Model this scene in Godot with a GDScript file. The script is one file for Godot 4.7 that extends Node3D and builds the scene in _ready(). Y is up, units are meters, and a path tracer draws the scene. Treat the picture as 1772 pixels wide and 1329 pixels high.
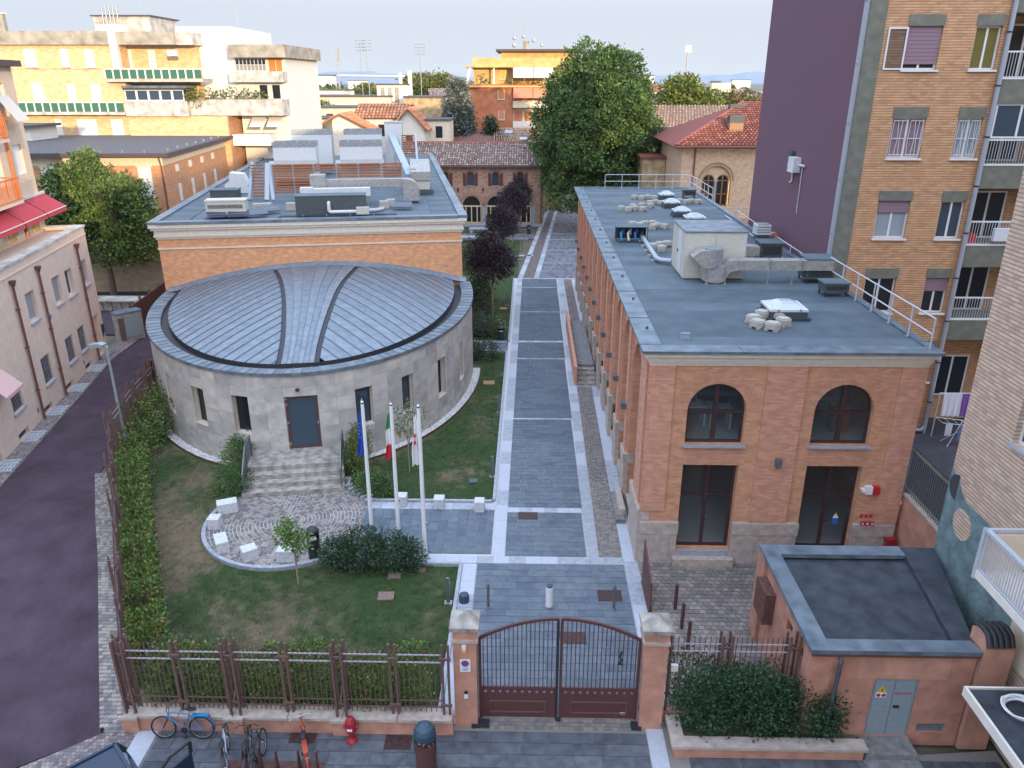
extends Node3D
# A small Italian town seen from a drone: stone rotunda, brick halls, gate and street. Metres, y up, -z runs along the paved lane.

class MB:
	var v := PackedVector3Array()
	var n := PackedVector3Array()
	var c := PackedColorArray()
	var col := Color(1, 1, 1)
	func tn(a: Vector3, b: Vector3, d: Vector3, na: Vector3, nb: Vector3, nd: Vector3) -> void:
		v.append(a); v.append(d); v.append(b)
		n.append(na); n.append(nd); n.append(nb)
		c.append(col); c.append(col); c.append(col)
	func tri(a: Vector3, b: Vector3, d: Vector3) -> void:
		var m := (b - a).cross(d - a).normalized()
		tn(a, b, d, m, m, m)
	func trin(a: Vector3, b: Vector3, d: Vector3, want: Vector3) -> void:
		if (b - a).cross(d - a).dot(want) < 0: tri(a, d, b)
		else: tri(a, b, d)
	func quad(a: Vector3, b: Vector3, d: Vector3, e: Vector3) -> void:
		tri(a, b, d); tri(a, d, e)
	func quadn(a: Vector3, b: Vector3, d: Vector3, e: Vector3, want: Vector3) -> void:
		trin(a, b, d, want); trin(a, d, e, want)
	func squad(a: Vector3, b: Vector3, d: Vector3, e: Vector3, na: Vector3, nb: Vector3, nd: Vector3, ne: Vector3) -> void:
		tn(a, b, d, na, nb, nd); tn(a, d, e, na, nd, ne)
	func obox(t: Transform3D, s: Vector3) -> void:
		var h := s / 2
		var p := []
		for i in 8: p.append(t * Vector3(h.x if i & 1 else -h.x, h.y if i & 2 else -h.y, h.z if i & 4 else -h.z))
		quad(p[4], p[5], p[7], p[6]); quad(p[1], p[0], p[2], p[3]); quad(p[5], p[1], p[3], p[7])
		quad(p[0], p[4], p[6], p[2]); quad(p[6], p[7], p[3], p[2]); quad(p[0], p[1], p[5], p[4])
	func box(x0: float, y0: float, z0: float, x1: float, y1: float, z1: float) -> void:
		obox(Transform3D(Basis(), Vector3(x0 + x1, y0 + y1, z0 + z1) / 2), Vector3(absf(x1 - x0), absf(y1 - y0), absf(z1 - z0)))
	func bar(a: Vector3, b: Vector3, w: float, h: float) -> void:
		var d := b - a
		var z := d.normalized()
		var up := Vector3.UP if absf(z.y) < 0.95 else Vector3.RIGHT
		var x := up.cross(z).normalized()
		obox(Transform3D(Basis(x, z.cross(x), z), (a + b) / 2), Vector3(w, h, d.length()))
	func tube(p: Array, r, k := 6, caps := true) -> void:
		var rings := []
		var px := Vector3.ZERO
		for i in p.size():
			var d: Vector3 = (p[mini(i + 1, p.size() - 1)] - p[maxi(i - 1, 0)]).normalized()
			if px == Vector3.ZERO: px = (Vector3.UP if absf(d.y) < 0.9 else Vector3.RIGHT).cross(d).normalized()
			px = (px - d * px.dot(d)).normalized()
			var py := d.cross(px)
			var rr: float = r[i] if r is Array else r
			var ring := []
			for j in k:
				var a := TAU * j / k
				var m := px * cos(a) + py * sin(a)
				ring.append([p[i] + m * rr, m])
			rings.append(ring)
		for i in p.size() - 1:
			for j in k:
				var a: Array = rings[i][j]; var b: Array = rings[i][(j + 1) % k]; var d: Array = rings[i + 1][(j + 1) % k]; var e: Array = rings[i + 1][j]
				squad(a[0], b[0], d[0], e[0], a[1], b[1], d[1], e[1])
		if caps:
			for j in range(1, k - 1):
				tri(rings[0][0][0], rings[0][j + 1][0], rings[0][j][0])
				var l: Array = rings[-1]
				tri(l[0][0], l[j][0], l[j + 1][0])
	func prism(poly: Array, y0: float, y1: float, bottom := false) -> void:
		var pp := PackedVector2Array(poly)
		var idx := Geometry2D.triangulate_polygon(pp)
		for i in range(0, idx.size(), 3):
			var a := pp[idx[i]]; var b := pp[idx[i + 1]]; var d := pp[idx[i + 2]]
			trin(Vector3(a.x, y1, a.y), Vector3(b.x, y1, b.y), Vector3(d.x, y1, d.y), Vector3.UP)
			if bottom: trin(Vector3(a.x, y0, a.y), Vector3(b.x, y0, b.y), Vector3(d.x, y0, d.y), Vector3.DOWN)
		if y1 == y0: return
		var area := 0.0
		for i in pp.size(): area += pp[i].cross(pp[(i + 1) % pp.size()])
		for i in pp.size():
			var a := pp[i]; var b := pp[(i + 1) % pp.size()]
			var o := Vector3(b.y - a.y, 0, a.x - b.x) * signf(area)
			quadn(Vector3(a.x, y0, a.y), Vector3(b.x, y0, b.y), Vector3(b.x, y1, b.y), Vector3(a.x, y1, a.y), o)
	func plate(t: Transform3D, poly: Array, depth: float) -> void:      # polygon in the local xy plane, thickened to -z
		var pp := PackedVector2Array(poly)
		var idx := Geometry2D.triangulate_polygon(pp)
		for i in range(0, idx.size(), 3):
			var a := pp[idx[i]]; var b := pp[idx[i + 1]]; var d := pp[idx[i + 2]]
			trin(t * Vector3(a.x, a.y, 0), t * Vector3(b.x, b.y, 0), t * Vector3(d.x, d.y, 0), t.basis.z)
			trin(t * Vector3(a.x, a.y, -depth), t * Vector3(b.x, b.y, -depth), t * Vector3(d.x, d.y, -depth), -t.basis.z)
		var area := 0.0
		for i in pp.size(): area += pp[i].cross(pp[(i + 1) % pp.size()])
		for i in pp.size():
			var a := pp[i]; var b := pp[(i + 1) % pp.size()]
			quadn(t * Vector3(a.x, a.y, 0), t * Vector3(b.x, b.y, 0), t * Vector3(b.x, b.y, -depth), t * Vector3(a.x, a.y, -depth), t.basis * (Vector3(b.y - a.y, a.x - b.x, 0) * signf(area)))
	func lathe(pr: Array, k := 12, o := Vector3.ZERO) -> void:
		for i in pr.size() - 1:
			var a: Vector2 = pr[i]; var b: Vector2 = pr[i + 1]
			var m := Vector2(b.y - a.y, a.x - b.x).normalized()
			for j in k:
				var t0 := TAU * j / k; var t1 := TAU * (j + 1) / k
				var d0 := Vector3(cos(t0), 0, -sin(t0)); var d1 := Vector3(cos(t1), 0, -sin(t1))
				var n0 := d0 * m.x + Vector3.UP * m.y; var n1 := d1 * m.x + Vector3.UP * m.y
				squad(o + d0 * a.x + Vector3.UP * a.y, o + d1 * a.x + Vector3.UP * a.y, o + d1 * b.x + Vector3.UP * b.y, o + d0 * b.x + Vector3.UP * b.y, n0, n1, n1, n0)
	func ell(o: Vector3, r: Vector3, k := 10, h := 6) -> void:
		for i in h:
			for j in k:
				var q := []
				for e in [[i, j], [i, j + 1], [i + 1, j + 1], [i + 1, j]]:
					var ph: float = PI * e[0] / h - PI / 2; var th: float = TAU * e[1] / k
					q.append(Vector3(cos(ph) * cos(th), sin(ph), -cos(ph) * sin(th)))
				squad(o + q[0] * r, o + q[1] * r, o + q[2] * r, o + q[3] * r, (q[0] / r).normalized(), (q[1] / r).normalized(), (q[2] / r).normalized(), (q[3] / r).normalized())
	# a wall face with openings; x right, y up, z out; hole = [x0, y0, x1, y1, arched]
	func wall(t: Transform3D, w: float, h: float, holes: Array, depth: float) -> void:
		var xs := [0.0, w]; var ys := [0.0, h]
		for o in holes:
			for e in [o[0], o[2]]: if not xs.has(e): xs.append(e)
			for e in [o[1], o[3]]: if not ys.has(e): ys.append(e)
		xs.sort(); ys.sort()
		for i in xs.size() - 1:
			for j in ys.size() - 1:
				var mx: float = (xs[i] + xs[i + 1]) / 2; var my: float = (ys[j] + ys[j + 1]) / 2
				var inside := false
				for o in holes: if mx > o[0] and mx < o[2] and my > o[1] and my < o[3]: inside = true
				if not inside: quad(t * Vector3(xs[i], ys[j], 0), t * Vector3(xs[i + 1], ys[j], 0), t * Vector3(xs[i + 1], ys[j + 1], 0), t * Vector3(xs[i], ys[j + 1], 0))
		for o in holes:
			var x0: float = o[0]; var y0: float = o[1]; var x1: float = o[2]; var y1: float = o[3]
			var path := [Vector2(x1, y0)]
			if o.size() > 4 and o[4]:
				var r := (x1 - x0) / 2; var cx := (x0 + x1) / 2
				for i in 17:
					var a := PI * i / 16
					path.append(Vector2(cx + r * cos(a), y1 - r + r * sin(a)))
				for i in 16:
					var p: Vector2 = path[i + 1]; var q: Vector2 = path[i + 2]
					var cn := Vector2(x1 if i < 8 else x0, y1)
					trin(t * Vector3(p.x, p.y, 0), t * Vector3(q.x, q.y, 0), t * Vector3(cn.x, cn.y, 0), t.basis.z)
			else:
				path.append(Vector2(x1, y1)); path.append(Vector2(x0, y1))
			path.append(Vector2(x0, y0))
			var mid := Vector3((x0 + x1) / 2, (y0 + y1) / 2, 0)
			for i in path.size():
				var p: Vector2 = path[i]; var q: Vector2 = path[(i + 1) % path.size()]
				if p.distance_to(q) < 0.001: continue
				var pm := t * Vector3((p.x + q.x) / 2, (p.y + q.y) / 2, 0)
				quadn(t * Vector3(p.x, p.y, 0), t * Vector3(q.x, q.y, 0), t * Vector3(q.x, q.y, -depth), t * Vector3(p.x, p.y, -depth), t * mid - pm)
	func mesh() -> ArrayMesh:
		var a := []
		a.resize(Mesh.ARRAY_MAX)
		a[Mesh.ARRAY_VERTEX] = v; a[Mesh.ARRAY_NORMAL] = n; a[Mesh.ARRAY_COLOR] = c
		var m := ArrayMesh.new()
		m.add_surface_from_arrays(Mesh.PRIMITIVE_TRIANGLES, a)
		return m

var M := {}
var T := {}
var R := RandomNumberGenerator.new()
var taken := {}
var unit: BoxMesh
var cache := {}
const FZ := Basis(Vector3(1, 0, 0), Vector3(0, 1, 0), Vector3(0, 0, 1))      # faces of walls turned to +z, -x, +x
const FW := Basis(Vector3(0, 0, 1), Vector3(0, 1, 0), Vector3(-1, 0, 0))
const FE := Basis(Vector3(0, 0, -1), Vector3(0, 1, 0), Vector3(1, 0, 0))

func V(x, y, z) -> Vector3: return Vector3(x, y, z)
func P2(x, y) -> Vector2: return Vector2(x, y)
func numbered(called: String) -> String:
	var k: int = taken.get(called, 0)
	taken[called] = k + 1
	return called if k == 0 else "%s_%03d" % [called, k]
func mi(called: String, shape, m, parent: Node = self) -> MeshInstance3D:
	var o := MeshInstance3D.new()
	o.name = numbered(called) if parent == self else called
	o.mesh = shape.mesh() if shape is MB else shape
	o.material_override = M[m] if m is String else m
	parent.add_child(o, true)
	return o
func bx(called: String, m, parent: Node, x0: float, y0: float, z0: float, x1: float, y1: float, z1: float, turn := 0.0) -> MeshInstance3D:
	var o := mi(called, unit, m, parent)
	o.transform = Transform3D(Basis(Vector3.UP, turn) * Basis.from_scale(V(absf(x1 - x0), absf(y1 - y0), absf(z1 - z0))), V(x0 + x1, y0 + y1, z0 + z1) / 2)
	return o
func tag(o: Node, label: String, category: String, group := "") -> Node:
	o.set_meta("label", label); o.set_meta("category", category)
	if group: o.set_meta("group", group)
	return o
func thing(called: String, label: String, category: String, at := Vector3.ZERO, turn := 0.0, group := "") -> Node3D:
	var o := Node3D.new()
	o.name = numbered(called); add_child(o)
	o.position = at; o.rotation.y = turn
	tag(o, label, category, group)
	return o
func dup(o: Node, label: String, at: Vector3, turn := 0.0, sc := 1.0) -> Node3D:
	var r: Node3D = o.duplicate()
	r.name = numbered(String(o.name).trim_suffix("_" + String(o.name).right(3)) if String(o.name).right(4).begins_with("_0") else String(o.name))
	add_child(r)
	r.position = at; r.rotation.y = turn; r.scale = Vector3.ONE * sc
	r.set_meta("label", label)
	return r
func structure(o: Node) -> Node:
	o.set_meta("kind", "structure"); return o
func holder(called: String) -> Node3D:
	var o := Node3D.new()
	o.name = numbered(called); add_child(o); structure(o)
	return o
func stuff(o: Node) -> Node:
	o.set_meta("kind", "stuff"); return o
func shared(key: String, make: Callable) -> Mesh:
	if not cache.has(key): cache[key] = (make.call() as MB).mesh()
	return cache[key]

# ---------- textures and materials ----------
func tex_noise(key: String, size: int, freq: float, oct: int, lo: float, hi: float, power := 1.0, type := FastNoiseLite.TYPE_SIMPLEX_SMOOTH) -> void:
	var f := FastNoiseLite.new()
	f.noise_type = type; f.frequency = freq; f.fractal_octaves = oct; f.seed = key.hash() % 1000
	var src := f.get_seamless_image(size, size)
	src.convert(Image.FORMAT_L8)
	var d := src.get_data()
	var lut := PackedByteArray()
	for i in 256: lut.append(int(clampf(lo + (hi - lo) * pow(i / 255.0, power), 0, 1) * 255))
	for i in d.size(): d[i] = lut[d[i]]
	T[key] = ImageTexture.create_from_image(Image.create_from_data(size, size, false, Image.FORMAT_L8, d))
func tex_normal(key: String, size: int, freq: float, oct: int, strength: float) -> void:
	var f := FastNoiseLite.new()
	f.frequency = freq; f.fractal_octaves = oct; f.seed = 5
	var i := f.get_seamless_image(size, size)
	i.convert(Image.FORMAT_RGBA8)
	i.bump_map_to_normal_map(strength)
	T[key] = ImageTexture.create_from_image(i)
# running-bond brickwork: nb bricks a row, nr rows, colours picked from cols, mortar between; bump goes to key + "_n"
func tex_brick(key: String, size: int, nb: int, nr: int, cols: Array, mortar: Color, joint: float, blotch: Array = [], bump := 3.0, upright := true) -> void:
	var im := Image.create(size, size, false, Image.FORMAT_RGB8)
	var hm := Image.create(size, size, false, Image.FORMAT_RGBA8)
	var g := RandomNumberGenerator.new(); g.seed = key.hash()
	var f := FastNoiseLite.new(); f.frequency = 0.012; f.seed = 9; f.fractal_octaves = 3
	var patch := f.get_seamless_image(size, size)
	var bw := float(size) / nb; var bh := float(size) / nr
	var pick := []
	for r in nr:
		var row := []
		for b in nb: row.append([cols[g.randi() % cols.size()], g.randf_range(0.93, 1.05), g.randf_range(0.7, 1.0)])
		pick.append(row)
	for y in size:
		var r := int(y / bh); var fy := y / bh - r
		for x in size:
			var xx := x / bw + (0.5 if r % 2 else 0.0)
			var b := int(xx) % nb; var fx := xx - int(xx)
			var e: Array = pick[r][b]
			var edge: bool = fy * bh < joint or (upright and fx * bw < joint)
			var k: Color = mortar if edge else Color(e[0].r * e[1], e[0].g * e[1], e[0].b * e[1])
			var p := patch.get_pixel(x, y).r
			if blotch.size() and not edge: k = k.lerp(blotch[0], clampf((p - 0.45) * 4.0, 0, 1) * 0.7)
			else: k = k * (0.95 + 0.1 * p)
			var gr := g.randf_range(0.95, 1.05)
			im.set_pixel(x, y, Color(clampf(k.r * gr, 0, 1), clampf(k.g * gr, 0, 1), clampf(k.b * gr, 0, 1)))
			var hh: float = 0.2 if edge else e[2]
			hm.set_pixel(x, y, Color(hh, hh, hh))
	hm.bump_map_to_normal_map(bump)
	T[key] = ImageTexture.create_from_image(im)
	T[key + "_n"] = ImageTexture.create_from_image(hm)
# m("name", sRGB colour, roughness, texture, metres a repeat, local?)
func m(key: String, hex: String, rough := 0.85, tex := "", size := 2.0, local := false, metal := 0.0, nrm := "", nscale := 1.0) -> StandardMaterial3D:
	var s := StandardMaterial3D.new()
	s.albedo_color = Color(hex); s.roughness = rough; s.metallic = metal
	if tex != "":
		s.albedo_texture = T[tex]
		s.uv1_triplanar = true; s.uv1_world_triplanar = not local
		s.uv1_scale = Vector3.ONE / size
		s.uv1_triplanar_sharpness = 8.0
	if nrm != "":
		s.normal_enabled = true; s.normal_texture = T[nrm]; s.normal_scale = nscale
		if tex == "":
			s.uv1_triplanar = true; s.uv1_world_triplanar = not local; s.uv1_scale = Vector3.ONE / size
	M[key] = s
	return s
func leafmat(key: String, rough := 0.6) -> void:
	var s := StandardMaterial3D.new()
	s.vertex_color_use_as_albedo = true; s.roughness = rough
	s.backlight_enabled = true; s.backlight = Color(0.35, 0.4, 0.2)
	s.cull_mode = BaseMaterial3D.CULL_DISABLED
	M[key] = s
func glass(key: String, hex: String, a: float) -> void:
	var s := StandardMaterial3D.new()
	var k := Color(hex); k.a = a
	s.albedo_color = k; s.roughness = 0.03; s.metallic_specular = 0.6
	if a < 1.0: s.transparency = BaseMaterial3D.TRANSPARENCY_ALPHA
	M[key] = s
func make_materials() -> void:
	unit = BoxMesh.new(); unit.size = Vector3.ONE
	tex_noise("grain", 256, 0.12, 4, 0.84, 1.0)
	tex_noise("blotch", 256, 0.018, 5, 0.82, 1.0)
	tex_noise("soft", 256, 0.03, 3, 0.93, 1.0)
	tex_noise("speck", 256, 0.35, 2, 0.78, 1.0)
	tex_noise("stain", 512, 0.012, 6, 0.66, 1.0, 0.7)
	tex_noise("weather", 512, 0.01, 6, 0.55, 1.0, 0.7)
	tex_normal("bump", 256, 0.09, 5, 2.0)
	tex_normal("ripple", 256, 0.02, 3, 6.0)
	var w := Color(1, 1, 1)
	tex_brick("brick", 512, 10, 40, [Color(0.95, 0.93, 0.92), Color(0.93, 0.9, 0.88), Color(0.98, 0.95, 0.92), Color(0.94, 0.91, 0.88)], Color(0.9, 0.88, 0.87), 2.0, [], 1.0)
	tex_brick("tilebrick", 512, 8, 24, [Color(0.96, 0.94, 0.91), Color(0.93, 0.9, 0.87), Color(0.99, 0.96, 0.92)], Color(0.76, 0.7, 0.66), 6.0, [], 2.0, false)
	tex_brick("oldbrick", 512, 12, 40, [Color(0.76, 0.58, 0.5), Color(0.7, 0.54, 0.48), Color(0.8, 0.67, 0.6), Color(0.82, 0.72, 0.66)], Color(0.74, 0.68, 0.62), 2.0, [Color(0.76, 0.71, 0.69)], 3.0)
	tex_brick("sett", 512, 20, 20, [Color(0.75, 0.74, 0.76), Color(0.62, 0.6, 0.6), Color(0.85, 0.8, 0.76), Color(0.68, 0.66, 0.7)], Color(0.5, 0.48, 0.48), 3.0, [], 4.0)
	tex_brick("cobweave", 512, 24, 12, [Color(0.9, 0.9, 0.92), Color(0.8, 0.78, 0.78), Color(1, 0.96, 0.92)], Color(0.66, 0.66, 0.68), 2.0, [], 3.0)
	# ground
	m("earth", "6f6a58", 1.0, "blotch", 9.0, false, 0.0, "bump", 0.6)
	m("asphalt_red", "4c3b49", 0.9, "stain", 11.0, false, 0.0, "bump", 0.5)
	m("asphalt_dark", "44454d", 0.9, "blotch", 5.0, false, 0.0, "bump", 0.5)
	m("mortar", "cfcfd0", 0.95, "grain", 1.0)
	m("mortar_dark", "8d8a86", 0.95, "grain", 1.0)
	for i in 4:
		m("slab%d" % i, ["66737f", "6d7984", "5f6c79", "697580"][i], 0.75, "blotch", 1.7 + 0.3 * i, false, 0.0, "bump", 0.3)
		m("fslab%d" % i, ["626770", "5b606a", "6a6f76", "5f656e"][i], 0.7, "stain", 2.3 + 0.4 * i, false, 0.0, "bump", 0.3)
		m("sett%d" % i, ["8f8b88", "a49c94", "7c7a7c", "b0a69c"][i], 0.85, "grain", 0.6)
		m("csett%d" % i, ["8d8680", "7b7672", "9a9088", "847c78"][i], 0.85, "grain", 0.6)
		m("lime%d" % i, ["c6c1bc", "beb9b5", "ccc6bf", "b9b4b1"][i], 0.8, "blotch", 2.6 + 0.5 * i, false, 0.0, "bump", 0.12)
	m("sett_t", "b0aaa8", 0.9, "sett", 2.0, false, 0.0, "sett_n", 0.7)
	m("white_stone", "aab0ba", 0.7, "blotch", 1.5, false, 0.0, "bump", 0.25)
	m("white_strip", "b4bac4", 0.7, "soft", 1.5)
	m("pebble", "d3d0cc", 0.8, "speck", 0.4)
	m("rust_edge", "6b4438", 0.8, "grain", 0.5)
	m("step_stone", "b5aea6", 0.85, "weather", 2.2, false, 0.0, "bump", 0.5)
	m("grey_step", "8d8c8c", 0.85, "stain", 2.0, false, 0.0, "bump", 0.4)
	m("manhole", "5d4746", 0.6, "stain", 0.8, false, 0.5, "bump", 0.6)
	m("pinkslab", "93796f", 0.9, "stain", 0.7)
	# walls
	m("brick_hall", "cf9f82", 0.9, "brick", 2.6, false, 0.0, "brick_n", 0.35)
	m("brick_hall_l", "dfa880", 0.9, "brick", 2.6, true, 0.0, "brick_n", 0.35)
	m("brick_pilaster", "d09e88", 0.9, "brick", 2.6, false, 0.0, "brick_n", 0.3)
	m("brick_tower", "cda684", 0.9, "tilebrick", 2.4, false, 0.0, "tilebrick_n", 0.8)
	m("brick_teal", "d3bfb0", 0.9, "tilebrick", 2.4, false, 0.0, "tilebrick_n", 0.8)
	m("brick_far", "e6c89c", 0.9, "brick", 4.0, false, 0.0, "brick_n", 0.3)
	m("brick_low", "cfa07c", 0.9, "brick", 3.2, false, 0.0, "brick_n", 0.3)
	m("brick_old", "e0d4cc", 0.95, "oldbrick", 3.2, false, 0.0, "oldbrick_n", 0.6)
	m("brick_villa", "cdb49c", 0.95, "brick", 3.0, false, 0.0, "brick_n", 0.6)
	m("cornice", "d9d0c2", 0.8, "soft", 2.0)
	m("cornice_dark", "b3a899", 0.8, "soft", 2.0)
	m("plinth", "c0b2a8", 0.85, "blotch", 1.6, false, 0.0, "bump", 0.3)
	m("purple", "7a5a6b", 0.95, "speck", 0.9, false, 0.0, "bump", 0.5)
	m("greygreen", "7c7d72", 0.9, "blotch", 3.0)
	m("teal", "7c9599", 0.9, "stain", 4.0, false, 0.0, "bump", 0.4)
	m("house", "d9c2b2", 0.92, "soft", 4.0, true, 0.0, "bump", 0.15)
	m("house_up", "dcc4ac", 0.92, "soft", 4.0, true)
	m("render_pink", "c99580", 0.93, "blotch", 3.0, false, 0.0, "bump", 0.25)
	m("render_hut", "c08a76", 0.93, "blotch", 3.0, false, 0.0, "bump", 0.3)
	m("cream", "e2d5bd", 0.9, "soft", 4.0)
	m("white_wall", "e6e1d8", 0.9, "soft", 4.0)
	m("concrete", "b4ad9f", 0.9, "stain", 9.0, false, 0.0, "bump", 0.4)
	m("concrete_pale", "d3cdc4", 0.9, "stain", 6.0)
	m("red_wall", "c87f5c", 0.92, "blotch", 6.0)
	m("yellow_wall", "dcb87a", 0.92, "blotch", 6.0)
	m("tan_wall", "c8b08a", 0.92, "stain", 6.0)
	m("stone_beige", "a89a86", 0.9, "brick", 4.0)
	# roofs
	m("membrane", "5a6a74", 0.7, "blotch", 7.0, false, 0.0, "bump", 0.3)
	m("membrane2", "4f5e69", 0.7, "blotch", 6.0, false, 0.0, "bump", 0.3)
	m("membrane_low", "434a54", 0.75, "weather", 3.6, false, 0.0, "bump", 0.4)
	m("zinc", "7e8b98", 0.42, "blotch", 2.4, false, 0.35, "ripple", 0.08)
	m("zinc2", "86929d", 0.42, "blotch", 3.1, false, 0.35, "ripple", 0.08)
	m("zinc_cope", "7b8b98", 0.45, "stain", 4.5, false, 0.3, "ripple", 0.1)
	m("lead", "3a3d42", 0.6, "grain", 1.0, false, 0.2)
	m("tile_old", "9c7b6a", 0.9, "blotch", 0.9)
	m("tile_old2", "b39384", 0.9, "blotch", 0.9)
	m("tile_old3", "7f6258", 0.9, "blotch", 0.9)
	m("tile_red", "9a5547", 0.85, "blotch", 1.1)
	m("tile_red2", "8a4a40", 0.85, "blotch", 1.1)
	m("tile_orange", "a8623f", 0.85, "blotch", 1.1)
	m("tile_tan", "b08a6c", 0.9, "speck", 1.2)
	m("grey_flat", "5d5c60", 0.8, "blotch", 5.0)
	m("fascia_dark", "4f4245", 0.7)
	# metal, timber, small things
	m("galv", "a9b0b6", 0.4, "blotch", 0.9, false, 0.5)
	m("duct", "b4b2ae", 0.45, "blotch", 1.2, false, 0.35)
	m("unit_white", "cfd2d4", 0.6, "soft", 1.5)
	m("unit_cream", "c4c1b6", 0.6, "soft", 1.5)
	m("unit_dark", "4d5558", 0.6, "blotch", 1.2)
	m("black_metal", "2b2d30", 0.55)
	m("louvre", "a5653c", 0.7, "blotch", 0.7)
	m("steel_blue", "a8b4bf", 0.45, "soft", 1.0, false, 0.3)
	m("panel_pv", "343c50", 0.2)
	m("concrete_block", "b7b3ab", 0.9, "grain", 0.4, false, 0.0, "bump", 0.5)
	m("rail_white", "c6ccd6", 0.5, "soft", 1.0, false, 0.2)
	m("corten", "6e4b45", 0.75, "stain", 1.3)
	m("gate_brown", "5b3a3a", 0.55, "soft", 1.0)
	m("fence_brown", "705650", 0.65, "blotch", 0.8)
	m("frame_dark", "3d2a2c", 0.5)
	m("frame_white", "d8d9dc", 0.5)
	m("frame_cream", "d6c8a0", 0.6)
	m("wood_brown", "8a5f34", 0.6)
	m("shutter_white", "e4e2dd", 0.7)
	m("shutter_mauve", "8a7280", 0.7)
	m("shutter_brown", "5a3232", 0.7)
	m("shutter_orange", "c07a3a", 0.7)
	m("curtain_green", "6b6530", 0.9)
	m("curtain", "8e98a0", 0.9)
	m("pipe_brown", "6b4640", 0.5)
	m("pipe_grey", "9aa0aa", 0.5)
	m("balc_orange", "c0713c", 0.6)
	m("awning_red", "b03a48", 0.85, "soft", 0.8)
	m("awning_white", "cfcac2", 0.85, "soft", 0.8)
	m("awning_pink", "cfaaa8", 0.85, "soft", 0.8)
	m("seat_white", "d4d5d8", 0.75, "blotch", 0.7)
	m("awning_peach", "d0876a", 0.85, "soft", 0.8)
	m("green_glass", "3f6b58", 0.25)
	m("dark_glass", "23282e", 0.06)
	m("blue_glass", "3a4a58", 0.06)
	m("blind", "8a8f92", 0.7)
	m("interior", "d5d6d2", 0.9)
	m("interior_floor", "b4bab8", 0.7)
	m("desk", "d9dcd8", 0.6)
	m("white_paint", "dcdde0", 0.5)
	m("chrome", "c8c8cc", 0.2, "", 1.0, false, 1.0)
	m("red_paint", "b02a30", 0.45)
	m("hydrant", "a82a34", 0.45, "blotch", 0.4)
	m("blue_paint", "2f7fb0", 0.4)
	m("orange_paint", "a8442c", 0.5)
	m("tyre", "26262a", 0.8)
	m("saddle", "1d1d22", 0.6)
	m("bin_dark", "2c3036", 0.5, "soft", 0.6)
	m("bin_blue", "2f4456", 0.5)
	m("car_blue", "1f2f45", 0.25)
	m("light_face", "d8d8d0", 0.4)
	m("post_grey", "6b7076", 0.5, "", 1.0, false, 0.4)
	m("lamp_post", "96a3ac", 0.45, "soft", 1.0, false, 0.3)
	m("door_grey", "8b98a0", 0.55, "soft", 1.2)
	m("flag_blue", "1f55b0", 0.8)
	m("flag_green", "2f8a52", 0.8)
	m("flag_white", "dcdce0", 0.8)
	m("flag_red", "c8303c", 0.8)
	m("yellow", "d8b030", 0.6)
	m("sign_blue", "2f62b0", 0.5)
	m("cloth_white", "cfcfd8", 0.9)
	m("cloth_purple", "7a4a98", 0.9)
	m("cloth_red", "b8323c", 0.9)
	m("cloth_blue", "6878a8", 0.9)
	m("bark", "6f6156", 0.95, "grain", 0.4)
	m("bark_pale", "a08a78", 0.95, "grain", 0.4)
	m("copper", "b07a5c", 0.5)
	m("terracotta", "b0603c", 0.85)
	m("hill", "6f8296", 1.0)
	m("tree_core", "2c3a20", 1.0)
	leafmat("leaf"); leafmat("leaf_dull", 0.8)
	glass("pane", "3d474d", 0.2)
	glass("skylight", "c8d4dc", 0.55)
const SUN_YAW := 25.0
const SUN_HIGH := 8.0
# hazy evening sky: pale and dim in the ground haze, brighter and bluer above it, with a broad glow round the low sun
func clear_sky(yaw: float, high: float) -> Image:
	var w := 512; var h := 256
	var im := Image.create(w, h, false, Image.FORMAT_RGBF)
	var s := Vector3(0, sin(deg_to_rad(high)), cos(deg_to_rad(high))).rotated(Vector3.UP, deg_to_rad(yaw))
	for j in h:
		var th := (j + 0.5) / h * PI
		var el := maxf(90.0 - rad_to_deg(th), 0.0)
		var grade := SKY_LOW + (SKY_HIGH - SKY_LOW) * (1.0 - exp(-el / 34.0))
		for i in w:
			var az := (i + 0.5) / w * TAU
			var d := Vector3(sin(az) * sin(th), cos(th), -cos(az) * sin(th))
			var g := maxf(acos(clampf(d.dot(s), -1, 1)), 0.12)
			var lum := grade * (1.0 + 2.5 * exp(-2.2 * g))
			var k := Color(0.9, 0.97, 1.04).lerp(Color(0.74, 0.92, 1.28), 1.0 - exp(-el / 25.0)).lerp(Color(1.05, 0.97, 0.9), exp(-1.8 * g))
			if d.y < 0: lum = 0.35; k = Color(1, 1, 1)
			im.set_pixel(i, j, Color(k.r * lum, k.g * lum, k.b * lum))
	return im
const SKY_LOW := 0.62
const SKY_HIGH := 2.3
const HALL := Vector3(-11.9, 0, -42.3)      # middle of the west hall's front wall
const HALL_TURN := 9.5
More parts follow.
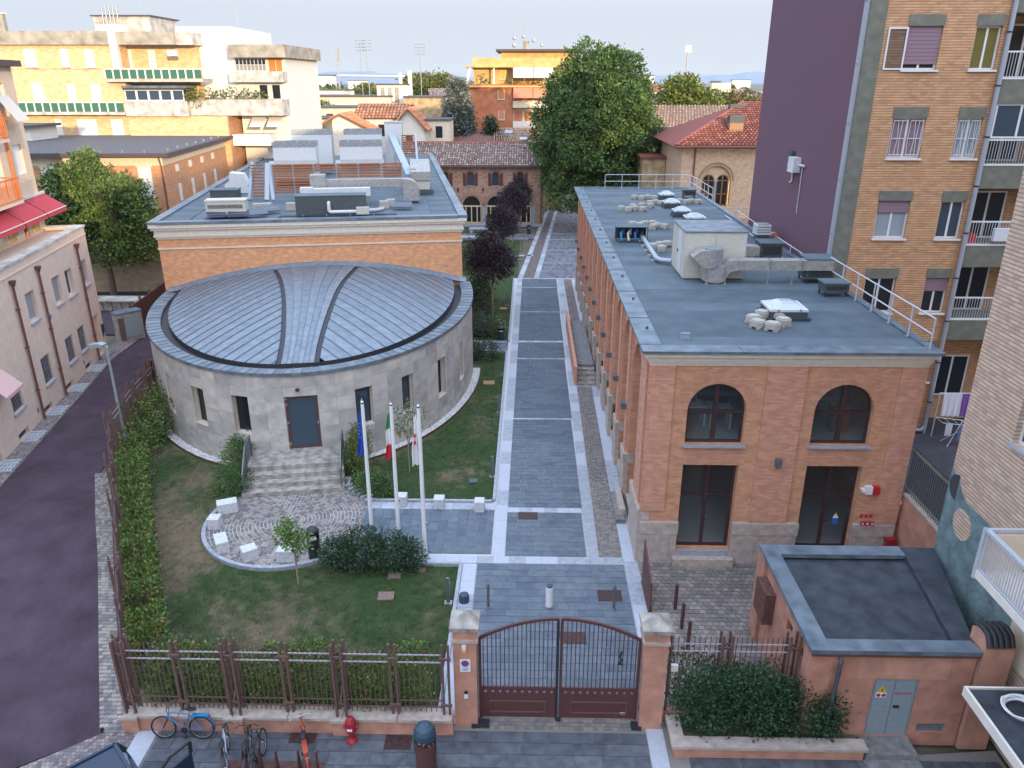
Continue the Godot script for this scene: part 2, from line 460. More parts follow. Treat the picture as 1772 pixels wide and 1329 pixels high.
func _ready() -> void:
	var cam := Camera3D.new()
	cam.name = "camera"; add_child(cam)
	cam.position = V(0, 15, 0)
	cam.rotation_degrees = V(-21.52, 1.23, 0)
	cam.fov = 53.1; cam.near = 0.1; cam.far = 9000.0
	cam.current = true
	var we := WorldEnvironment.new()
	we.name = "world_environment"; add_child(we)
	var env := Environment.new()
	we.environment = env
	env.background_mode = Environment.BG_SKY
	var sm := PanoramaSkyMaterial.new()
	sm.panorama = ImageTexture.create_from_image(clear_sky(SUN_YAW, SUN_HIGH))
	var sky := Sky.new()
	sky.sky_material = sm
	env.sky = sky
	env.tonemap_mode = Environment.TONE_MAPPER_LINEAR
	env.tonemap_exposure = 1.0
	env.sdfgi_enabled = true; env.ssao_enabled = true; env.ssil_enabled = true
	env.fog_enabled = true; env.fog_density = 0.00006; env.fog_light_color = Color(0.84, 0.89, 0.95)
	var sun := DirectionalLight3D.new()
	sun.name = "sun"; add_child(sun)
	sun.light_color = Color(1.0, 0.88, 0.7); sun.light_energy = 1.6; sun.light_angular_distance = 0.6
	sun.shadow_enabled = true
	sun.rotation_degrees = V(-SUN_HIGH, SUN_YAW, 0)       # low evening sun behind and to the right of the camera
	R.seed = 20240611
	make_materials()
	ground()
	lanes()
	rotunda()
	west_hall()
	east_hall()
	tower()
	teal_block()
	hut()
	west_house()
	backdrop_west()
	backdrop_middle()
	backdrop_east()
	blocks_behind()
	gate_and_fences()
	garden()
	street()
	trees()

# lists of boxes that are pieces of a surface: the first `most` as parts, the rest joined
func pieces(parent: Node, called: String, list: Array, mats: Array, most := 300) -> void:
	var rest := MB.new()
	for i in list.size():
		var e: Array = list[i]
		if i < most:
			var o := mi(called, unit, mats[e[2] % mats.size()], parent)
			o.transform = e[0] * Transform3D(Basis.from_scale(e[1]), Vector3.ZERO)
		else:
			rest.col = M[mats[e[2] % mats.size()]].albedo_color.srgb_to_linear() * 0.8
			rest.obox(e[0], e[1])
	if rest.v.size():
		if not M.has("joined"):
			var s := m("joined", "ffffff", 0.85, "soft", 1.5)
			s.vertex_color_use_as_albedo = true
		stuff(mi(called + "s", rest, "joined", parent))
func slab_rows(x0: float, x1: float, z0: float, z1: float, row: float, l0: float, l1: float, y: float, along_x := true) -> Array:
	var out := []
	var a := z0 if along_x else x0
	var a1 := z1 if along_x else x1
	var d := signf(a1 - a)
	while (a1 - a) * d > 0.02:
		var w := minf(row * R.randf_range(0.85, 1.15), absf(a1 - a))
		if absf(a1 - a) - w < 0.1: w = absf(a1 - a)
		var b := x0 if along_x else z0
		var b1 := x1 if along_x else z1
		var e := signf(b1 - b)
		b += 0.0
		var first := true
		while (b1 - b) * e > 0.02:
			var l := R.randf_range(l0, l1) * (R.randf_range(0.4, 1.0) if first else 1.0)
			first = false
			if absf(b1 - b) - l < 0.2: l = absf(b1 - b)
			var c := V(b + e * l / 2, y - 0.03, a + d * w / 2) if along_x else V(a + d * w / 2, y - 0.03, b + e * l / 2)
			var s := V(l - 0.014, 0.06, w - 0.014) if along_x else V(w - 0.014, 0.06, l - 0.014)
			out.append([Transform3D(Basis(V(0, 0, 1), R.randf_range(-0.003, 0.003)), c + V(0, R.randf_range(-0.002, 0.002), 0)), s, R.randi() % 4])
			b += e * l
		a += d * w
	return out
func strip_blocks(x0a: float, x1a: float, za: float, x0b: float, x1b: float, zb: float, step: float, y: float) -> Array:
	var out := []
	var n := int(absf(zb - za) / step) + 1
	for i in n:
		var f := (i + 0.5) / n
		out.append([Transform3D(Basis(Vector3.UP, -atan2(x0b - x0a, absf(zb - za))), V(lerpf((x0a + x1a) / 2, (x0b + x1b) / 2, f), y - 0.04, lerpf(za, zb, f))), V(lerpf(x1a - x0a, x1b - x0b, f), 0.08, absf(zb - za) / n - 0.006), R.randi() % 2])
	return out
func fence_x(z: float) -> float:      # the inner line of the roadside fence
	var p := [P2(-9.7, -14.5), P2(-11.5, -17.9), P2(-13.5, -21.7), P2(-14.84, -24.1), P2(-16.83, -27.84), P2(-17.5, -31.1), P2(-17.9, -34.0), P2(-19, -60)]
	for i in p.size() - 1:
		if z <= p[i].y and z >= p[i + 1].y: return lerpf(p[i].x, p[i + 1].x, (z - p[i].y) / (p[i + 1].y - p[i].y))
	return p[0].x
var oval_c := Vector3.ZERO
func oval_local(x: float, z: float) -> Vector2:      # in the rotunda's own axes, divided by its radii
	var d := V(x, 0, z) - HALL
	d = d.rotated(Vector3.UP, -deg_to_rad(HALL_TURN))
	return P2((d.x - 0.2) / 8.35, (d.z - 1.0) / 13.09)
func on_lawn(x: float, z: float) -> bool:
	if z > -15.0 or x < fence_x(z) + 1.0: return false
	if x > (-2.15 if z > -22 else -1.25): return false
	var o := oval_local(x, z)
	if o.length() < 1.06 or (o.y < 0.05 and absf(o.x) < 1.03): return false
	if P2(x + 8.6, z + 24.2).length() < 3.1: return false
	if x > -11.3 and x < -7.0 and z > -31 and z < -25.0: return false
	if x > -7 and z > -25.8 and z < -21.6: return false
	if z < -43.2 and z > -45.2: return false
	return true
func ground() -> void:
	var g := MB.new()
	g.prism([P2(-4000, 60), P2(4000, 60), P2(4000, -6000), P2(-4000, -6000)], -0.1, -0.1)
	structure(mi("ground", g, "earth"))
	# red-violet asphalt of the side road, and of the street below the camera
	g = MB.new()
	g.prism([P2(-40, 20), P2(-9, 20), P2(-8.6, -11.0), P2(-12, -13.2), P2(-10.45, -14.25), P2(-12.4, -17.9), P2(-14.4, -21.7), P2(-17.6, -27.9), P2(-18.25, -31.2), P2(-18.6, -34.2), P2(-20.4, -41.0), P2(-25.6, -72), P2(-29.0, -72), P2(-27, -56.8), P2(-40, -56.8), P2(-40, -47), P2(-25.3, -46.0), P2(-24.2, -45.5), P2(-24.0, -41.5), P2(-22.3, -33.36), P2(-20.84, -26.34), P2(-19.6, -20), P2(-40, -8)], -0.09, 0.0)
	structure(mi("road", g, "asphalt_red"))
	g = MB.new()
	g.prism([P2(-8.6, -11.0), P2(40, -11.0), P2(40, 20), P2(-9, 20)], -0.09, -0.004)
	structure(mi("street", g, "asphalt_red"))
	# yard beside the tower
	g = MB.new()
	g.prism([P2(12.3, -19.0), P2(30, -19), P2(30, -62), P2(12.3, -62)], -0.09, 0.0)
	structure(mi("yard", g, "asphalt_dark"))
	# lawn: one sheet; dry and green patches
	var f := FastNoiseLite.new(); f.frequency = 0.22; f.fractal_octaves = 4; f.seed = 3
	var f2 := FastNoiseLite.new(); f2.frequency = 1.6; f2.fractal_octaves = 3; f2.seed = 8
	g = MB.new()
	var st := 0.22
	var nx := int(19.5 / st); var nz := int(71.0 / st)
	var cols := []
	for j in nz + 1:
		var row := []
		for i in nx + 1: row.append(lawn_colour(-20.2 + i * st, -86.0 + j * st, f, f2))
		cols.append(row)
	for j in nz:
		for i in nx:
			var x := -20.2 + i * st; var z := -86.0 + j * st
			if j < nz - 235 and (i < 60): continue
			g.col = cols[j][i]
			g.quad(V(x, -0.04, z + st), V(x + st, -0.04, z + st), V(x + st, -0.04, z), V(x, -0.04, z))
	var lm := StandardMaterial3D.new()
	lm.vertex_color_use_as_albedo = true; lm.roughness = 1.0
	lm.albedo_texture = T["speck"]; lm.uv1_triplanar = true; lm.uv1_world_triplanar = true; lm.uv1_scale = Vector3.ONE / 1.3
	lm.normal_enabled = true; lm.normal_texture = T["bump"]; lm.normal_scale = 0.8
	M["lawn"] = lm
	structure(mi("lawn", g, "lawn"))
	# tufts of grass
	var tm := MB.new()
	for i in 7:
		var a := i * 2.4; var r := 0.015 + 0.012 * i
		var b := V(cos(a) * r, 0, sin(a) * r); var s := V(-sin(a), 0, cos(a)) * 0.009
		tm.trin(b - s, b + s, b * 1.9 + V(0, 0.05 + 0.006 * i, 0), V(cos(a), 0.3, sin(a)))
	var mm := MultiMesh.new()
	mm.transform_format = MultiMesh.TRANSFORM_3D; mm.use_colors = true; mm.mesh = tm.mesh()
	var xf := []
	while xf.size() < 26000:
		var x := R.randf_range(-18.0, -1.2); var z := -15.2 - 40.0 * pow(R.randf(), 1.5)
		if not on_lawn(x, z): continue
		var c := lawn_colour(x, z, f, f2)
		if R.randf() > 0.35 + c.g / (c.r + 0.001) * 0.4: continue
		var k := R.randf_range(0.8, 1.3)
		xf.append([Transform3D(Basis(Vector3.UP, R.randf() * TAU).scaled(V(1, R.randf_range(0.5, 1.1), 1)), V(x, -0.045, z)), Color(c.r * k, c.g * k, c.b * k)])
	mm.instance_count = xf.size()
	for i in xf.size():
		mm.set_instance_transform(i, xf[i][0]); mm.set_instance_color(i, xf[i][1])
	var o := MultiMeshInstance3D.new()
	o.name = "grass"; o.multimesh = mm; o.material_override = M["leaf_dull"]
	add_child(o)
	tag(stuff(o), "short mown grass growing over the garden lawns", "grass")
func lawn_colour(x: float, z: float, f: FastNoiseLite, f2: FastNoiseLite) -> Color:
	var k := f.get_noise_2d(x, z) * 1.2 + f2.get_noise_2d(x, z) * 0.8 + f2.get_noise_2d(x * 3.0, z * 3.0) * 0.5
	# the drought patch runs down the middle of the west lawn; the strip by the lane is watered
	var d := Vector2((x + 12.6) / 2.2, (z + 22.5) / 4.5).length()
	k += 0.75 * clampf(1.25 - d, 0, 1) + lerpf(0.02, -0.42, smoothstep(-9.0, -4.5, x + 2.0 * f2.get_noise_2d(x * 0.3, z * 0.3))) + 0.5 * clampf(1.0 - P2((x + 3.3) / 1.0, (z + 27.6) / 0.7).length(), 0, 1) + 0.25 * clampf(1 - absf(z + 17.2) / 2.4, 0, 1)
	if z < -40: k -= 0.25
	k = clampf(k + 0.28, 0, 1)
	return Color(0.05, 0.092, 0.026).lerp(Color(0.21, 0.165, 0.105), k)
func lanes() -> void:
	var wm := ["white_stone", "white_strip"]
	var sm4 := ["slab0", "slab1", "slab2", "slab3"]
	# pavement of the street
	var pv := holder("pavement")
	var b := MB.new()
	b.prism([P2(-9.5, -14.6), P2(4.2, -14.9), P2(7.9, -14.9), P2(7.9, -13.9), P2(11.3, -14.2), P2(11.3, -10.6), P2(-8.9, -10.6)], -0.09, 0.02)
	mi("bed", b, "mortar_dark", pv)
	var l := slab_rows(-9.0, 2.98, -14.52, -10.7, 0.36, 0.55, 1.15, 0.04)
	l.append_array(slab_rows(3.9, 11.2, -13.85, -10.7, 0.36, 0.55, 1.1, 0.04))
	pieces(pv, "slab", l, ["fslab0", "fslab1", "fslab2", "fslab3"])
	for q in [[-9.55, -9.05, -14.35, -10.7], [3.0, 3.42, -14.75, -10.7]]:
		for i in 3: bx("kerb_stone", "white_strip", pv, q[0], -0.05, q[2] + (q[3] - q[2]) * i / 3.0, q[1], 0.045, q[2] + (q[3] - q[2]) * (i + 1) / 3.0 - 0.012)
	# setts: threshold of the gate, road edge, crossing at the corner
	var cb := holder("cobbled_edge")
	b = MB.new()
	b.prism([P2(-10.4, -14.3), P2(-9.75, -14.3), P2(-11.65, -17.9), P2(-13.6, -21.7), P2(-15.0, -24.3), P2(-16.9, -28.0), P2(-17.6, -28.3), P2(-14.4, -21.7), P2(-12.4, -17.9)], -0.08, 0.02)
	b.prism([P2(-12.0, -13.1), P2(-10.4, -14.28), P2(-9.56, -14.3), P2(-9.1, -10.6), P2(-14.5, -10.6), P2(-15.2, -11.5)], -0.08, 0.018)
	mi("bed", b, "sett_t", cb)
	l = []
	for i in 92:
		for j in 7:
			var f := i / 92.0
			var z := -14.5 - f * 13.2
			var xr := fence_x(z) - 0.12 - 0.1 * f
			l.append([Transform3D(Basis(Vector3.UP, 0.5 + R.randf_range(-0.06, 0.06)), V(xr - 0.06 - j * 0.112, 0.018 + R.randf_range(-0.004, 0.006), z)), V(0.098, 0.03, 0.125), R.randi() % 4])
	pieces(cb, "sett", l, ["sett0", "sett1", "sett2", "sett3"])
	var hs := holder("house_footway")
	b = MB.new()
	b.prism([P2(-20.84, -26.34), P2(-22.3, -33.36), P2(-24.0, -41.5), P2(-24.2, -45.0), P2(-25.4, -45.0), P2(-25.1, -43.1), P2(-22.0, -28.0), P2(-21.2, -24.4)], -0.08, 0.06)
	mi("bed", b, "sett_t", hs)
	# the lane inside the gate
	var ln := holder("lane")
	b = MB.new()
	b.prism([P2(-2.12, -14.6), P2(3.74, -14.6), P2(3.8, -61.6), P2(-1.2, -61.6), P2(-1.2, -25.7), P2(-6.2, -25.7), P2(-6.2, -21.6), P2(-2.12, -21.6)], -0.09, 0.0)
	mi("bed", b, "mortar", ln)
	l = slab_rows(-1.62, 3.25, -15.05, -21.62, 0.33, 0.5, 1.25, 0.03)
	l.append_array(slab_rows(-0.71, 2.05, -22.08, -24.9, 0.31, 0.5, 1.1, 0.03))
	l.append_array(slab_rows(-6.0, -1.19, -22.2, -25.05, 0.34, 0.45, 0.95, 0.03, false))
	for q in [[-25.28, -33.38], [-33.54, -41.9], [-42.1, -44.95], [-45.3, -51.65], [-51.8, -58.4], [-58.6, -61.3]]:
		l.append_array(slab_rows(-0.69, 2.09 + (absf(q[0]) - 25) * 0.006, q[0], q[1], 0.3, 0.5, 1.1, 0.03))
	pieces(ln, "slab", l, sm4)
	l = strip_blocks(-1.16, -0.72, -22.06, -0.86, -0.48, -61.4, 1.15, 0.035)
	l.append_array(strip_blocks(2.07, 2.43, -22.06, 2.4, 2.84, -61.2, 1.15, 0.035))
	l.append_array(strip_blocks(-2.1, -1.64, -15.0, -2.1, -1.64, -21.6, 1.1, 0.035))
	l.append_array(strip_blocks(3.27, 3.72, -15.0, 3.27, 3.72, -24.1, 1.3, 0.035))
	l.append_array(strip_blocks(3.28, 3.72, -26.4, 3.38, 3.9, -37.7, 1.6, 0.035))
	l.append_array(strip_blocks(3.5, 3.86, -48.3, 3.62, 3.95, -60.8, 1.6, 0.035))
	for q in [[-6.0, 3.25, -22.06, -21.64], [-0.7, 2.06, -25.26, -24.92], [-0.68, 2.15, -33.52, -33.4], [-0.6, 2.2, -42.05, -41.92], [-0.58, 2.25, -45.28, -44.98], [-0.55, 2.3, -51.78, -51.66], [-0.5, 2.35, -58.56, -58.42], [-0.9, 3.9, -61.55, -61.3], [-6.0, -1.18, -25.55, -25.08]]:
		var n := int((q[1] - q[0]) / 0.55) + 1
		for i in n: l.append([Transform3D(Basis(), V(lerpf(q[0], q[1], (i + 0.5) / n), -0.004, (q[2] + q[3]) / 2)), V((q[1] - q[0]) / n - 0.007, 0.08, q[3] - q[2]), R.randi() % 2])
	pieces(ln, "band_stone", l, wm)
	# setts between the lane and the east hall
	l = []
	for i in 128:
		for j in 7:
			var z := -22.15 - i * 0.122
			l.append([Transform3D(Basis(Vector3.UP, R.randf_range(-0.08, 0.08)), V(2.52 + (i * 0.0012) + j * 0.113, 0.0 + R.randf_range(-0.005, 0.005), z)), V(0.1, 0.05, 0.108), R.randi() % 4])
	pieces(ln, "sett", l, ["csett0", "csett1", "csett2", "csett3"])
	bx("setts_bed", "sett_t", ln, 2.86, -0.05, -61.2, 3.5, 0.02, -48.4)
	# raised kerbs round the lawns
	for q in [[-1.3, -25.75, -1.19, -43.2], [-1.22, -45.1, -1.1, -61.4], [-2.22, -15.2, -2.11, -21.55]]:
		var n := int(absf(q[3] - q[1]) / 1.0) + 1
		for i in n: bx("kerb_stone", "white_stone", ln, q[0], -0.08, lerpf(q[1], q[3], float(i) / n), q[2], 0.09, lerpf(q[1], q[3], (i + 1.0) / n) + 0.008)
	for i in 5: bx("kerb_stone", "white_stone", ln, -6.1 + i * 0.96, -0.08, -25.72, -5.15 + i * 0.96, 0.1, -25.6)
	for i in 4: bx("kerb_stone", "white_stone", ln, -6.0 + i * 0.95, -0.08, -21.62, -5.06 + i * 0.95, 0.1, -21.5)
	# iron covers
	for q in [[-0.3, -24.92, 0.42, -24.42], [2.25, -20.25, 3.0, -19.7], [1.0, -18.25, 1.75, -17.75], [-3.4, -14.35, -2.75, -13.9], [-5.75, -14.5, -5.1, -14.05]]:
		var mh := mi("manhole_cover", MB.new() if false else unit, "manhole")
		mh.transform = Transform3D(Basis.from_scale(V(q[2] - q[0], 0.03, q[3] - q[1])), V((q[0] + q[2]) / 2, 0.028, (q[1] + q[3]) / 2))
		tag(mh, ["rust brown cover in the lane beside the lower cross band", "rust brown cover behind the slim bollard near the wide pale strip", "rust brown cover seen through the bars of the gate", "rust brown square cover in the pavement near the litter bin", "rust brown cover in the pavement under the orange bicycle"][[-24.92, -20.25, -18.25, -14.35, -14.5].find(q[1])], "manhole cover", "iron manhole covers")
	# far half of the lane, turned a little
	var fl := holder("far_lane")
	b = MB.new()
	b.prism([P2(-0.9, -61.5), P2(4.1, -61.5), P2(6.6, -99), P2(9, -125), P2(4.4, -125), P2(2.2, -96), P2(0.9, -81.6)], -0.08, 0.012)
	m("far_pave", "7b7f88", 0.8, "cobweave", 7.0, false, 0.0, "cobweave_n", 0.4)
	m("far_pave2", "77706e", 0.85, "cobweave", 3.0, false, 0.0, "cobweave_n", 0.4)
	mi("bed", b, "far_pave", fl)
	b = MB.new()
	b.prism([P2(-0.42, -61.6), P2(0.45, -61.6), P2(3.3, -98), P2(2.5, -97.5)], -0.05, 0.02)
	mi("paving_strip", b, "far_pave2", fl)
	l = strip_blocks(-0.85, -0.45, -61.6, 2.2, 2.62, -98, 1.2, 0.03)
	l.append_array(strip_blocks(0.47, 0.86, -61.6, 3.4, 3.75, -99, 1.2, 0.03))
	for z in [-67.2, -72.8, -78.2, -81.2, -88.0]:
		var f: float = (-61.5 - z) / 37.5
		l.append([Transform3D(Basis(), V(lerpf(2.4, 5.0, f), -0.008, z)), V(3.1, 0.08, 0.16), 0])
	pieces(fl, "band_stone", l, wm)
	# cross paths of the garden
	var gp := holder("garden_path")
	bx("bed", "mortar", gp, -3.6, -0.08, -45.0, -1.25, 0.0, -43.4)
	pieces(gp, "slab", slab_rows(-3.55, -1.2, -43.5, -44.9, 0.35, 0.4, 0.8, 0.03), sm4)
	bx("kerb_stone", "white_stone", gp, -3.6, -0.05, -43.38, -1.3, 0.07, -43.26); bx("kerb_stone", "white_stone", gp, -3.6, -0.05, -45.12, -1.3, 0.07, -45.0)
	bx("bed", "far_pave", gp, -9.5, -0.05, -81.2, 0.6, 0.03, -78.4)
	for i in 12: bx("stepping_slab", "white_strip", gp, -9.0 + i * 0.8, -0.05, -70.6, -8.35 + i * 0.8, 0.03, -70.1)
	for i in 9: bx("kerb_stone", "white_stone", gp, -9.0 + i * 1.0, -0.05, -78.4, -8.02 + i * 1.0, 0.1, -78.2)
	# paved ring by the rotunda: setts laid in circles
	var pz := holder("plaza")
	b = MB.new()
	var poly := []
	for i in 40:
		var a := TAU * i / 40
		poly.append(P2(-8.6 + 3.02 * cos(a), -24.2 + 3.02 * sin(a)))
	b.prism(poly, -0.09, 0.0)
	b.box(-10.95, -0.09, -27.6, -7.1, -0.002, -25.5)
	mi("bed", b, "mortar", pz)
	l = []
	for k in range(1, 28):
		var r := 0.132 * k
		var n := int(TAU * r / 0.137)
		for i in n:
			var a := TAU * (i + 0.5 * (k % 2)) / n
			var p := P2(-8.6 + r * cos(a), -24.2 + r * sin(a))
			if r > 2.92 and not (p.y < -26.0 and p.x > -10.9 and p.x < -7.15 and p.y > -27.4): continue
			if p.y < -27.4: continue
			l.append([Transform3D(Basis(Vector3.UP, -a + R.randf_range(-0.06, 0.06)), V(p.x, 0.005 + R.randf_range(-0.005, 0.005), p.y)), V(0.104, 0.04, TAU * r / n - 0.028), R.randi() % 4])
	l.sort_custom(func(q, w): return q[0].origin.z > w[0].origin.z)
	pieces(pz, "sett", l, ["sett0", "sett1", "sett2", "sett3"])
	for i in 34:
		var a := deg_to_rad(20 + i * 5.2)
		var o := bx("kerb_stone", "white_stone", pz, -0.075, -0.1, -0.13, 0.075, 0.12, 0.13)
		o.transform = Transform3D(Basis(Vector3.UP, -a) * Basis.from_scale(V(0.14, 0.2, 0.272)), V(-8.6 + 3.02 * cos(a), 0.01, -24.2 + 3.02 * sin(a)))
	for i in 6:
		var f := i / 5.0
		var o := bx("kerb_stone", "white_stone", pz, 0, 0, 0, 1, 1, 1)
		o.transform = Transform3D(Basis(Vector3.UP, 0.78) * Basis.from_scale(V(0.34, 0.2, 0.12)), V(-7.05 + f * 1.0, 0.01, -26.75 + f * 1.05))
	# courtyard in front of the east hall
	var cy := holder("courtyard")
	b = MB.new()
	b.prism([P2(3.74, -15.0), P2(6.7, -15.0), P2(6.7, -18.4), P2(12.2, -18.4), P2(12.2, -22.0), P2(3.74, -22.0)], -0.09, 0.0)
	mi("bed", b, "mortar_dark", cy)
	l = []
	for i in 36:
		for j in 44:
			var x := 3.85 + j * 0.19 + (0.09 if i % 2 else 0.0); var z := -15.2 - i * 0.185
			if x > 6.6 and z > -18.4: continue
			l.append([Transform3D(Basis(Vector3.UP, R.randf_range(-0.05, 0.05)), V(x, 0.004 + R.randf_range(-0.006, 0.006), z)), V(0.168, 0.05, 0.165), R.randi() % 4])
	l.sort_custom(func(q, w): return q[0].origin.x < w[0].origin.x)
	pieces(cy, "sett", l, ["csett0", "csett1", "csett2", "csett3"])
func oval(a: float, inset := 0.0) -> Vector3:
	return V(0.2 + (8.35 - inset) * cos(a), 0, 1.0 + (13.09 - inset) * sin(a))
func dome(x: float, z: float) -> float:
	return 4.22 + 1.18 * (1.0 - minf(1.0, pow((x - 0.2) / 8.0, 2) + pow(maxf(z, 0) / 13.1, 2)))
func rotunda() -> void:
	var t := thing("rotunda", "oval pale stone hall with a low dome of grey metal sheets", "building", HALL, deg_to_rad(HALL_TURN))
	var a0 := -3.6; var a1 := 183.6
	var ops := [[27.5, 31.2, 1.0, 2.98], [40.2, 44.5, 1.1, 3.0], [54.8, 59.1, 1.3, 3.05], [68.5, 73.6, 1.4, 3.12], [83.9, 93.0, 0.78, 3.15], [103.2, 108.2, 1.45, 3.12], [117.8, 122.8, 1.4, 3.1], [133.2, 137.5, 1.2, 3.0]]
	# wall core behind the stone cladding
	var core := MB.new()
	var n := 96
	var cut := [a0]
	for o in ops: cut.append(o[0]); cut.append(o[1])
	cut.append(a1)
	for i in cut.size() - 1:
		var inop: bool = i % 2 == 1
		var op: Array = ops[int((i - 1) / 2.0)] if inop else []
		var len := 0.0
		for k in 8: len += oval(deg_to_rad(lerpf(cut[i], cut[i + 1], k / 8.0))).distance_to(oval(deg_to_rad(lerpf(cut[i], cut[i + 1], (k + 1) / 8.0))))
		var nc := 1 if inop else maxi(1, int(round(len / 0.95)))
		for j in nc:
			var b0 := deg_to_rad(lerpf(cut[i], cut[i + 1], float(j) / nc)); var b1 := deg_to_rad(lerpf(cut[i], cut[i + 1], (j + 1.0) / nc))
			var p0 := oval(b0); var p1 := oval(b1)
			var x := (p0 - p1).normalized()          # to the right as seen from outside
			var z := x.cross(Vector3.UP)
			for r in 7:
				var y0 := -0.1 + r * 0.607; var y1 := y0 + 0.607
				var spans := [[y0, y1]]
				if inop:
					spans = []
					if y0 < op[2]: spans.append([y0, minf(y1, op[2])])
					if y1 > op[3]: spans.append([maxf(y0, op[3]), y1])
				for s in spans:
					if s[1] - s[0] < 0.03: continue
					var o := mi("stone_panel", unit, "lime%d" % (R.randi() % 4), t)
					o.transform = Transform3D(Basis(x, Vector3.UP, z) * Basis.from_scale(V(p0.distance_to(p1) - 0.006, s[1] - s[0] - 0.006, 0.12)), (p0 + p1) / 2 + V(0, (s[0] + s[1]) / 2, 0) - z * (0.06 + R.randf_range(0, 0.004)))
			if not inop:
				core.quad(p1 - z * 0.1 + V(0, -0.1, 0), p0 - z * 0.1 + V(0, -0.1, 0), p0 - z * 0.1 + V(0, 4.2, 0), p1 - z * 0.1 + V(0, 4.2, 0))
	mi("wall", core, "step_stone", t)
	for i in ops.size():
		var o: Array = ops[i]
		var p0 := oval(deg_to_rad(o[0])); var p1 := oval(deg_to_rad(o[1]))
		var x := (p0 - p1).normalized(); var z := x.cross(Vector3.UP)
		var w := p0.distance_to(p1); var h: float = o[3] - o[2]
		var tf := Transform3D(Basis(x, Vector3.UP, z), (p0 + p1) / 2 + V(0, o[2], 0))
		var rv := MB.new()
		for e in [[-w / 2, 0.0, -w / 2, h, 1], [w / 2, 0.0, w / 2, h, -1]]: rv.quadn(V(e[0], 0, 0.0), V(e[0], h, 0), V(e[0] - e[4] * 0.0, h, -0.5), V(e[0], 0, -0.5), V(e[4], 0, 0))
		rv.quadn(V(-w / 2, h, 0), V(w / 2, h, 0), V(w / 2, h, -0.5), V(-w / 2, h, -0.5), Vector3.DOWN)
		rv.quadn(V(-w / 2, 0, 0.0), V(w / 2, 0, 0.0), V(w / 2, 0.04, -0.5), V(-w / 2, 0.04, -0.5), Vector3.UP)
		mi("reveal", rv, "cornice" if i != 4 else "step_stone", t).transform = tf
		var d := 0.12 if i == 4 else 0.3
		var fr := MB.new(); var fw := 0.13 if i == 4 else 0.06
		fr.box(-w / 2, 0, -d - 0.06, -w / 2 + fw, h, -d); fr.box(w / 2 - fw, 0, -d - 0.06, w / 2, h, -d)
		fr.box(-w / 2 + fw, h - fw, -d - 0.06, w / 2 - fw, h, -d); fr.box(-w / 2 + fw, 0, -d - 0.06, w / 2 - fw, fw * 0.8, -d)
		var f := mi("door" if i == 4 else "window", fr, "gate_brown" if i == 4 else "frame_dark", t)
		f.transform = tf
		var pane := bx("pane", "blue_glass" if i in [3, 2, 4] else "dark_glass", f, -w / 2 + fw, fw * 0.8, -d - 0.045, w / 2 - fw, h - fw, -d - 0.02)
		if i == 4:
			bx("handle", "chrome", f, w / 2 - 0.1, 1.05, -d, w / 2 - 0.04, 1.2, -d + 0.06)
			for y in [0.2, 1.15, 1.95, 2.2]: bx("hinge", "galv", f, -w / 2 + 0.02, y, -d, -w / 2 + 0.1, y + 0.09, -d + 0.03)
	var cam_b := MB.new(); cam_b.box(-0.07, 0, -0.0, 0.07, 0.1, 0.14)
	var cp := oval(deg_to_rad(89.0))
	mi("wall_lamp", cam_b, "frame_dark", t).position = cp + V(0, 3.42, 0)
	# zinc coping of the parapet, in sheets, over a dark gutter
	for i in 74:
		var b0 := deg_to_rad(lerpf(a0, a1, i / 74.0)); var b1 := deg_to_rad(lerpf(a0, a1, (i + 1) / 74.0) - 0.05)
		var s := MB.new()
		var p := [oval(b0, -0.07), oval(b1, -0.07), oval(b1, 0.58), oval(b0, 0.58)]
		var y := V(0, 4.2, 0); var yl := V(0, 4.17 + R.randf_range(-0.004, 0.004), 0)
		s.quadn(p[0] + y, p[1] + y, p[2] + yl, p[3] + yl, Vector3.UP)
		s.quadn(p[0] + y, p[1] + y, p[1] + V(0, 4.06, 0), p[0] + V(0, 4.06, 0), p[0] - V(0.2, 0, 1))
		s.quadn(p[3] + yl, p[2] + yl, p[2] + V(0, 3.95, 0), p[3] + V(0, 3.95, 0), V(0.2, 0, 1) - p[3])
		s.bar(p[1] + y + V(0, 0.008, 0), p[2] + yl + V(0, 0.008, 0), 0.03, 0.03)
		mi("coping_sheet", s, "zinc_cope" if i % 3 else "zinc2", t)
	var gu := MB.new()
	for i in 90:
		var b0 := deg_to_rad(lerpf(a0, a1, i / 90.0)); var b1 := deg_to_rad(lerpf(a0, a1, (i + 1) / 90.0))
		gu.quadn(oval(b0, 0.5) + V(0, 4.0, 0), oval(b1, 0.5) + V(0, 4.0, 0), oval(b1, 1.3) + V(0, 4.02, 0), oval(b0, 1.3) + V(0, 4.02, 0), Vector3.UP)
		var q0 := oval(b0, 0.95); var q1 := oval(b1, 0.95)
		gu.quadn(q0 + V(0, 4.0, 0), q1 + V(0, 4.0, 0), V(q1.x, dome(q1.x, q1.z) + 0.01, q1.z), V(q0.x, dome(q0.x, q0.z) + 0.01, q0.z), q0 - V(0.2, 0, 1))
	mi("gutter", gu, "lead", t)
	# dome: three fields of standing-seam sheets parted by two dark valleys
	var gl := [P2(-2.3, 0.02), P2(-1.57, 2.93), P2(-1.0, 6.26), P2(-0.65, 9.33), P2(-0.49, 11.32), P2(-0.45, 13.3)]
	var gr := [P2(2.35, 0.02), P2(1.62, 4.2), P2(1.33, 7.4), P2(1.16, 10.03), P2(1.08, 11.9), P2(1.08, 13.3)]
	gl = smooth_line(gl); gr = smooth_line(gr)
	var rim := []
	for i in 61: rim.append(oval(deg_to_rad(lerpf(a0 + 0.2, a1 - 0.2, i / 60.0)), 0.95))
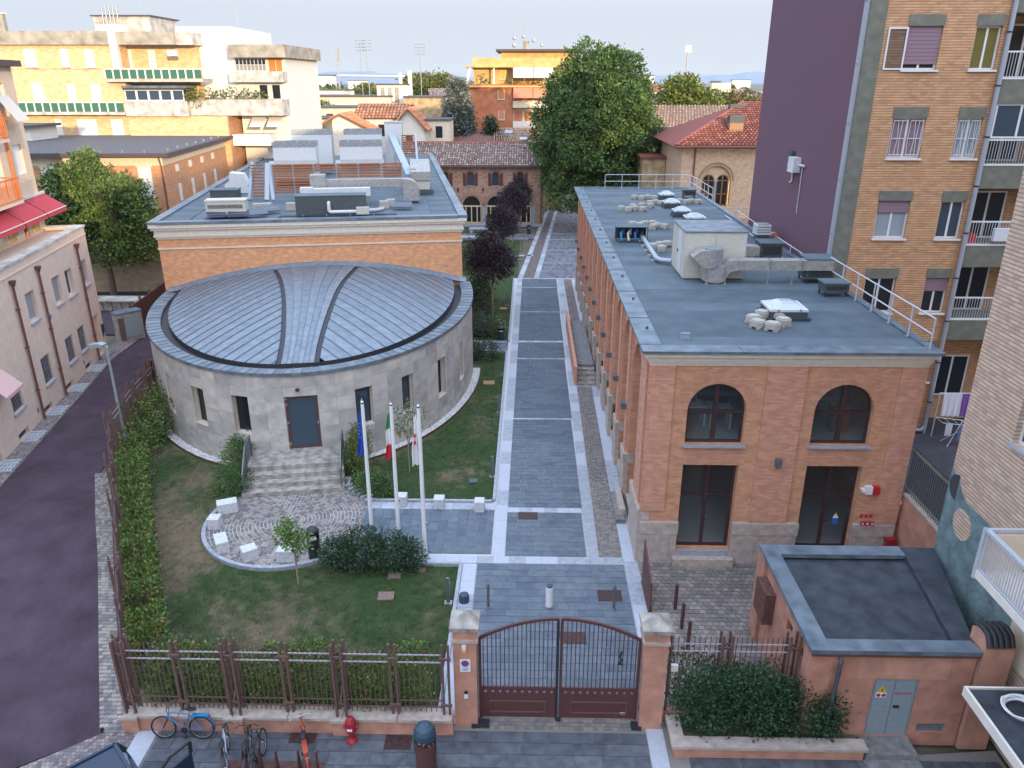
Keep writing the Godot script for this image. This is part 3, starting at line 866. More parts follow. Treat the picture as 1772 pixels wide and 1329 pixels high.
	for side in [-1, 1]:
		var zone := PackedVector2Array()
		var edge: Array = gl if side < 0 else gr
		for e in edge: if e.y < 12.9: zone.append(e + P2(side * 0.1, 0))
		var arc := []
		for p in rim: if (p.x - zone[-1].x) * side > 0 and p.z > 0.05: arc.append(P2(p.x, p.z))
		if side > 0: arc.reverse()
		arc.sort_custom(func(q, w): return atan2(q.y, (q.x - 0.2) * side) > atan2(w.y, (w.x - 0.2) * side))
		for e in arc: zone.append(e)
		zone.append(P2(side * 7.6 + 0.2, 0.02))
		var d := P2(side * 0.57, 0.82); var nn := P2(-side * 0.82, 0.57)     # along and across the sheets
		for k in range(-14, 26):
			var q0 := k * 0.57; var q1 := q0 + 0.57
			var s := MB.new()
			for j in range(-16, 18):
				var quad := PackedVector2Array([d * j + nn * q0, d * (j + 1) + nn * q0, d * (j + 1) + nn * (q1 - 0.012), d * j + nn * (q1 - 0.012)])
				for poly in Geometry2D.intersect_polygons(quad, zone):
					var idx := Geometry2D.triangulate_polygon(poly)
					for i in range(0, idx.size(), 3):
						var tr := []
						for e in 3:
							var p: Vector2 = poly[idx[i + e]]
							tr.append(V(p.x, dome(p.x, p.y), p.y))
						s.trin(tr[0], tr[1], tr[2], Vector3.UP)
				var ma := d * j + nn * q1; var mb := d * (j + 1) + nn * q1
				for ln in Geometry2D.intersect_polyline_with_polygon(PackedVector2Array([ma, mb]), zone):
					if ln.size() > 1: s.bar(V(ln[0].x, dome(ln[0].x, ln[0].y) + 0.015, ln[0].y), V(ln[1].x, dome(ln[1].x, ln[1].y) + 0.015, ln[1].y), 0.025, 0.045)
			if s.v.size(): mi("roof_sheet", s, "zinc" if k % 2 else "zinc2", t)
	for k in 6:
		var s := MB.new()
		for j in 26:
			var z0 := 0.05 + 13.06 * j / 26.0; var z1 := 0.05 + 13.06 * (j + 1) / 26.0
			var q := []
			for e in [[z0, k], [z0, k + 1], [z1, k + 1], [z1, k]]:
				var x := lerpf(line_x(gl, e[0]) + 0.1, line_x(gr, e[0]) - 0.1, e[1] / 6.0)
				q.append(V(x, dome(x, e[0]) + 0.02, e[0]))
			s.quadn(q[0], q[1], q[2], q[3], Vector3.UP)
			if k < 5: s.bar(q[1] + V(0, 0.015, 0), q[2] + V(0, 0.015, 0), 0.02, 0.04)
		mi("roof_sheet", s, "zinc2" if k % 2 else "zinc", t)
	for e in [gl, gr]:
		var s := MB.new()
		for j in 40:
			var z0 := 0.03 + 13.08 * j / 40.0; var z1 := 0.03 + 13.08 * (j + 1) / 40.0
			var x0 := line_x(e, z0); var x1 := line_x(e, z1)
			s.quadn(V(x0 - 0.12, dome(x0, z0) - 0.03, z0), V(x0 + 0.12, dome(x0, z0) - 0.03, z0), V(x1 + 0.12, dome(x1, z1) - 0.03, z1), V(x1 - 0.12, dome(x1, z1) - 0.03, z1), Vector3.UP)
			for sd in [-1, 1]: s.quadn(V(x0 + sd * 0.11, dome(x0, z0) - 0.03, z0), V(x1 + sd * 0.11, dome(x1, z1) - 0.03, z1), V(x1 + sd * 0.11, dome(x1, z1) + 0.03, z1), V(x0 + sd * 0.11, dome(x0, z0) + 0.03, z0), V(sd, 0, 0))
		mi("valley", s, "lead", t)
	# flashing against the hall
	var fl := MB.new()
	for i in 32:
		var x0 := -8.0 + 16.4 * i / 32.0; var x1 := -8.0 + 16.4 * (i + 1) / 32.0
		fl.quadn(V(x0, dome(x0, 0) - 0.02, 0.28), V(x1, dome(x1, 0) - 0.02, 0.28), V(x1, dome(x1, 0) + 0.2, 0.012), V(x0, dome(x0, 0) + 0.2, 0.012), V(0, 1, 1))
	mi("flashing", fl, "zinc", t)
	# terrace, steps and railings at the door; steps are a thing of their own
	var st := thing("door_steps", "weathered stone landing and steps before the rotunda door", "steps", HALL, deg_to_rad(HALL_TURN))
	var fz := oval(PI / 2).z
	bx("landing", "step_stone", st, -1.75, 0, fz - 0.6, 2.0, 0.76, fz + 1.3)
	for i in 3: bx("step", "step_stone", st, -1.78 - 0.02 * i, 0, fz + 1.3 + 0.36 * i, 2.03 + 0.02 * i, 0.57 - 0.19 * i, fz + 1.66 + 0.36 * i)
	for sd in [-1, 1]:
		var g := MB.new()
		var x := -1.72 if sd < 0 else 1.97
		var pa := V(x, 1.66, fz + 0.2); var pb := V(x, 1.66, fz + 1.25); var pc := V(x, 0.95, fz + 2.3)
		for e in [[pa, pb], [pb, pc]]: g.bar(e[0], e[1], 0.045, 0.045); g.bar(e[0] - V(0, 0.8, 0), e[1] - V(0, 0.8, 0), 0.03, 0.03)
		for e in [pa, pb, pc]: g.bar(e, e - V(0, 0.9, 0), 0.05, 0.05)
		mi("railing", g, "post_grey", st)
		var gp := MB.new()
		gp.quad(pa - V(0, 0.75, 0), pb - V(0, 0.75, 0), pb - V(0, 0.06, 0), pa - V(0, 0.06, 0)); gp.quad(pb - V(0, 0.75, 0), pc - V(0, 0.75, 0), pc - V(0, 0.06, 0), pb - V(0, 0.06, 0))
		mi("railing_mesh", gp, "post_grey", st)
	# white pebbles in a steel edge
	var pe := MB.new()
	for i in 80:
		var b0 := deg_to_rad(lerpf(10, 170, i / 80.0)); var b1 := deg_to_rad(lerpf(10, 170, (i + 1) / 80.0))
		if rad_to_deg(b0) > 80 and rad_to_deg(b0) < 96: continue
		pe.quadn(oval(b0) + V(0, 0.01, 0), oval(b1) + V(0, 0.01, 0), oval(b1, -0.4) + V(0, 0.005, 0), oval(b0, -0.4) + V(0, 0.005, 0), Vector3.UP)
	var bed := holder("pebble_bed")
	bed.position = HALL; bed.rotation.y = deg_to_rad(HALL_TURN)
	mi("bed", pe, "pebble", bed)
	pe = MB.new()
	for i in 80:
		var b0 := deg_to_rad(lerpf(10, 170, i / 80.0)); var b1 := deg_to_rad(lerpf(10, 170, (i + 1) / 80.0))
		if rad_to_deg(b0) > 80 and rad_to_deg(b0) < 96: continue
		pe.bar(oval(b0, -0.42) + V(0, 0.0, 0), oval(b1, -0.42) + V(0, 0.0, 0), 0.03, 0.12)
	mi("steel_edge", pe, "rust_edge", bed)
	pe = MB.new()
	for i in 3400:
		var a := deg_to_rad(R.randf_range(12, 168))
		if rad_to_deg(a) > 80 and rad_to_deg(a) < 96: continue
		var p := oval(a, -R.randf_range(0.03, 0.39))
		var r := R.randf_range(0.025, 0.05)
		pe.col = Color(1, 1, 1) * R.randf_range(0.45, 0.75)
		pe.ell(p + V(0, 0.025, 0), V(r, r * 0.7, r * R.randf_range(0.7, 1.2)), 5, 3)
	var sp := StandardMaterial3D.new(); sp.vertex_color_use_as_albedo = true; sp.roughness = 0.8
	M["vertex_plain"] = sp
	stuff(mi("pebbles", pe, sp, bed))
func smooth_line(p: Array) -> Array:
	var cv := Curve2D.new()
	for i in p.size():
		var d: Vector2 = (p[mini(i + 1, p.size() - 1)] - p[maxi(i - 1, 0)]) / 6.0
		cv.add_point(p[i], -d, d)
	return Array(cv.tessellate_even_length(5, 0.5))
func line_x(p: Array, z: float) -> float:
	for i in p.size() - 1:
		if z >= p[i].y and z <= p[i + 1].y: return lerpf(p[i].x, p[i + 1].x, (z - p[i].y) / maxf(0.001, p[i + 1].y - p[i].y))
	return p[-1].x if z > p[-1].y else p[0].x

func hall_thing(called: String, label: String, category: String, x: float, y: float, z: float, group := "", turn := 0.0) -> Node3D:
	return thing(called, label, category, HALL + V(x, y, z).rotated(Vector3.UP, deg_to_rad(HALL_TURN)), deg_to_rad(HALL_TURN) + turn, group)
# stepped cornice round a box, overhang grows with height
func cornice(x0: float, x1: float, z0: float, z1: float, tiers: Array) -> MB:
	var b := MB.new()
	for e in tiers: b.box(x0 - e[0], e[1], z0 - e[0], x1 + e[0], e[2] - 0.002, z1 + e[0])
	return b
func west_hall() -> void:
	var t := thing("brick_hall", "long orange brick hall behind the rotunda with machinery on its roof", "building", HALL, deg_to_rad(HALL_TURN))
	var w := MB.new()
	w.box(-8.2, -0.1, -40, 8.2, 7.06, 0)
	mi("wall", w, "brick_hall_l", t)
	w = MB.new()
	w.box(-8.25, 6.5, -40.05, 8.25, 6.58, 0.05)
	mi("string_course", w, "cornice", t)
	mi("cornice", cornice(-8.2, 8.2, -40, 0, [[0.06, 7.06, 7.18], [0.14, 7.18, 7.28], [0.1, 7.28, 7.55], [0.22, 7.55, 7.68], [0.3, 7.68, 7.86]]), "cornice", t)
	bx("roof", "membrane", t, -8.2, 7.86, -40, 8.2, 7.9, 0)
	# coping sheets round the edge
	for i in 10:
		for sd in [-1, 1]:
			bx("coping_sheet", "zinc_cope" if i % 2 else "zinc2", t, sd * 8.54, 7.86, -4.0 * i + (0.3 if i == 0 else 0.0), sd * 8.05, 8.02, -4.0 * (i + 1) + 0.02)
	for i in 5: bx("coping_sheet", "zinc_cope" if i % 2 else "zinc2", t, -8.04 + i * 3.216, 7.861, -0.16, -8.04 + (i + 1) * 3.216 - 0.02, 8.018, 0.335)
	# ribbed walkway sheets along the eaves
	for sd in [-1, 1]:
		for i in 36:
			var o := bx("roof_sheet", "membrane2" if i % 2 else "membrane", t, sd * 8.03, 7.9, -0.4 - 1.08 * i, sd * 6.6, 7.93, -0.4 - 1.08 * (i + 1) + 0.02)
			o.rotation.x += 0.012
	# --- things on the roof ---
	var o: Node3D
	o = hall_thing("condenser", "long cream condenser with a louvred grille at the roof's front corner", "air unit", -4.67, 7.95, -1.5)
	bx("case", "unit_cream", o, -1.06, 0.14, -0.45, 1.06, 0.9, 0.45); bx("lid", "unit_cream", o, -1.1, 0.901, -0.48, 1.1, 0.97, 0.48)
	bx("grille", "unit_dark", o, -0.95, 0.52, 0.45, 0.9, 0.72, 0.456); bx("base", "black_metal", o, -1.0, 0, -0.4, 1.0, 0.139, 0.4)
	for i in 9: bx("slat", "duct", o, -0.94, 0.53 + 0.021 * i, 0.456, 0.89, 0.538 + 0.021 * i, 0.47)
	o = hall_thing("plant_box", "wide dark grey ventilation cabinet at the front of the west roof", "air unit", 1.0, 7.92, -1.6)
	bx("case", "unit_dark", o, -1.93, 0, -0.55, 1.93, 1.1, 0.55); bx("lid", "membrane", o, -1.97, 1.101, -0.58, 1.97, 1.14, 0.58)
	var pm := MB.new()
	pm.tube([V(-0.1, 0.75, 0.56), V(-0.1, 0.75, 0.72), V(-0.1, 0.7, 0.76), V(-0.1, 0.32, 0.76), V(-0.06, 0.26, 0.76), V(1.4, 0.26, 0.76)], 0.1, 8)
	mi("pipe", pm, "unit_white", o)
	bx("filter_box", "unit_cream", o, 1.4, 0.1, 0.6, 2.1, 0.5, 0.95)
	pm = MB.new(); pm.tube([V(2.1, 0.3, 0.77), V(2.5, 0.3, 0.77), V(2.95, 0.38, 0.77)], 0.13, 10)
	mi("metal_pipe", pm, "galv", o)
	# timber louvre screen
	o = hall_thing("louvre_screen", "timber louvre screen of brown slats across the west roof", "screen", 0, 7.92, -8.2)
	for e in [[-3.05, -1.8, 11, 0.45], [-1.76, -0.5, 11, 0.45], [-0.46, 0.92, 3, 1.72], [0.96, 2.3, 6, 1.2], [2.34, 3.75, 6, 1.2], [3.79, 5.1, 6, 1.2]]:
		for i in e[2]:
			var y: float = lerpf(2.12, e[3], float(i) / maxi(1, e[2] - 1)) if e[2] > 3 else 2.12 - 0.17 * i
			bx("slat", "louvre", o, e[0] + 0.03, y - 0.05, -0.05, e[1] - 0.03, y + 0.05, 0.03).rotate_object_local(V(1, 0, 0), -0.35)
	for x in [-3.08, -1.78, -0.48, 0.94, 2.32, 3.77, 5.12]: bx("post", "steel_blue", o, x - 0.03, 0.0, -0.12, x + 0.03, 2.2, -0.052)
	o = hall_thing("louvre_screen", "slanting timber louvre panel between two thick grey struts near the west eaves", "screen", -4.0, 7.92, -8.6)
	for i in 11: bx("slat", "louvre", o, -0.42, 0.15 + 0.19 * i, -0.05, 0.36, 0.24 + 0.19 * i, 0.03)
	var b := MB.new()
	b.bar(V(-0.62, 0, 0.35), V(-0.3, 2.25, -0.5), 0.2, 0.28); b.bar(V(0.45, 0, 0.5), V(0.62, 2.2, -0.2), 0.16, 0.28)
	b.bar(V(0.85, 0, 0.5), V(0.68, 2.2, -0.2), 0.1, 0.2)
	mi("strut", b, "steel_blue", o)
	o = hall_thing("louvre_screen", "far timber louvre panel beside the tall white duct box", "screen", 5.9, 8.6, -26)
	for i in 10: bx("slat", "louvre", o, -0.6, 0.3 + 0.19 * i, -0.05, 0.5, 0.39 + 0.19 * i, 0.03)
	b = MB.new(); b.bar(V(0.65, 0.1, 0.9), V(0.6, 2.2, -0.4), 0.16, 0.2); b.bar(V(-0.68, 0.1, 0.6), V(-0.7, 2.2, -0.2), 0.1, 0.16)
	mi("strut", b, "steel_blue", o)
	bx("base", "unit_dark", o, -0.7, -0.6, -0.5, 0.9, -0.1, 1.3)
	# big air handling units with open tops
	var ahu := [[-2.45, -16.5, 1.5, "large white air unit, front of the pair near the west eaves"], [2.25, -16.5, 1.52, "large white air unit, front of the pair beside the long beam"], [-1.85, -23, 1.55, "large white air unit, rear of the pair near the west eaves"], [2.2, -23, 1.5, "large white air unit, rear of the pair beside the long beam"]]
	for e in ahu:
		o = hall_thing("air_handler", e[3], "air unit", e[0], 8.3 if e[1] > -20 else 8.75, e[1], "white air handling units on the west roof")
		var hw: float = e[2]
		bx("case", "unit_white", o, -hw, 0.0, -1.0, hw, 2.25, 1.0)
		for q in [[-hw, -1.0, -hw + 0.04, 1.0], [hw - 0.04, -1.0, hw, 1.0], [-hw + 0.04, -1.0, hw - 0.04, -0.96], [-hw + 0.04, 0.96, hw - 0.04, 1.0]]: bx("rim", "galv", o, q[0], 2.251, q[1], q[2], 2.62, q[3])
		for x in [-0.95, 0.0, 0.95]: bx("rib", "unit_white", o, x - 0.03, 2.251, -0.955, x + 0.03, 2.6, -0.92)
		bx("fan_deck", "unit_dark", o, -hw + 0.05, 2.25, -0.9, hw - 0.05, 2.27, 0.95)
		bx("base", "unit_dark", o, -hw + 0.1, -0.36, -0.9, hw - 0.1, 0, 0.9)
		if e[1] > -20:
			var sh := bx("sloping_panel", "duct", o, -hw - 0.3, 1.2, 1.05, hw + 0.1, 1.25, 2.2)
			sh.rotation.x = 0.18
			for x in [-hw, hw - 0.1]: bx("panel_leg", "steel_blue", o, x, -0.36, 2.0, x + 0.06, 1.12, 2.06)
	o = hall_thing("duct_box", "tall pale duct box at the far end of the west roof", "air unit", 4.66, 7.95, -27)
	bx("case", "unit_white", o, -0.75, 0, -1, 0.75, 3.72, 1); bx("lid", "duct", o, -0.78, 3.721, -1.03, 0.78, 3.8, 1.03); bx("louvre_face", "unit_dark", o, 0.75, 2.2, -0.8, 0.78, 3.5, 0.8)
	o = hall_thing("roof_beam", "long pale steel beam running up the west roof beside the screens", "beam", 5.2, 7.95, -18)
	b = MB.new(); b.bar(V(0.4, 1.1, 8.5), V(-0.75, 2.7, -7.5), 0.5, 0.35); mi("beam", b, "steel_blue", o)
	b = MB.new(); for e in [[0.35, 1.0, 7.5], [0.0, 1.7, 1.0], [-0.5, 2.4, -6]]: b.box(e[0] - 0.08, 0, e[2] - 0.08, e[0] + 0.08, e[1], e[2] + 0.08)
	mi("support", b, "steel_blue", o)
	o = hall_thing("air_duct", "long grey square duct with a box end and round elbow on the west roof", "duct", 2.4, 7.95, -6)
	bx("duct_run", "duct", o, -2.0, 0.95, -0.3, 2.8, 1.42, 0.3); bx("end_box", "duct", o, -2.9, 0.9, -0.45, -1.99, 1.72, 0.45)
	for x in [-1.2, -0.2, 0.8, 1.8]: bx("flange", "galv", o, x - 0.02, 0.93, -0.33, x + 0.02, 1.45, 0.33)
	b = MB.new()
	var arc := [P2(0, 1.4)]
	for i in 9: arc.append(P2(0.25 + 0.75 * sin(i * PI / 16), 0.65 + 0.75 * cos(i * PI / 16)))
	arc.append(P2(1.0, 0.1)); arc.append(P2(0, 0.1))
	b.plate(Transform3D(Basis(), V(2.7, 0, 0.5)), arc, 1.0)
	mi("elbow", b, "duct", o)
	for x in [2.0, 3.6]: bx("leg", "galv", o, x, 0, 0.52, x + 0.04, 0.9, 0.56)
	o = hall_thing("air_duct", "low pale duct lying under the long square duct on the west roof", "duct", 1.0, 7.95, -5.0)
	bx("duct_run", "unit_white", o, -1.3, 0.55, -0.28, 2.1, 1.02, 0.28); bx("box", "unit_white", o, -2.05, 0.45, -0.3, -1.31, 1.08, 0.3); bx("box", "unit_white", o, 0.3, 0.5, 0.285, 0.9, 1.06, 0.5)
	bx("leg", "galv", o, -1.2, 0, -0.05, -1.14, 0.55, 0.05); bx("leg", "galv", o, 1.9, 0, -0.05, 1.96, 0.55, 0.05)
	o = hall_thing("air_duct", "broad hooded duct with an opening at the east side of the west roof", "duct", 6.3, 7.95, -10.2)
	b = MB.new()
	b.plate(Transform3D(Basis(V(0, 0, -1), Vector3.UP, V(1, 0, 0)), V(0.66, 0.9, 0)), [P2(-1.0, 0), P2(1.4, 0), P2(1.4, 1.15), P2(0.2, 1.2), P2(-1.0, 0.55)], 1.3)
	mi("hood", b, "duct", o)
	bx("opening", "unit_dark", o, -0.64, 1.3, 0.4, -0.3, 1.62, 0.75); bx("stand", "unit_cream", o, -0.5, 0.02, -0.9, 0.6, 0.9, 0.9); bx("base", "unit_dark", o, -0.8, 0, -1.2, 0.8, 0.3, 1.25)
	o = hall_thing("air_unit", "low grey box with white hood by the west eaves", "air unit", -6.0, 7.95, -8.4)
	bx("case", "unit_dark", o, -0.95, 0, -0.5, 0.75, 0.62, 0.5); bx("lid", "membrane", o, -1.0, 0.621, -0.55, 0.8, 0.68, 0.55)
	o = hall_thing("vent_hood", "white bent ventilation hood behind the low grey roof box", "vent", -5.9, 7.95, -11.8)
	b = MB.new()
	b.plate(Transform3D(Basis(), V(-0.8, 0, 0.5)), [P2(0, 0), P2(1.5, 0), P2(1.5, 0.65), P2(1.25, 1.25), P2(0.4, 1.35), P2(0.3, 0.75), P2(0, 0.6)], 1.0)
	mi("hood", b, "unit_white", o); bx("mouth", "unit_dark", o, 0.7, 0.1, -0.3, 0.73, 0.55, 0.3)
	for i in 5:
		o = hall_thing("solar_module", ["dark solar panel lying beside the cream condenser", "dark solar panel lying in front of the cream condenser", "tilted dark solar panel before the louvre screen", "dark solar panel between the condenser and the grey cabinet", "dark solar panel at the foot of the round duct elbow"][i], "solar panel", [-5.2, -4.0, -2.6, -3.1, 5.0][i], 7.97, [-0.7, -0.75, -2.6, -1.4, -3.0][i], "solar panels on the west roof", [0.2, 0.1, 0.5, 0.45, 0.0][i])
		var pv := bx("panel", "panel_pv", o, -0.55, 0.2, -0.4, 0.55, 0.24, 0.4); pv.rotation.x = 0.25
		bx("frame_leg", "galv", o, -0.5, 0, -0.35, -0.46, 0.26, -0.31); bx("frame_leg", "galv", o, 0.46, 0, -0.35, 0.5, 0.26, -0.31)
		var gr := bx("grid_line", "galv", o, -0.55, 0.23, -0.012, 0.55, 0.245, 0.012); gr.rotation.x = 0.25
	o = hall_thing("solar_strip", "row of blue solar panels along the front edge of the west roof", "solar panel", 1.4, 7.97, -0.62)
	for i in 5: bx("panel", "panel_pv", o, -3.2 + i * 1.3, 0.05, -0.22, -1.96 + i * 1.3, 0.09, 0.22); bx("clamp", "galv", o, -3.26 + i * 1.3, 0, -0.05, -3.2 + i * 1.3, 0.12, 0.05)
	for e in [[-3.4, -3.6], [-2.9, -3.7], [-1.5, -3.6], [3.9, -3.6], [4.3, -4.3]]:
		o = hall_thing("ballast_block", "pale concrete ballast block at the foot of the west roof's louvre screen", "block", e[0], 7.92, e[1], "ballast blocks on the west roof")
		bx("block", "concrete_block", o, -0.26, 0, -0.22, 0.26, 0.42, 0.22); bx("foot", "concrete_block", o, -0.3, 0, -0.26, 0.3, 0.12, 0.26)
# window set into a wall opening: frame ring with bars, pane, optional sill; all in the transform tf whose z points outwards
func window(parent: Node, tf: Transform3D, w: float, h: float, fm := "frame_white", pane := "dark_glass", mull := 1, trans := 0.0, depth := 0.15, sill := "", fw := 0.07) -> MeshInstance3D:
	var key := "w%.2f_%.2f_%d_%.2f_%.2f" % [w, h, mull, trans, fw]
	var f := mi("window", shared(key, func():
		var b := MB.new()
		b.box(0, 0, -0.06, fw, h, 0); b.box(w - fw, 0, -0.06, w, h, 0); b.box(fw, 0, -0.06, w - fw, fw, 0); b.box(fw, h - fw, -0.06, w - fw, h, 0)
		for i in mull:
			var x := w * (i + 1.0) / (mull + 1)
			b.box(x - fw * 0.6, fw, -0.055, x + fw * 0.6, h - fw, 0.002)
		if trans > 0: b.box(fw, trans - fw * 0.5, -0.056, w - fw, trans + fw * 0.5, 0.001)
		return b), fm, parent)
	f.transform = tf * Transform3D(Basis(), V(0, 0, -depth))
	bx("pane", pane, f, fw, fw, -0.04, w - fw, h - fw, -0.025)
	if sill != "": bx("sill", sill, f, -0.06, -0.07, depth - 0.05, w + 0.06, -0.003, depth + 0.1)
	return f
func shutter(f: Node, m_: String, w: float, h: float, y0: float, depth: float) -> void:   # roller shutter let down to y0
	bx("shutter", m_, f, 0.04, y0, 0.012, w - 0.04, h - 0.02, 0.04)
	var n := int((h - y0) / 0.14)
	for i in n: bx("shutter_slat", m_, f, 0.045, y0 + i * 0.14 + 0.012, 0.04, w - 0.045, y0 + i * 0.14 + 0.13, 0.052)
func pipe(parent: Node, called: String, pts: Array, r: float, m_: String, k := 8) -> MeshInstance3D:
	var b := MB.new(); b.tube(pts, r, k)
	return mi(called, b, m_, parent)
func railing(o: Node, p: Array, h: float, step: float, m_: String, r := 0.025) -> void:
	for i in p.size() - 1:
		var a: Vector3 = p[i]; var c: Vector3 = p[i + 1]
		var n := maxi(1, int(round(a.distance_to(c) / step)))
		for j in n + (1 if i == p.size() - 2 else 0):
			var q := a.lerp(c, float(j) / n)
			pipe(o, "post", [q, q + V(0, h, 0)], r, m_, 6)
			bx("foot", "galv", o, q.x - 0.07, q.y - 0.02, q.z - 0.07, q.x + 0.07, q.y + 0.03, q.z + 0.07)
		for y in [h, h * 0.52]: pipe(o, "rail", [a + V(0, y, 0), c + V(0, y, 0)], r, m_, 6)
func east_hall() -> void:
	var t := thing("brick_hall", "long red brick hall with arched bays and a flat dark roof along the lane", "building")
	var X0 := 3.75; var X1 := 11.95; var Z0 := -21.9; var Z1 := -59.3
	# front
	var b := MB.new()
	var holes := [[1.22, 0.5, 2.98, 3.65], [5.13, 0.5, 6.88, 3.65], [1.2, 4.37, 3.0, 6.42, true], [5.1, 4.37, 6.9, 6.42, true]]
	b.wall(Transform3D(FZ, V(X0, 0, Z0)), X1 - X0, 7.02, holes, 0.4)
	# lane side, with a row of tall arched recesses
	var ah := []
	for i in 12:
		var z := 24.97 + 2.86 * i
		ah.append([59.3 - z - 0.95, 0.35, 59.3 - z + 0.95, 6.62, true])
	b.wall(Transform3D(FW, V(X0 + 0.05, 0, Z1)), Z0 - Z1, 7.02, ah, 0.6)
	b.wall(Transform3D(FE, V(X1, 0, Z0)), Z0 - Z1, 7.02, [], 0.1)
	b.quad(V(X1, 0, Z1), V(X0, 0, Z1), V(X0, 7.02, Z1), V(X1, 7.02, Z1))
	mi("wall", b, "brick_hall", t)
	b = MB.new()
	b.quadn(V(X0 + 0.66, 0, Z1), V(X0 + 0.66, 0, Z0 - 0.5), V(X0 + 0.66, 7, Z0 - 0.5), V(X0 + 0.66, 7, Z1), V(-1, 0, 0))
	mi("recess_wall", b, "brick_hall", t)
	for i in 12:
		var z := -24.97 - 2.86 * i
		window(t, Transform3D(FW, V(X0 + 0.6, 0.9, z - 0.6)), 1.2, 4.9, "frame_dark", "dark_glass", 1, 2.6, 0.0, "", 0.07)
	# pilasters, their stone feet and a lamp on each
	for i in 13:
		var z := -23.54 - 2.86 * i
		if i == 0: z = -22.9
		var hw := 0.95 if i == 0 else 0.42
		bx("pilaster", "brick_pilaster", t, X0 - 0.0, 2.0, z - hw, X0 + 0.1, 7.02, z + hw)
		bx("pilaster", "brick_pilaster", t, X0 - 0.07, 2.0, z - hw * 0.62, X0 - 0.001, 7.02, z + hw * 0.62)
		bx("plinth_stone", "plinth", t, X0 - 0.11, 0, z - hw - 0.06, X0 + 0.26, 1.6, z + hw + 0.06)
		bx("plinth_cap", "plinth", t, X0 - 0.14, 1.6, z - hw - 0.08, X0 + 0.26, 2.0, z + hw + 0.08)
		if i > 0:
			var lamp := bx("wall_lamp", "post_grey", t, X0 - 0.27, 3.68, z - 0.16, X0 - 0.072, 3.9, z + 0.16)
	for i in 12:
		var z := -24.97 - 2.86 * i
		bx("plinth_stone", "plinth", t, X0 + 0.02, 0, z - 0.99, X0 + 0.3, 0.352, z + 0.99)
	# front: pilaster strips, plinth
	for e in [[-0.06, 0.72], [3.5, 4.7], [7.5, 8.26]]:
		bx("pilaster", "brick_pilaster", t, X0 + e[0], 2.0 if e[0] < 0 else 1.6, Z0 - 0.001, X0 + e[1], 7.02, Z0 + 0.07)
	for e in [[0.0, 1.2], [3.0, 5.1], [6.9, 8.2]]:
		var y := 0.0
		bx("plinth_stone", "plinth", t, X0 + e[0] - 0.02, 0, Z0, X0 + e[1], 1.15, Z0 + 0.1)
		bx("plinth_cap", "plinth", t, X0 + e[0] - 0.03, 1.153, Z0, X0 + e[1] + 0.02, 1.58, Z0 + 0.14)
	for e in [[0.7, 0.0], [3.5, 1], [4.7, 1], [7.5, 1]]: bx("plinth_joint", "plinth", t, X0 + e[0] - 0.25, 0, Z0 + 0.1, X0 + e[0] + 0.25, 1.15, Z0 + 0.125)
	# flat arches of standing bricks over the openings
	for e in [[1.22, 2.98], [5.13, 6.88]]:
		for i in 26:
			var f := (i + 0.5) / 26.0
			bx("brick", ["brick_hall", "brick_pilaster"][i % 2], t, X0 + lerpf(e[0] - 0.05, e[1] + 0.05, i / 26.0) + 0.006, 3.66, Z0 + 0.0, X0 + lerpf(e[0] - 0.05, e[1] + 0.05, (i + 1) / 26.0) - 0.006, 4.26, Z0 + 0.012)
		for i in 44:
			var a := PI * (i + 0.5) / 44
			var o := bx("brick", ["brick_hall", "brick_pilaster"][i % 2], t, 0, 0, 0, 1, 1, 1)
			o.transform = Transform3D(Basis(V(0, 0, 1), a) * Basis.from_scale(V(0.42, 0.058, 0.02)), V(X0 + (e[0] + e[1]) / 2 + cos(a) * 1.13, 5.52 + sin(a) * 1.13, Z0 + 0.004))
	# glazing of the front
	for i in 2:
		var x: float = X0 + [1.22, 5.13][i]
		bx("sill", "white_stone", t, x - 0.08, 4.3, Z0 - 0.3, x + 1.86, 4.368, Z0 + 0.12)
		var f := MB.new()
		var r := 0.9
		for k in 16:
			var a := PI * k / 16; var c := PI * (k + 1) / 16
			f.bar(V(r - cos(a) * (r - 0.04), 1.15 + sin(a) * (r - 0.04), 0), V(r - cos(c) * (r - 0.04), 1.15 + sin(c) * (r - 0.04), 0), 0.08, 0.08)
		f.box(0, 0, -0.04, 0.08, 1.15, 0.04); f.box(1.72, 0, -0.04, 1.8, 1.15, 0.04); f.box(0.08, 0, -0.04, 1.72, 0.08, 0.04)
		f.box(0.83, 0.08, -0.04, 0.97, 2.0, 0.045); f.box(0.08, 1.0, -0.04, 1.72, 1.1, 0.05)
		var wn := mi("window", f, "frame_dark", t)
		wn.position = V(x - 0.02, 4.37, Z0 - 0.22)
		var pl := []
		for k in 17: pl.append(P2(r + cos(PI * k / 16) * 0.86, 1.15 + sin(PI * k / 16) * 0.86))
		pl.append(P2(0.04, 0.04)); pl.append(P2(1.76, 0.04))
		var pn := MB.new(); pn.plate(Transform3D(Basis(), V(0, 0, 0.01)), pl, 0.02)
		mi("pane", pn, "pane", wn)
		var d := window(t, Transform3D(FZ, V(x, 0.5, Z0)), 1.74, 3.14, "frame_dark", "pane", 1, 1.95, 0.25, "", 0.09)
		d.name = "door"
		bx("handle", "chrome", d, 0.92, 1.0, 0.0, 1.06, 1.04, 0.06); bx("lock", "chrome", d, 0.9, 1.3, 0.0, 0.94, 1.35, 0.03)
		bx("threshold", "plinth", t, x - 0.12, 0, Z0 - 0.38, x + 1.86, 0.3, Z0 + 0.32)
		bx("threshold", "white_stone", t, x - 0.02, 0.3, Z0 - 0.38, x + 1.78, 0.497, Z0 + 0.08)
	b = MB.new()
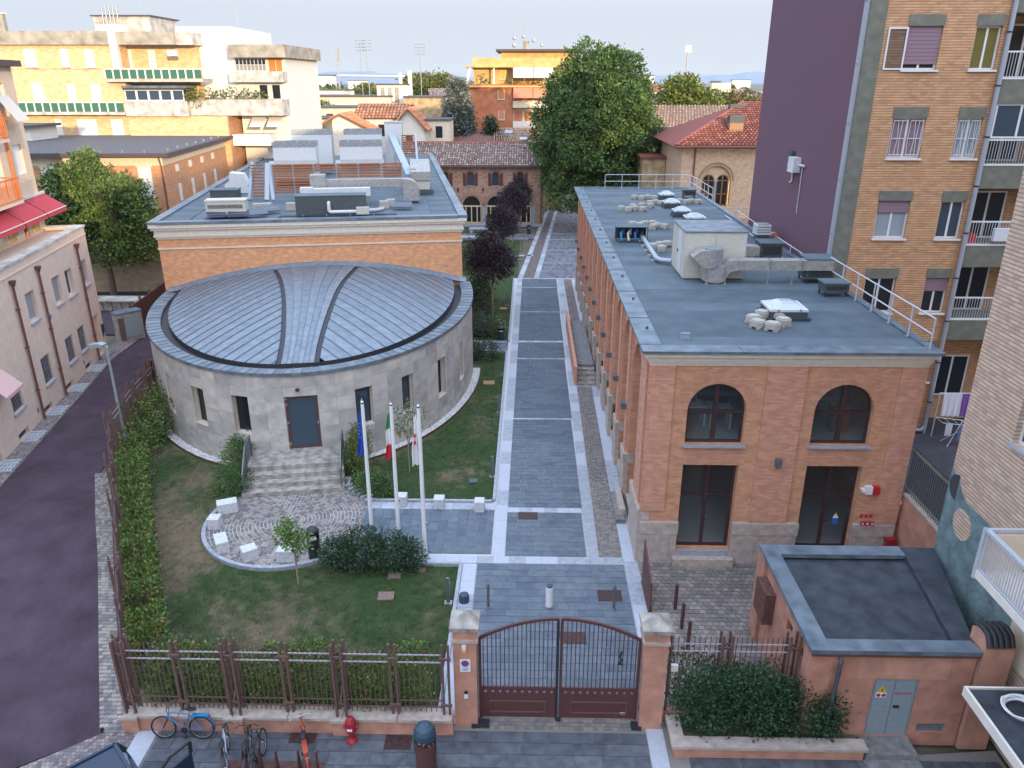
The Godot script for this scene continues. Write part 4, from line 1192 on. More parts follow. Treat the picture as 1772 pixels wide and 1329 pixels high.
	b.plate(Transform3D(FZ, V(0, 0, 0)), [P2(0, 0), P2(0.2, 0), P2(0.1, 0.2)], 0.006)
	var sg := mi("sticker", b, "flag_white", t); sg.position = V(X0 + 6.32, 1.62, Z0 - 0.24)
	bx("sticker", "sign_blue", t, X0 + 6.32, 1.38, Z0 - 0.246, X0 + 6.52, 1.6, Z0 - 0.24); bx("sticker", "yellow", t, X0 + 6.39, 1.72, Z0 - 0.24, X0 + 6.45, 1.77, Z0 - 0.237)
	bx("wall_lamp", "post_grey", t, X0 + 4.08, 3.68, Z0 + 0.07, X0 + 4.24, 3.95, Z0 + 0.26)
	bx("alarm_siren", "red_paint", t, X0 + 7.3, 2.7, Z0, X0 + 7.5, 2.98, Z0 + 0.16); bx("alarm_siren", "flag_white", t, X0 + 7.05, 2.72, Z0, X0 + 7.28, 2.98, Z0 + 0.14); bx("alarm_camera", "flag_white", t, X0 + 6.93, 2.82, Z0, X0 + 7.03, 2.9, Z0 + 0.2)
	for i in 3:
		bx("call_point", "red_paint", t, X0 + 7.07 + i * 0.15, 1.62, Z0 + 0.14, X0 + 7.19 + i * 0.15, 1.74, Z0 + 0.2)
		bx("call_point_plate", "flag_white", t, X0 + 7.1 + i * 0.15, 1.65, Z0 + 0.2, X0 + 7.16 + i * 0.15, 1.71, Z0 + 0.204)
		bx("call_sign", "cloth_red", t, X0 + 7.08 + i * 0.15, 1.8, Z0, X0 + 7.18 + i * 0.15, 1.92, Z0 + 0.02)
	# rooms behind the glass
	bx("ground_floor", "interior_floor", t, X0 + 0.7, 0.3, -30, X1 - 0.1, 0.45, Z0 - 0.4)
	bx("upper_floor", "interior_floor", t, X0 + 0.7, 3.95, -30, X1 - 0.1, 4.28, Z0 - 0.42)
	bx("back_partition", "interior", t, X0 + 0.7, 0.45, -30.2, X1 - 0.1, 7, -30)
	bx("partition", "interior", t, X0 + 4.0, 4.28, -29.9, X0 + 4.1, 7, Z0 - 0.5)
	for e in [[1.25, -23.4, 0.95, "white office desk behind the arched window nearer the lane"], [2.25, -23.2, 0.75, "small white desk seen in the arched window nearer the lane"], [5.3, -24.2, 1.2, "white office desk behind the arched window nearer the tower"]]:
		var dk := thing("desk", e[3], "desk", V(X0 + e[0], 4.28, e[1]), 0.0, "office desks behind glass")
		bx("desk_top", "desk", dk, 0, 0.7, -0.7, e[2], 0.74, 0)
		for x in [0.03, e[2] - 0.08]: bx("leg", "desk", dk, x, 0, -0.65, x + 0.05, 0.7, -0.05)
		bx("monitor", "saddle", dk, 0.2, 0.76, -0.5, 0.65, 1.06, -0.46)
	var cu := thing("cupboard", "yellowish wooden cupboard seen in the arched window nearer the tower", "cupboard", V(X0 + 6.2, 4.28, -23.6))
	bx("case", "wood_brown", cu, 0, 0, 0, 0.55, 0.92, 0.5); bx("cupboard_door", "wood_brown", cu, 0.02, 0.04, 0.5, 0.27, 0.88, 0.515); bx("cupboard_door", "wood_brown", cu, 0.28, 0.04, 0.5, 0.53, 0.88, 0.515)
	# cornice and roof
	mi("cornice", cornice(X0, X1, Z1, Z0, [[0.04, 7.02, 7.12], [0.1, 7.12, 7.2], [0.14, 7.2, 7.34], [0.24, 7.34, 7.47]]), "cornice", t)
	bx("roof", "lead", t, X0 - 0.2, 7.47, Z1 - 0.2, X1 + 0.2, 7.485, Z0 + 0.2)
	for i in 37:
		var z := Z0 - 0.3 - i * 1.0
		var o := bx("roof_sheet", ["membrane", "membrane2"][R.randi() % 2], t, X0 + 0.3, 7.485, z - 0.985, X1 + 0.05, 7.5, z)
		o.rotation.x = 0.012
	var zs := [-21.58, -25.05, -28.6, -32.14, -35.7, -39.16, -42.73, -46.1, -49.25, -52.85, -56.2, -59.6]
	for i in 11:
		bx("coping_sheet", "zinc_cope", t, X0 - 0.34, 7.475, zs[i + 1] + 0.03, X0 + 0.32, 7.56, zs[i] - (0.66 if i == 0 else 0.0))
		bx("coping_joint", "lead", t, X0 - 0.345, 7.47, zs[i + 1] - 0.025, X0 + 0.325, 7.568, zs[i + 1] + 0.035)
		pipe(t, "lightning_clip", [V(X0 + 0.1, 7.56, zs[i + 1] + 1.2), V(X0 + 0.1, 7.63, zs[i + 1] + 1.2)], 0.05, "unit_dark", 6)
		bx("coping_sheet", "zinc_cope", t, X1 + 0.06, 7.475, zs[i + 1] + 0.03, X1 + 0.33, 7.56, zs[i] - (0.66 if i == 0 else 0.0))
	for i in 3: bx("coping_sheet", "zinc_cope", t, X0 - 0.34 + i * 2.96, 7.476, Z0 - 0.3, X0 - 0.35 + (i + 1) * 2.96, 7.562, Z0 + 0.33)
	for i in 3: bx("coping_sheet", "zinc_cope", t, X0 - 0.34 + i * 2.96, 7.476, Z1 - 0.33, X0 - 0.35 + (i + 1) * 2.96, 7.562, Z1 + 0.0)
	# --- things on the roof ---
	var y := 7.5
	var o := thing("roof_railing", "white tube railing along the near edge of the dark roof by the tower", "railing")
	railing(o, [V(11.98, y, -30.4), V(11.98, y, -21.95)], 1.0, 1.45, "rail_white")
	o = thing("roof_railing", "white tube railing round the far corner of the dark roof", "railing")
	railing(o, [V(5.7, y, -59.2), V(12.0, y, -59.2), V(12.0, y, -51.5)], 1.0, 1.4, "rail_white")
	o = thing("roof_cable_rail", "low white safety cable along the roof edge beside the purple wall", "cable")
	pipe(o, "cable", [V(12.25, 7.9, -46), V(12.25, 7.8, -31.4)], 0.025, "rail_white", 6); pipe(o, "conduit", [V(11.7, 7.55, -46.5), V(11.6, 7.55, -40), V(11.5, 7.55, -33)], 0.03, "rail_white", 6)
	for z in [-46, -41, -36, -31.4]: pipe(o, "post", [V(12.25, 7.45, z), V(12.25, 7.9, z)], 0.025, "rail_white", 6)
	o = thing("air_handler", "white walk-in air unit with a grey lid on the dark roof", "air unit", V(7.48, y, -32.1))
	bx("case", "unit_cream", o, -1.22, 0.05, -1.35, 1.22, 1.9, 1.35); bx("lid", "zinc_cope", o, -1.26, 1.901, -1.39, 1.26, 1.95, 1.39); bx("base", "black_metal", o, -1.15, 0, -1.3, 1.15, 0.05, 1.3)
	bx("door", "unit_white", o, -1.25, 0.12, 0.0, -1.221, 1.84, 0.75); bx("handle", "black_metal", o, -1.29, 0.9, 0.12, -1.25, 1.02, 0.16)
	for x in [0.0]: bx("panel_joint", "duct", o, x - 0.01, 0.06, 1.351, x + 0.01, 1.88, 1.356)
	o = thing("air_duct", "grey square duct with a cowled elbow running out from the white air unit", "duct", V(7.48, y, -30.3))
	b = MB.new()
	var cw := [P2(0, 0)]
	for i in 9: cw.append(P2(-0.85 * sin(i * PI / 16), 0.75 - 0.0 + 0.0 * i - 0.75 * (1 - cos(i * PI / 16))))
	b.plate(Transform3D(Basis(), V(-0.2, 0.65, 0.35)), [P2(0.05, 0.72), P2(-0.55, 0.65), P2(-0.85, 0.42), P2(-0.4, -0.02), P2(0.05, 0.0)], 0.75)
	mi("cowl", b, "duct", o)
	b = MB.new(); b.lathe([P2(0.02, 1.38), P2(0.36, 1.38), P2(0.36, 0.68), P2(0.02, 0.68)], 14, V(-0.15, 0, 0)); mi("elbow_drum", b, "galv", o)
	b = MB.new()
	b.plate(Transform3D(Basis(), V(0, 0, 0.28)), [P2(-0.6, 0.68), P2(0.2, 0.72), P2(0.45, 0.92), P2(0.8, 0.95), P2(0.8, 0.55), P2(0.5, 0.48), P2(0.25, 0.08), P2(0.05, 0.02), P2(-0.4, 0.06), P2(-0.6, 0.18)], 0.55)
	mi("bend", b, "duct", o)
	for i in 3: bx("duct_run", "duct", o, 0.8 + i * 1.25, 0.55, -0.26, 2.03 + i * 1.25, 0.94, 0.27)
	for i in 4: bx("flange", "galv", o, 0.79 + i * 1.25, 0.53, -0.28, 0.83 + i * 1.25, 0.96, 0.29)
	for x in [-0.45, 0.28, 1.95, 2.9]: bx("leg", "galv", o, x, 0, 0.3, x + 0.05, 0.55 if x > 1 else 0.75, 0.34); bx("foot", "galv", o, x - 0.05, 0, 0.25, x + 0.1, 0.02, 0.4)
	var units := [["dark grey corner air unit where the duct meets the tower", 11.55, -30.6, 0.55, 0.95, 0.5], ["low dark grey air unit on legs beside the roof railing", 11.45, -28.4, 0.45, 0.5, 0.35], ["dark grey air unit behind the white walk-in unit", 10.85, -34.8, 0.48, 0.75, 0.5], ["small dark cabinet at the far end of the dark roof", 11.0, -54.2, 0.42, 0.55, 0.3]]
	for e in units:
		o = thing("outdoor_unit", e[0], "air unit", V(e[1], y, e[2]), 0.0, "dark air units on the east roof")
		bx("case", "unit_dark", o, -e[3], 0.2, -e[5], e[3], e[4], e[5]); bx("lid", "membrane", o, -e[3] - 0.05, e[4] + 0.001, -e[5] - 0.05, e[3] + 0.05, e[4] + 0.05, e[5] + 0.05)
		for x in [-e[3] + 0.03, e[3] - 0.08]:
			for z in [-e[5] + 0.03, e[5] - 0.08]: bx("leg", "black_metal", o, x, 0, z, x + 0.05, 0.2, z + 0.05)
		bx("grille", "black_metal", o, -e[3] + 0.08, 0.28, e[5], e[3] - 0.08, e[4] - 0.1, e[5] + 0.01)
	o = thing("air_duct", "short tapered duct from the white air unit to the dark unit behind", "duct", V(9.3, y, -34.2))
	b = MB.new(); b.plate(Transform3D(Basis(), V(-0.6, 0.3, 0.3)), [P2(0, 0), P2(1.5, 0.0), P2(1.5, 0.4), P2(0.7, 0.45), P2(0, 0.95)], 0.6); mi("duct_run", b, "duct", o)
	bx("leg", "galv", o, 0.5, 0, 0, 0.55, 0.3, 0.05)
	o = thing("roof_vent", "white stacked louvre vent by the purple wall", "vent", V(11.8, y, -39.3))
	bx("base", "unit_dark", o, -0.3, 0, -0.3, 0.3, 0.3, 0.3)
	for i in 4: bx("cowl_ring", "unit_white", o, -0.36, 0.3 + 0.13 * i, -0.36, 0.36, 0.39 + 0.13 * i, 0.36); bx("neck", "duct", o, -0.28, 0.39 + 0.13 * i, -0.28, 0.28, 0.43 + 0.13 * i, 0.28)
	o = thing("vent_pipe", "copper coloured bent vent pipe beside the white louvre vent", "pipe", V(12.2, y, -38.2))
	pipe(o, "pipe", [V(0, 0, 0), V(0, 0.4, 0), V(-0.06, 0.52, 0), V(-0.2, 0.52, 0), V(-0.28, 0.42, 0)], 0.08, "copper")
	o = thing("pipe_rack", "black open cabinet of hoses and valves near the lane edge of the roof", "cabinet", V(5.18, y, -38.9))
	b = MB.new(); for x in [-0.78, 0.75]: for z in [-0.35, 0.32]: b.box(x, 0, z, x + 0.03, 0.72, z + 0.03)
	mi("frame", b, "black_metal", o); bx("roof", "membrane", o, -0.82, 0.72, -0.4, 0.82, 0.75, 0.4); bx("back", "black_metal", o, -0.78, 0.05, -0.36, 0.78, 0.7, -0.33)
	for e in [[-0.5, "blue_paint"], [-0.15, "unit_white"], [0.2, "sign_blue"], [0.55, "black_metal"]]: pipe(o, "hose", [V(e[0], 0.05, 0.25), V(e[0] - 0.05, 0.4, 0.2), V(e[0] + 0.08, 0.58, 0.05), V(e[0] + 0.12, 0.3, -0.1)], 0.06, e[1])
	pipe(o, "cable", [V(-0.7, 0.02, 0.5), V(-0.2, 0.03, 0.62), V(0.3, 0.02, 0.45), V(0.7, 0.03, 0.55)], 0.03, "black_metal", 5)
	o = thing("roof_pipe", "pale blue insulated pipe bending across the dark roof to the air unit", "pipe")
	pipe(o, "pipe", [V(5.72, 7.72, -39.0), V(5.74, 7.66, -37.5), V(5.7, 7.66, -34.0), V(5.85, 7.66, -33.6), V(6.26, 7.66, -33.45)], 0.11, "steel_blue", 10)
	for i in 5: bx("pipe_block", "concrete_block", o, 5.5, 7.5, -38.6 + i * 1.1, 5.95, 7.57, -38.45 + i * 1.1)
	o = thing("drain_box", "small blue grey drain box near the front corner of the dark roof", "box", V(4.92, y, -23.0))
	bx("box", "steel_blue", o, -0.13, 0, -0.1, 0.13, 0.16, 0.1); bx("lid", "zinc_cope", o, -0.14, 0.161, -0.11, 0.14, 0.18, 0.11)
	# domed skylights
	var sk := [[8.75, -25.6, 0.62, "near skylight with a clear dome on the dark roof"], [9.1, -46.6, 0.5, "skylight dome third in the far row, before the white cabinets"], [9.08, -50.0, 0.5, "skylight dome second in the far row on the dark roof"], [9.35, -53.6, 0.48, "farthest skylight dome on the dark roof"], [9.4, -44.2, 0.55, "skylight dome just behind the white walk-in unit"]]
	for e in sk:
		o = thing("skylight", e[3], "skylight", V(e[0], y, e[1]), 0.0, "skylights on the east roof")
		var s: float = e[2]
		b = MB.new()
		b.prism([P2(-s * 1.15, -s * 1.1), P2(s * 1.15, -s * 1.1), P2(s * 1.15, s * 1.1), P2(-s * 1.15, s * 1.1)], 0.0, 0.1)
		mi("apron", b, "membrane_low", o)
		bx("kerb", "unit_dark", o, -s, 0.1, -s * 0.95, s, 0.3, s * 0.95); bx("frame", "unit_white", o, -s * 1.02, 0.301, -s * 0.97, s * 1.02, 0.38, s * 0.97)
		b = MB.new()
		for i in 6:
			for j in 6:
				var q := []
				for c in [[i, j], [i, j + 1], [i + 1, j + 1], [i + 1, j]]:
					var u: float = c[0] / 3.0 - 1; var v: float = c[1] / 3.0 - 1
					q.append(V(u * s * 0.92, 0.38 + 0.2 * (1 - pow(absf(u), 3)) * (1 - pow(absf(v), 3)), v * s * 0.88))
				b.quadn(q[0], q[1], q[2], q[3], Vector3.UP)
		mi("dome", b, "skylight", o)
		bx("light_well", "unit_white", o, -s * 0.8, 0.302, -s * 0.75, s * 0.8, 0.384, s * 0.75)
		for x in [-0.6, 0.6]: bx("hinge", "galv", o, x * s - 0.03, 0.3, s * 0.97, x * s + 0.03, 0.4, s * 1.02)
	# flower-shaped ballast blocks
	var kinds := [["pale concrete ballast block in the ring before the near skylight", [[7.5, -24.75], [7.95, -25.3], [8.42, -25.15], [8.4, -24.45], [7.5, -24.2], [7.9, -23.95]]], ["pale concrete ballast block in the cluster right of the hose cabinet", [[5.75, -42.9], [6.1, -42.6], [6.45, -43.1], [6.75, -42.1], [7.05, -42.5], [7.4, -42.2], [6.9, -43.2]]], ["pale concrete ballast block beside the white walk-in unit's door", [[5.95, -36.8], [6.35, -37.2], [6.3, -36.3], [6.75, -37.4]]], ["pale concrete ballast block in the long far row of the dark roof", [[5.75, -48.6], [6.15, -48.2], [6.6, -48.6], [7.05, -48.3], [6.6, -49.5], [7.2, -49.9], [7.75, -49.8], [7.9, -51.0], [8.3, -51.3], [8.6, -50.9]]], ["pale concrete ballast block between the far skylight domes", [[7.2, -53.5], [7.65, -53.3], [8.1, -53.6], [8.5, -53.3], [9.95, -51.8], [10.3, -51.4], [10.7, -51.8], [11.1, -51.5]]]]
	for k in kinds:
		for p in k[1]:
			var q := mi("ballast_block", shared("ballast", func():
				var c := MB.new()
				c.prism([P2(-0.17, -0.06), P2(-0.1, -0.15), P2(0.1, -0.15), P2(0.17, -0.06), P2(0.17, 0.06), P2(0.1, 0.15), P2(-0.1, 0.15), P2(-0.17, 0.06)], 0.05, 0.17)
				c.prism([P2(-0.14, -0.04), P2(-0.08, -0.12), P2(0.08, -0.12), P2(0.14, -0.04), P2(0.14, 0.04), P2(0.08, 0.12), P2(-0.08, 0.12), P2(-0.14, 0.04)], 0.17, 0.2)
				for e in [[-0.15, -0.05], [0.05, -0.05]]: c.box(e[0], 0, -0.13, e[0] + 0.1, 0.05, 0.13)
				return c), "concrete_block")
			q.position = V(p[0], 7.5, p[1]); q.rotation.y = R.randf() * 3.0; q.scale = Vector3.ONE * 1.4
			tag(q, k[0], "ballast block", k[0].replace("block", "blocks"))
	# raised entrance platform along the lane wall
	o = thing("entrance_platform", "raised concrete platform with stone steps and a low brick wall", "platform")
	bx("landing", "grey_step", o, 2.62, 0, -47.4, 3.58, 0.72, -39.2)
	for i in 4: bx("step", "step_stone", o, 2.62, 0, -39.2 + 0.34 * i + 0.002, 3.6, 0.58 - 0.145 * i, -38.86 + 0.34 * i)
	for i in 5: bx("landing_joint", "mortar_dark", o, 2.63, 0.72, -47.2 + i * 1.75, 3.57, 0.722, -47.18 + i * 1.75)
	bx("wall", "brick_pilaster", o, 2.48, 0, -48.3, 2.61, 1.0, -37.9)
	bx("wall_cap", "brick_pilaster", o, 2.46, 1.001, -48.3, 2.63, 1.04, -37.9)
	o = thing("stone_steps", "small grey stone steps against the hall's lane wall near its corner", "steps", V(3.3, 0, -25.3))
	bx("step", "grey_step", o, -0.05, 0, -1.0, 0.3, 0.18, 1.05); bx("step", "plinth", o, 0.1, 0.18, -0.95, 0.32, 0.42, 0.75)
func bars(parent: Node, called: String, a: Vector3, c: Vector3, h: float, step: float, m_: String, w := 0.018) -> void:
	var n := int(a.distance_to(c) / step)
	for i in n + 1:
		var p := a.lerp(c, float(i) / n)
		bx(called, m_, parent, p.x - w / 2, p.y, p.z - w / 2, p.x + w / 2, p.y + h, p.z + w / 2)
func tower() -> void:
	var t := thing("apartment_tower", "tall apartment block with purple side wall and tan brick front", "building", V(12.87, 0, -32.5))
	# local: x from the corner, z from the front
	var b := MB.new()
	b.wall(Transform3D(FW, V(0, 0, -13.2)), 13.2, 20.6, [], 0.1)
	mi("side_wall", b, "purple", t)
	b = MB.new()
	var holes := []
	var sills := [2.45, 5.65, 8.87, 12.1, 15.4, 18.65]
	for i in 6:
		for e in [[1.53, 2.85], [4.1, 5.08]]: holes.append([e[0], sills[i], e[1], sills[i] + 1.55])
	b.wall(Transform3D(FZ, V(0, 0, 0)), 5.4, 20.6, holes, 0.22)
	mi("front_wall", b, "brick_tower", t)
	b = MB.new(); b.box(0, 20.5, -13.2, 9.4, 20.9, 0.05); b.quad(V(9.4, 0, -13.2), V(0, 0, -13.2), V(0, 20.6, -13.2), V(9.4, 20.6, -13.2)); b.wall(Transform3D(FE, V(9.4, 0, 0)), 13.2, 20.6, [], 0.1)
	mi("roof", b, "concrete", t)
	bx("corner_strip", "greygreen", t, -0.04, 0, -0.3, 0.62, 20.5, 0.05)
	bx("corner_casing", "pipe_grey", t, -0.14, 7.9, -0.34, -0.045, 20.5, -0.02)
	for i in 5: bx("casing_joint", "greygreen", t, -0.15, 9 + i * 2.2, -0.35, -0.14, 9.03 + i * 2.2, -0.01)
	for i in 6:
		for e in 2:
			var x: float = [1.53, 4.1][e]; var w: float = [1.32, 0.98][e]
			var o := window(t, Transform3D(FZ, V(x, sills[i], 0)), w, 1.55, "frame_white", ["dark_glass", "dark_glass", "blue_glass", "curtain", "curtain_green", "dark_glass"][i] if e else ["dark_glass", "dark_glass", "curtain", "shutter_mauve", "dark_glass", "dark_glass"][i], 1, 0.0, 0.12, "frame_white")
			bx("shutter_box", "greygreen", t, x - 0.03, sills[i] + 1.551, -0.1, x + w + 0.03, sills[i] + 1.95, 0.03)
			if i == 3:     # painted iron grilles
				for k in 2:
					var gx := 0.1 + k * w / 2
					var gw := w / 2 - 0.16
					for j in 4: pipe(o, "grille_bar", [V(gx + gw * j / 3.0, 0.1, 0.08), V(gx + gw * j / 3.0 + (0.06 if j % 2 else -0.03), 0.75, 0.08), V(gx + gw * j / 3.0, 1.45, 0.08)], 0.012, "frame_white", 4)
					for y in [0.12, 0.75, 1.42]: bx("grille_bar", "frame_white", o, gx - 0.02, y, 0.07, gx + gw + 0.02, y + 0.025, 0.09)
			elif i == 4 and e == 0:
				shutter(o, "shutter_mauve", w, 1.55, 0.2, 0.1)
				var fr := MB.new()
				fr.box(-0.75, 0, 0.14, -0.69, 1.5, 0.18); fr.box(-0.06, 0, 0.14, 0, 1.5, 0.18); fr.box(-0.69, 0, 0.14, -0.06, 0.06, 0.18); fr.box(-0.69, 1.44, 0.14, -0.06, 1.5, 0.18)
				var cs := mi("open_casement", fr, "frame_white", o); bx("pane", "pane", cs, -0.69, 0.06, 0.15, -0.06, 1.44, 0.16)
			elif i == 2 and e == 0: shutter(o, "shutter_mauve", w, 1.55, 1.05, 0.1)
			elif i == 1 and e == 1: shutter(o, "shutter_mauve", w, 1.55, 0.95, 0.1)
	# downpipe
	pipe(t, "downpipe", [V(5.3, 0, 0.12), V(5.3, 20.5, 0.12)], 0.09, "pipe_grey", 10)
	for i in 10: pipe(t, "pipe_bracket", [V(5.3, 1.5 + i * 1.9, 0.12), V(5.3, 1.56 + i * 1.9, 0.12)], 0.105, "black_metal", 10)
	pipe(t, "downpipe", [V(4.2, 0.25, 0.2), V(5.1, 0.15, 0.2), V(5.3, 0.3, 0.12)], 0.08, "pipe_grey", 8)
	# loggias right of the pipe
	b = MB.new(); b.quad(V(5.4, 0, -1.6), V(9.4, 0, -1.6), V(9.4, 20.6, -1.6), V(5.4, 20.6, -1.6)); b.quad(V(5.4, 0, 0), V(5.4, 0, -1.6), V(5.4, 20.6, -1.6), V(5.4, 20.6, 0))
	mi("loggia_wall", b, "brick_tower", t)
	for i in 6:
		var fy := 1.2 + 3.24 * i
		if i > 0:
			bx("balcony_slab", "greygreen", t, 5.42, fy, -1.59, 9.38, fy + 0.9, 0.02)
			bx("balcony_edge", "frame_white", t, 5.42, fy + 0.9, -0.1, 9.38, fy + 0.97, 0.04)
			bx("handrail", "frame_white", t, 5.42, fy + 1.86, -0.06, 9.38, fy + 1.92, 0.0)
			bars(t, "baluster", V(5.5, fy + 0.97, -0.03), V(9.3, fy + 0.97, -0.03), 0.9, 0.11, "rail_white")
		var wd := window(t, Transform3D(FZ, V(6.1, fy + (0.95 if i else 0.0), -1.6)), 1.5, 2.0, "frame_white", ["dark_glass", "dark_glass", "dark_glass", "blue_glass", "dark_glass", "dark_glass", "dark_glass"][i], 1, 0.0, -0.08)
		if i == 3:
			var sc := window(t, Transform3D(FZ, V(5.5, fy + 1.95, 0.0)), 3.0, 1.3, "frame_white", "blue_glass", 2, 0.0, 0.03)
	# air conditioner on the purple wall
	var o := thing("air_conditioner", "white air conditioner and pipes high on the purple wall", "air conditioner", V(12.87, 11.0, -38.3))
	bx("case", "unit_white", o, -0.36, 0, -0.45, -0.02, 0.62, 0.4); bx("bracket", "unit_white", o, -0.4, -0.06, -0.4, -0.01, -0.01, 0.38)
	pipe(o, "pipe", [V(-0.06, 0.0, -0.5), V(-0.06, -0.55, -0.5), V(-0.12, -0.62, -0.6)], 0.05, "unit_white"); pipe(o, "pipe", [V(-0.1, 0.3, 0.4), V(-0.1, 0.32, 1.1)], 0.06, "unit_white"); pipe(o, "drain_pipe", [V(-0.05, 0.25, 0.75), V(-0.05, -1.9, 0.75)], 0.02, "unit_white", 6)
	pipe(o, "sensor", [V(-0.12, 0.2, -1.1), V(-0.12, 0.2, -0.7)], 0.06, "unit_white"); bx("floodlight", "unit_dark", o, -0.2, 0.6, -1.0, -0.01, 0.85, -0.6)
	# washing
	o = thing("laundry", "pale and red washing hung on the second balcony of the tower", "laundry", V(18.4, 8.7, -32.4))
	bx("towel", "cloth_white", o, 0.9, 0.1, -0.1, 1.7, 0.62, 0.08); bx("bucket", "cloth_red", o, -0.05, -0.55, -0.5, 0.35, 0.35, -0.2); bx("basin", "cloth_purple", o, -0.1, -0.68, -0.5, 0.4, -0.56, -0.2)
	o = thing("laundry", "white sheet and purple blanket hung over a rail at the tower's foot", "laundry", V(19.0, 2.1, -32.0))
	for e in [["cloth_white", -0.5, 0.3], ["cloth_purple", 0.32, 1.1], ["cloth_blue", 1.14, 1.3]]:
		b = MB.new()
		for i in 12:
			var x0: float = lerpf(e[1], e[2], i / 12.0); var x1: float = lerpf(e[1], e[2], (i + 1) / 12.0)
			var z0 := 0.03 * sin(i * 1.7); var z1 := 0.03 * sin((i + 1) * 1.7)
			b.quad(V(x0, -1.05, 0.12 + z0), V(x1, -1.05, 0.12 + z1), V(x1, 0, 0.04), V(x0, 0, 0.04))
		mi("cloth", b, e[0], o)
	pipe(o, "rail", [V(-0.7, 0, 0), V(1.5, 0, 0)], 0.03, "rail_white", 6); bx("post", "rail_white", o, -0.68, -2.1, -0.02, -0.64, 0, 0.02); bx("post", "rail_white", o, 1.44, -2.1, -0.02, 1.48, 0, 0.02)
	o = thing("clothes_airer", "folding clothes airer loaded with pale washing in the dark yard", "airer", V(19.0, 0, -31.2))
	b = MB.new()
	for z in [-0.3, 0.3]: b.tube([V(-0.9, 1.15, z), V(0.9, 0.95, z)], 0.015, 5); b.tube([V(-0.5, 0, -z), V(0.3, 1.0, z)], 0.015, 5)
	for i in 6: b.tube([V(-0.9 + i * 0.36, 1.15 - i * 0.04, -0.3), V(-0.9 + i * 0.36, 1.15 - i * 0.04, 0.3)], 0.01, 4)
	mi("frame", b, "frame_white", o)
	for e in [[-0.75, -0.45, 0.55, "cloth_white"], [-0.15, 0.55, 0.75, "cloth_blue"], [0.0, 0.8, 0.5, "cloth_white"]]:
		b = MB.new()
		for i in 8:
			var x0: float = lerpf(e[0], e[1], i / 8.0); var x1: float = lerpf(e[0], e[1], (i + 1) / 8.0)
			b.quad(V(x0, 1.1 - e[2], 0.34 + 0.03 * sin(i * 2.1)), V(x1, 1.1 - e[2], 0.34 + 0.03 * sin(i * 2.1 + 2.1)), V(x1, 1.1, 0.3), V(x0, 1.1, 0.3))
		mi("cloth", b, e[3], o)
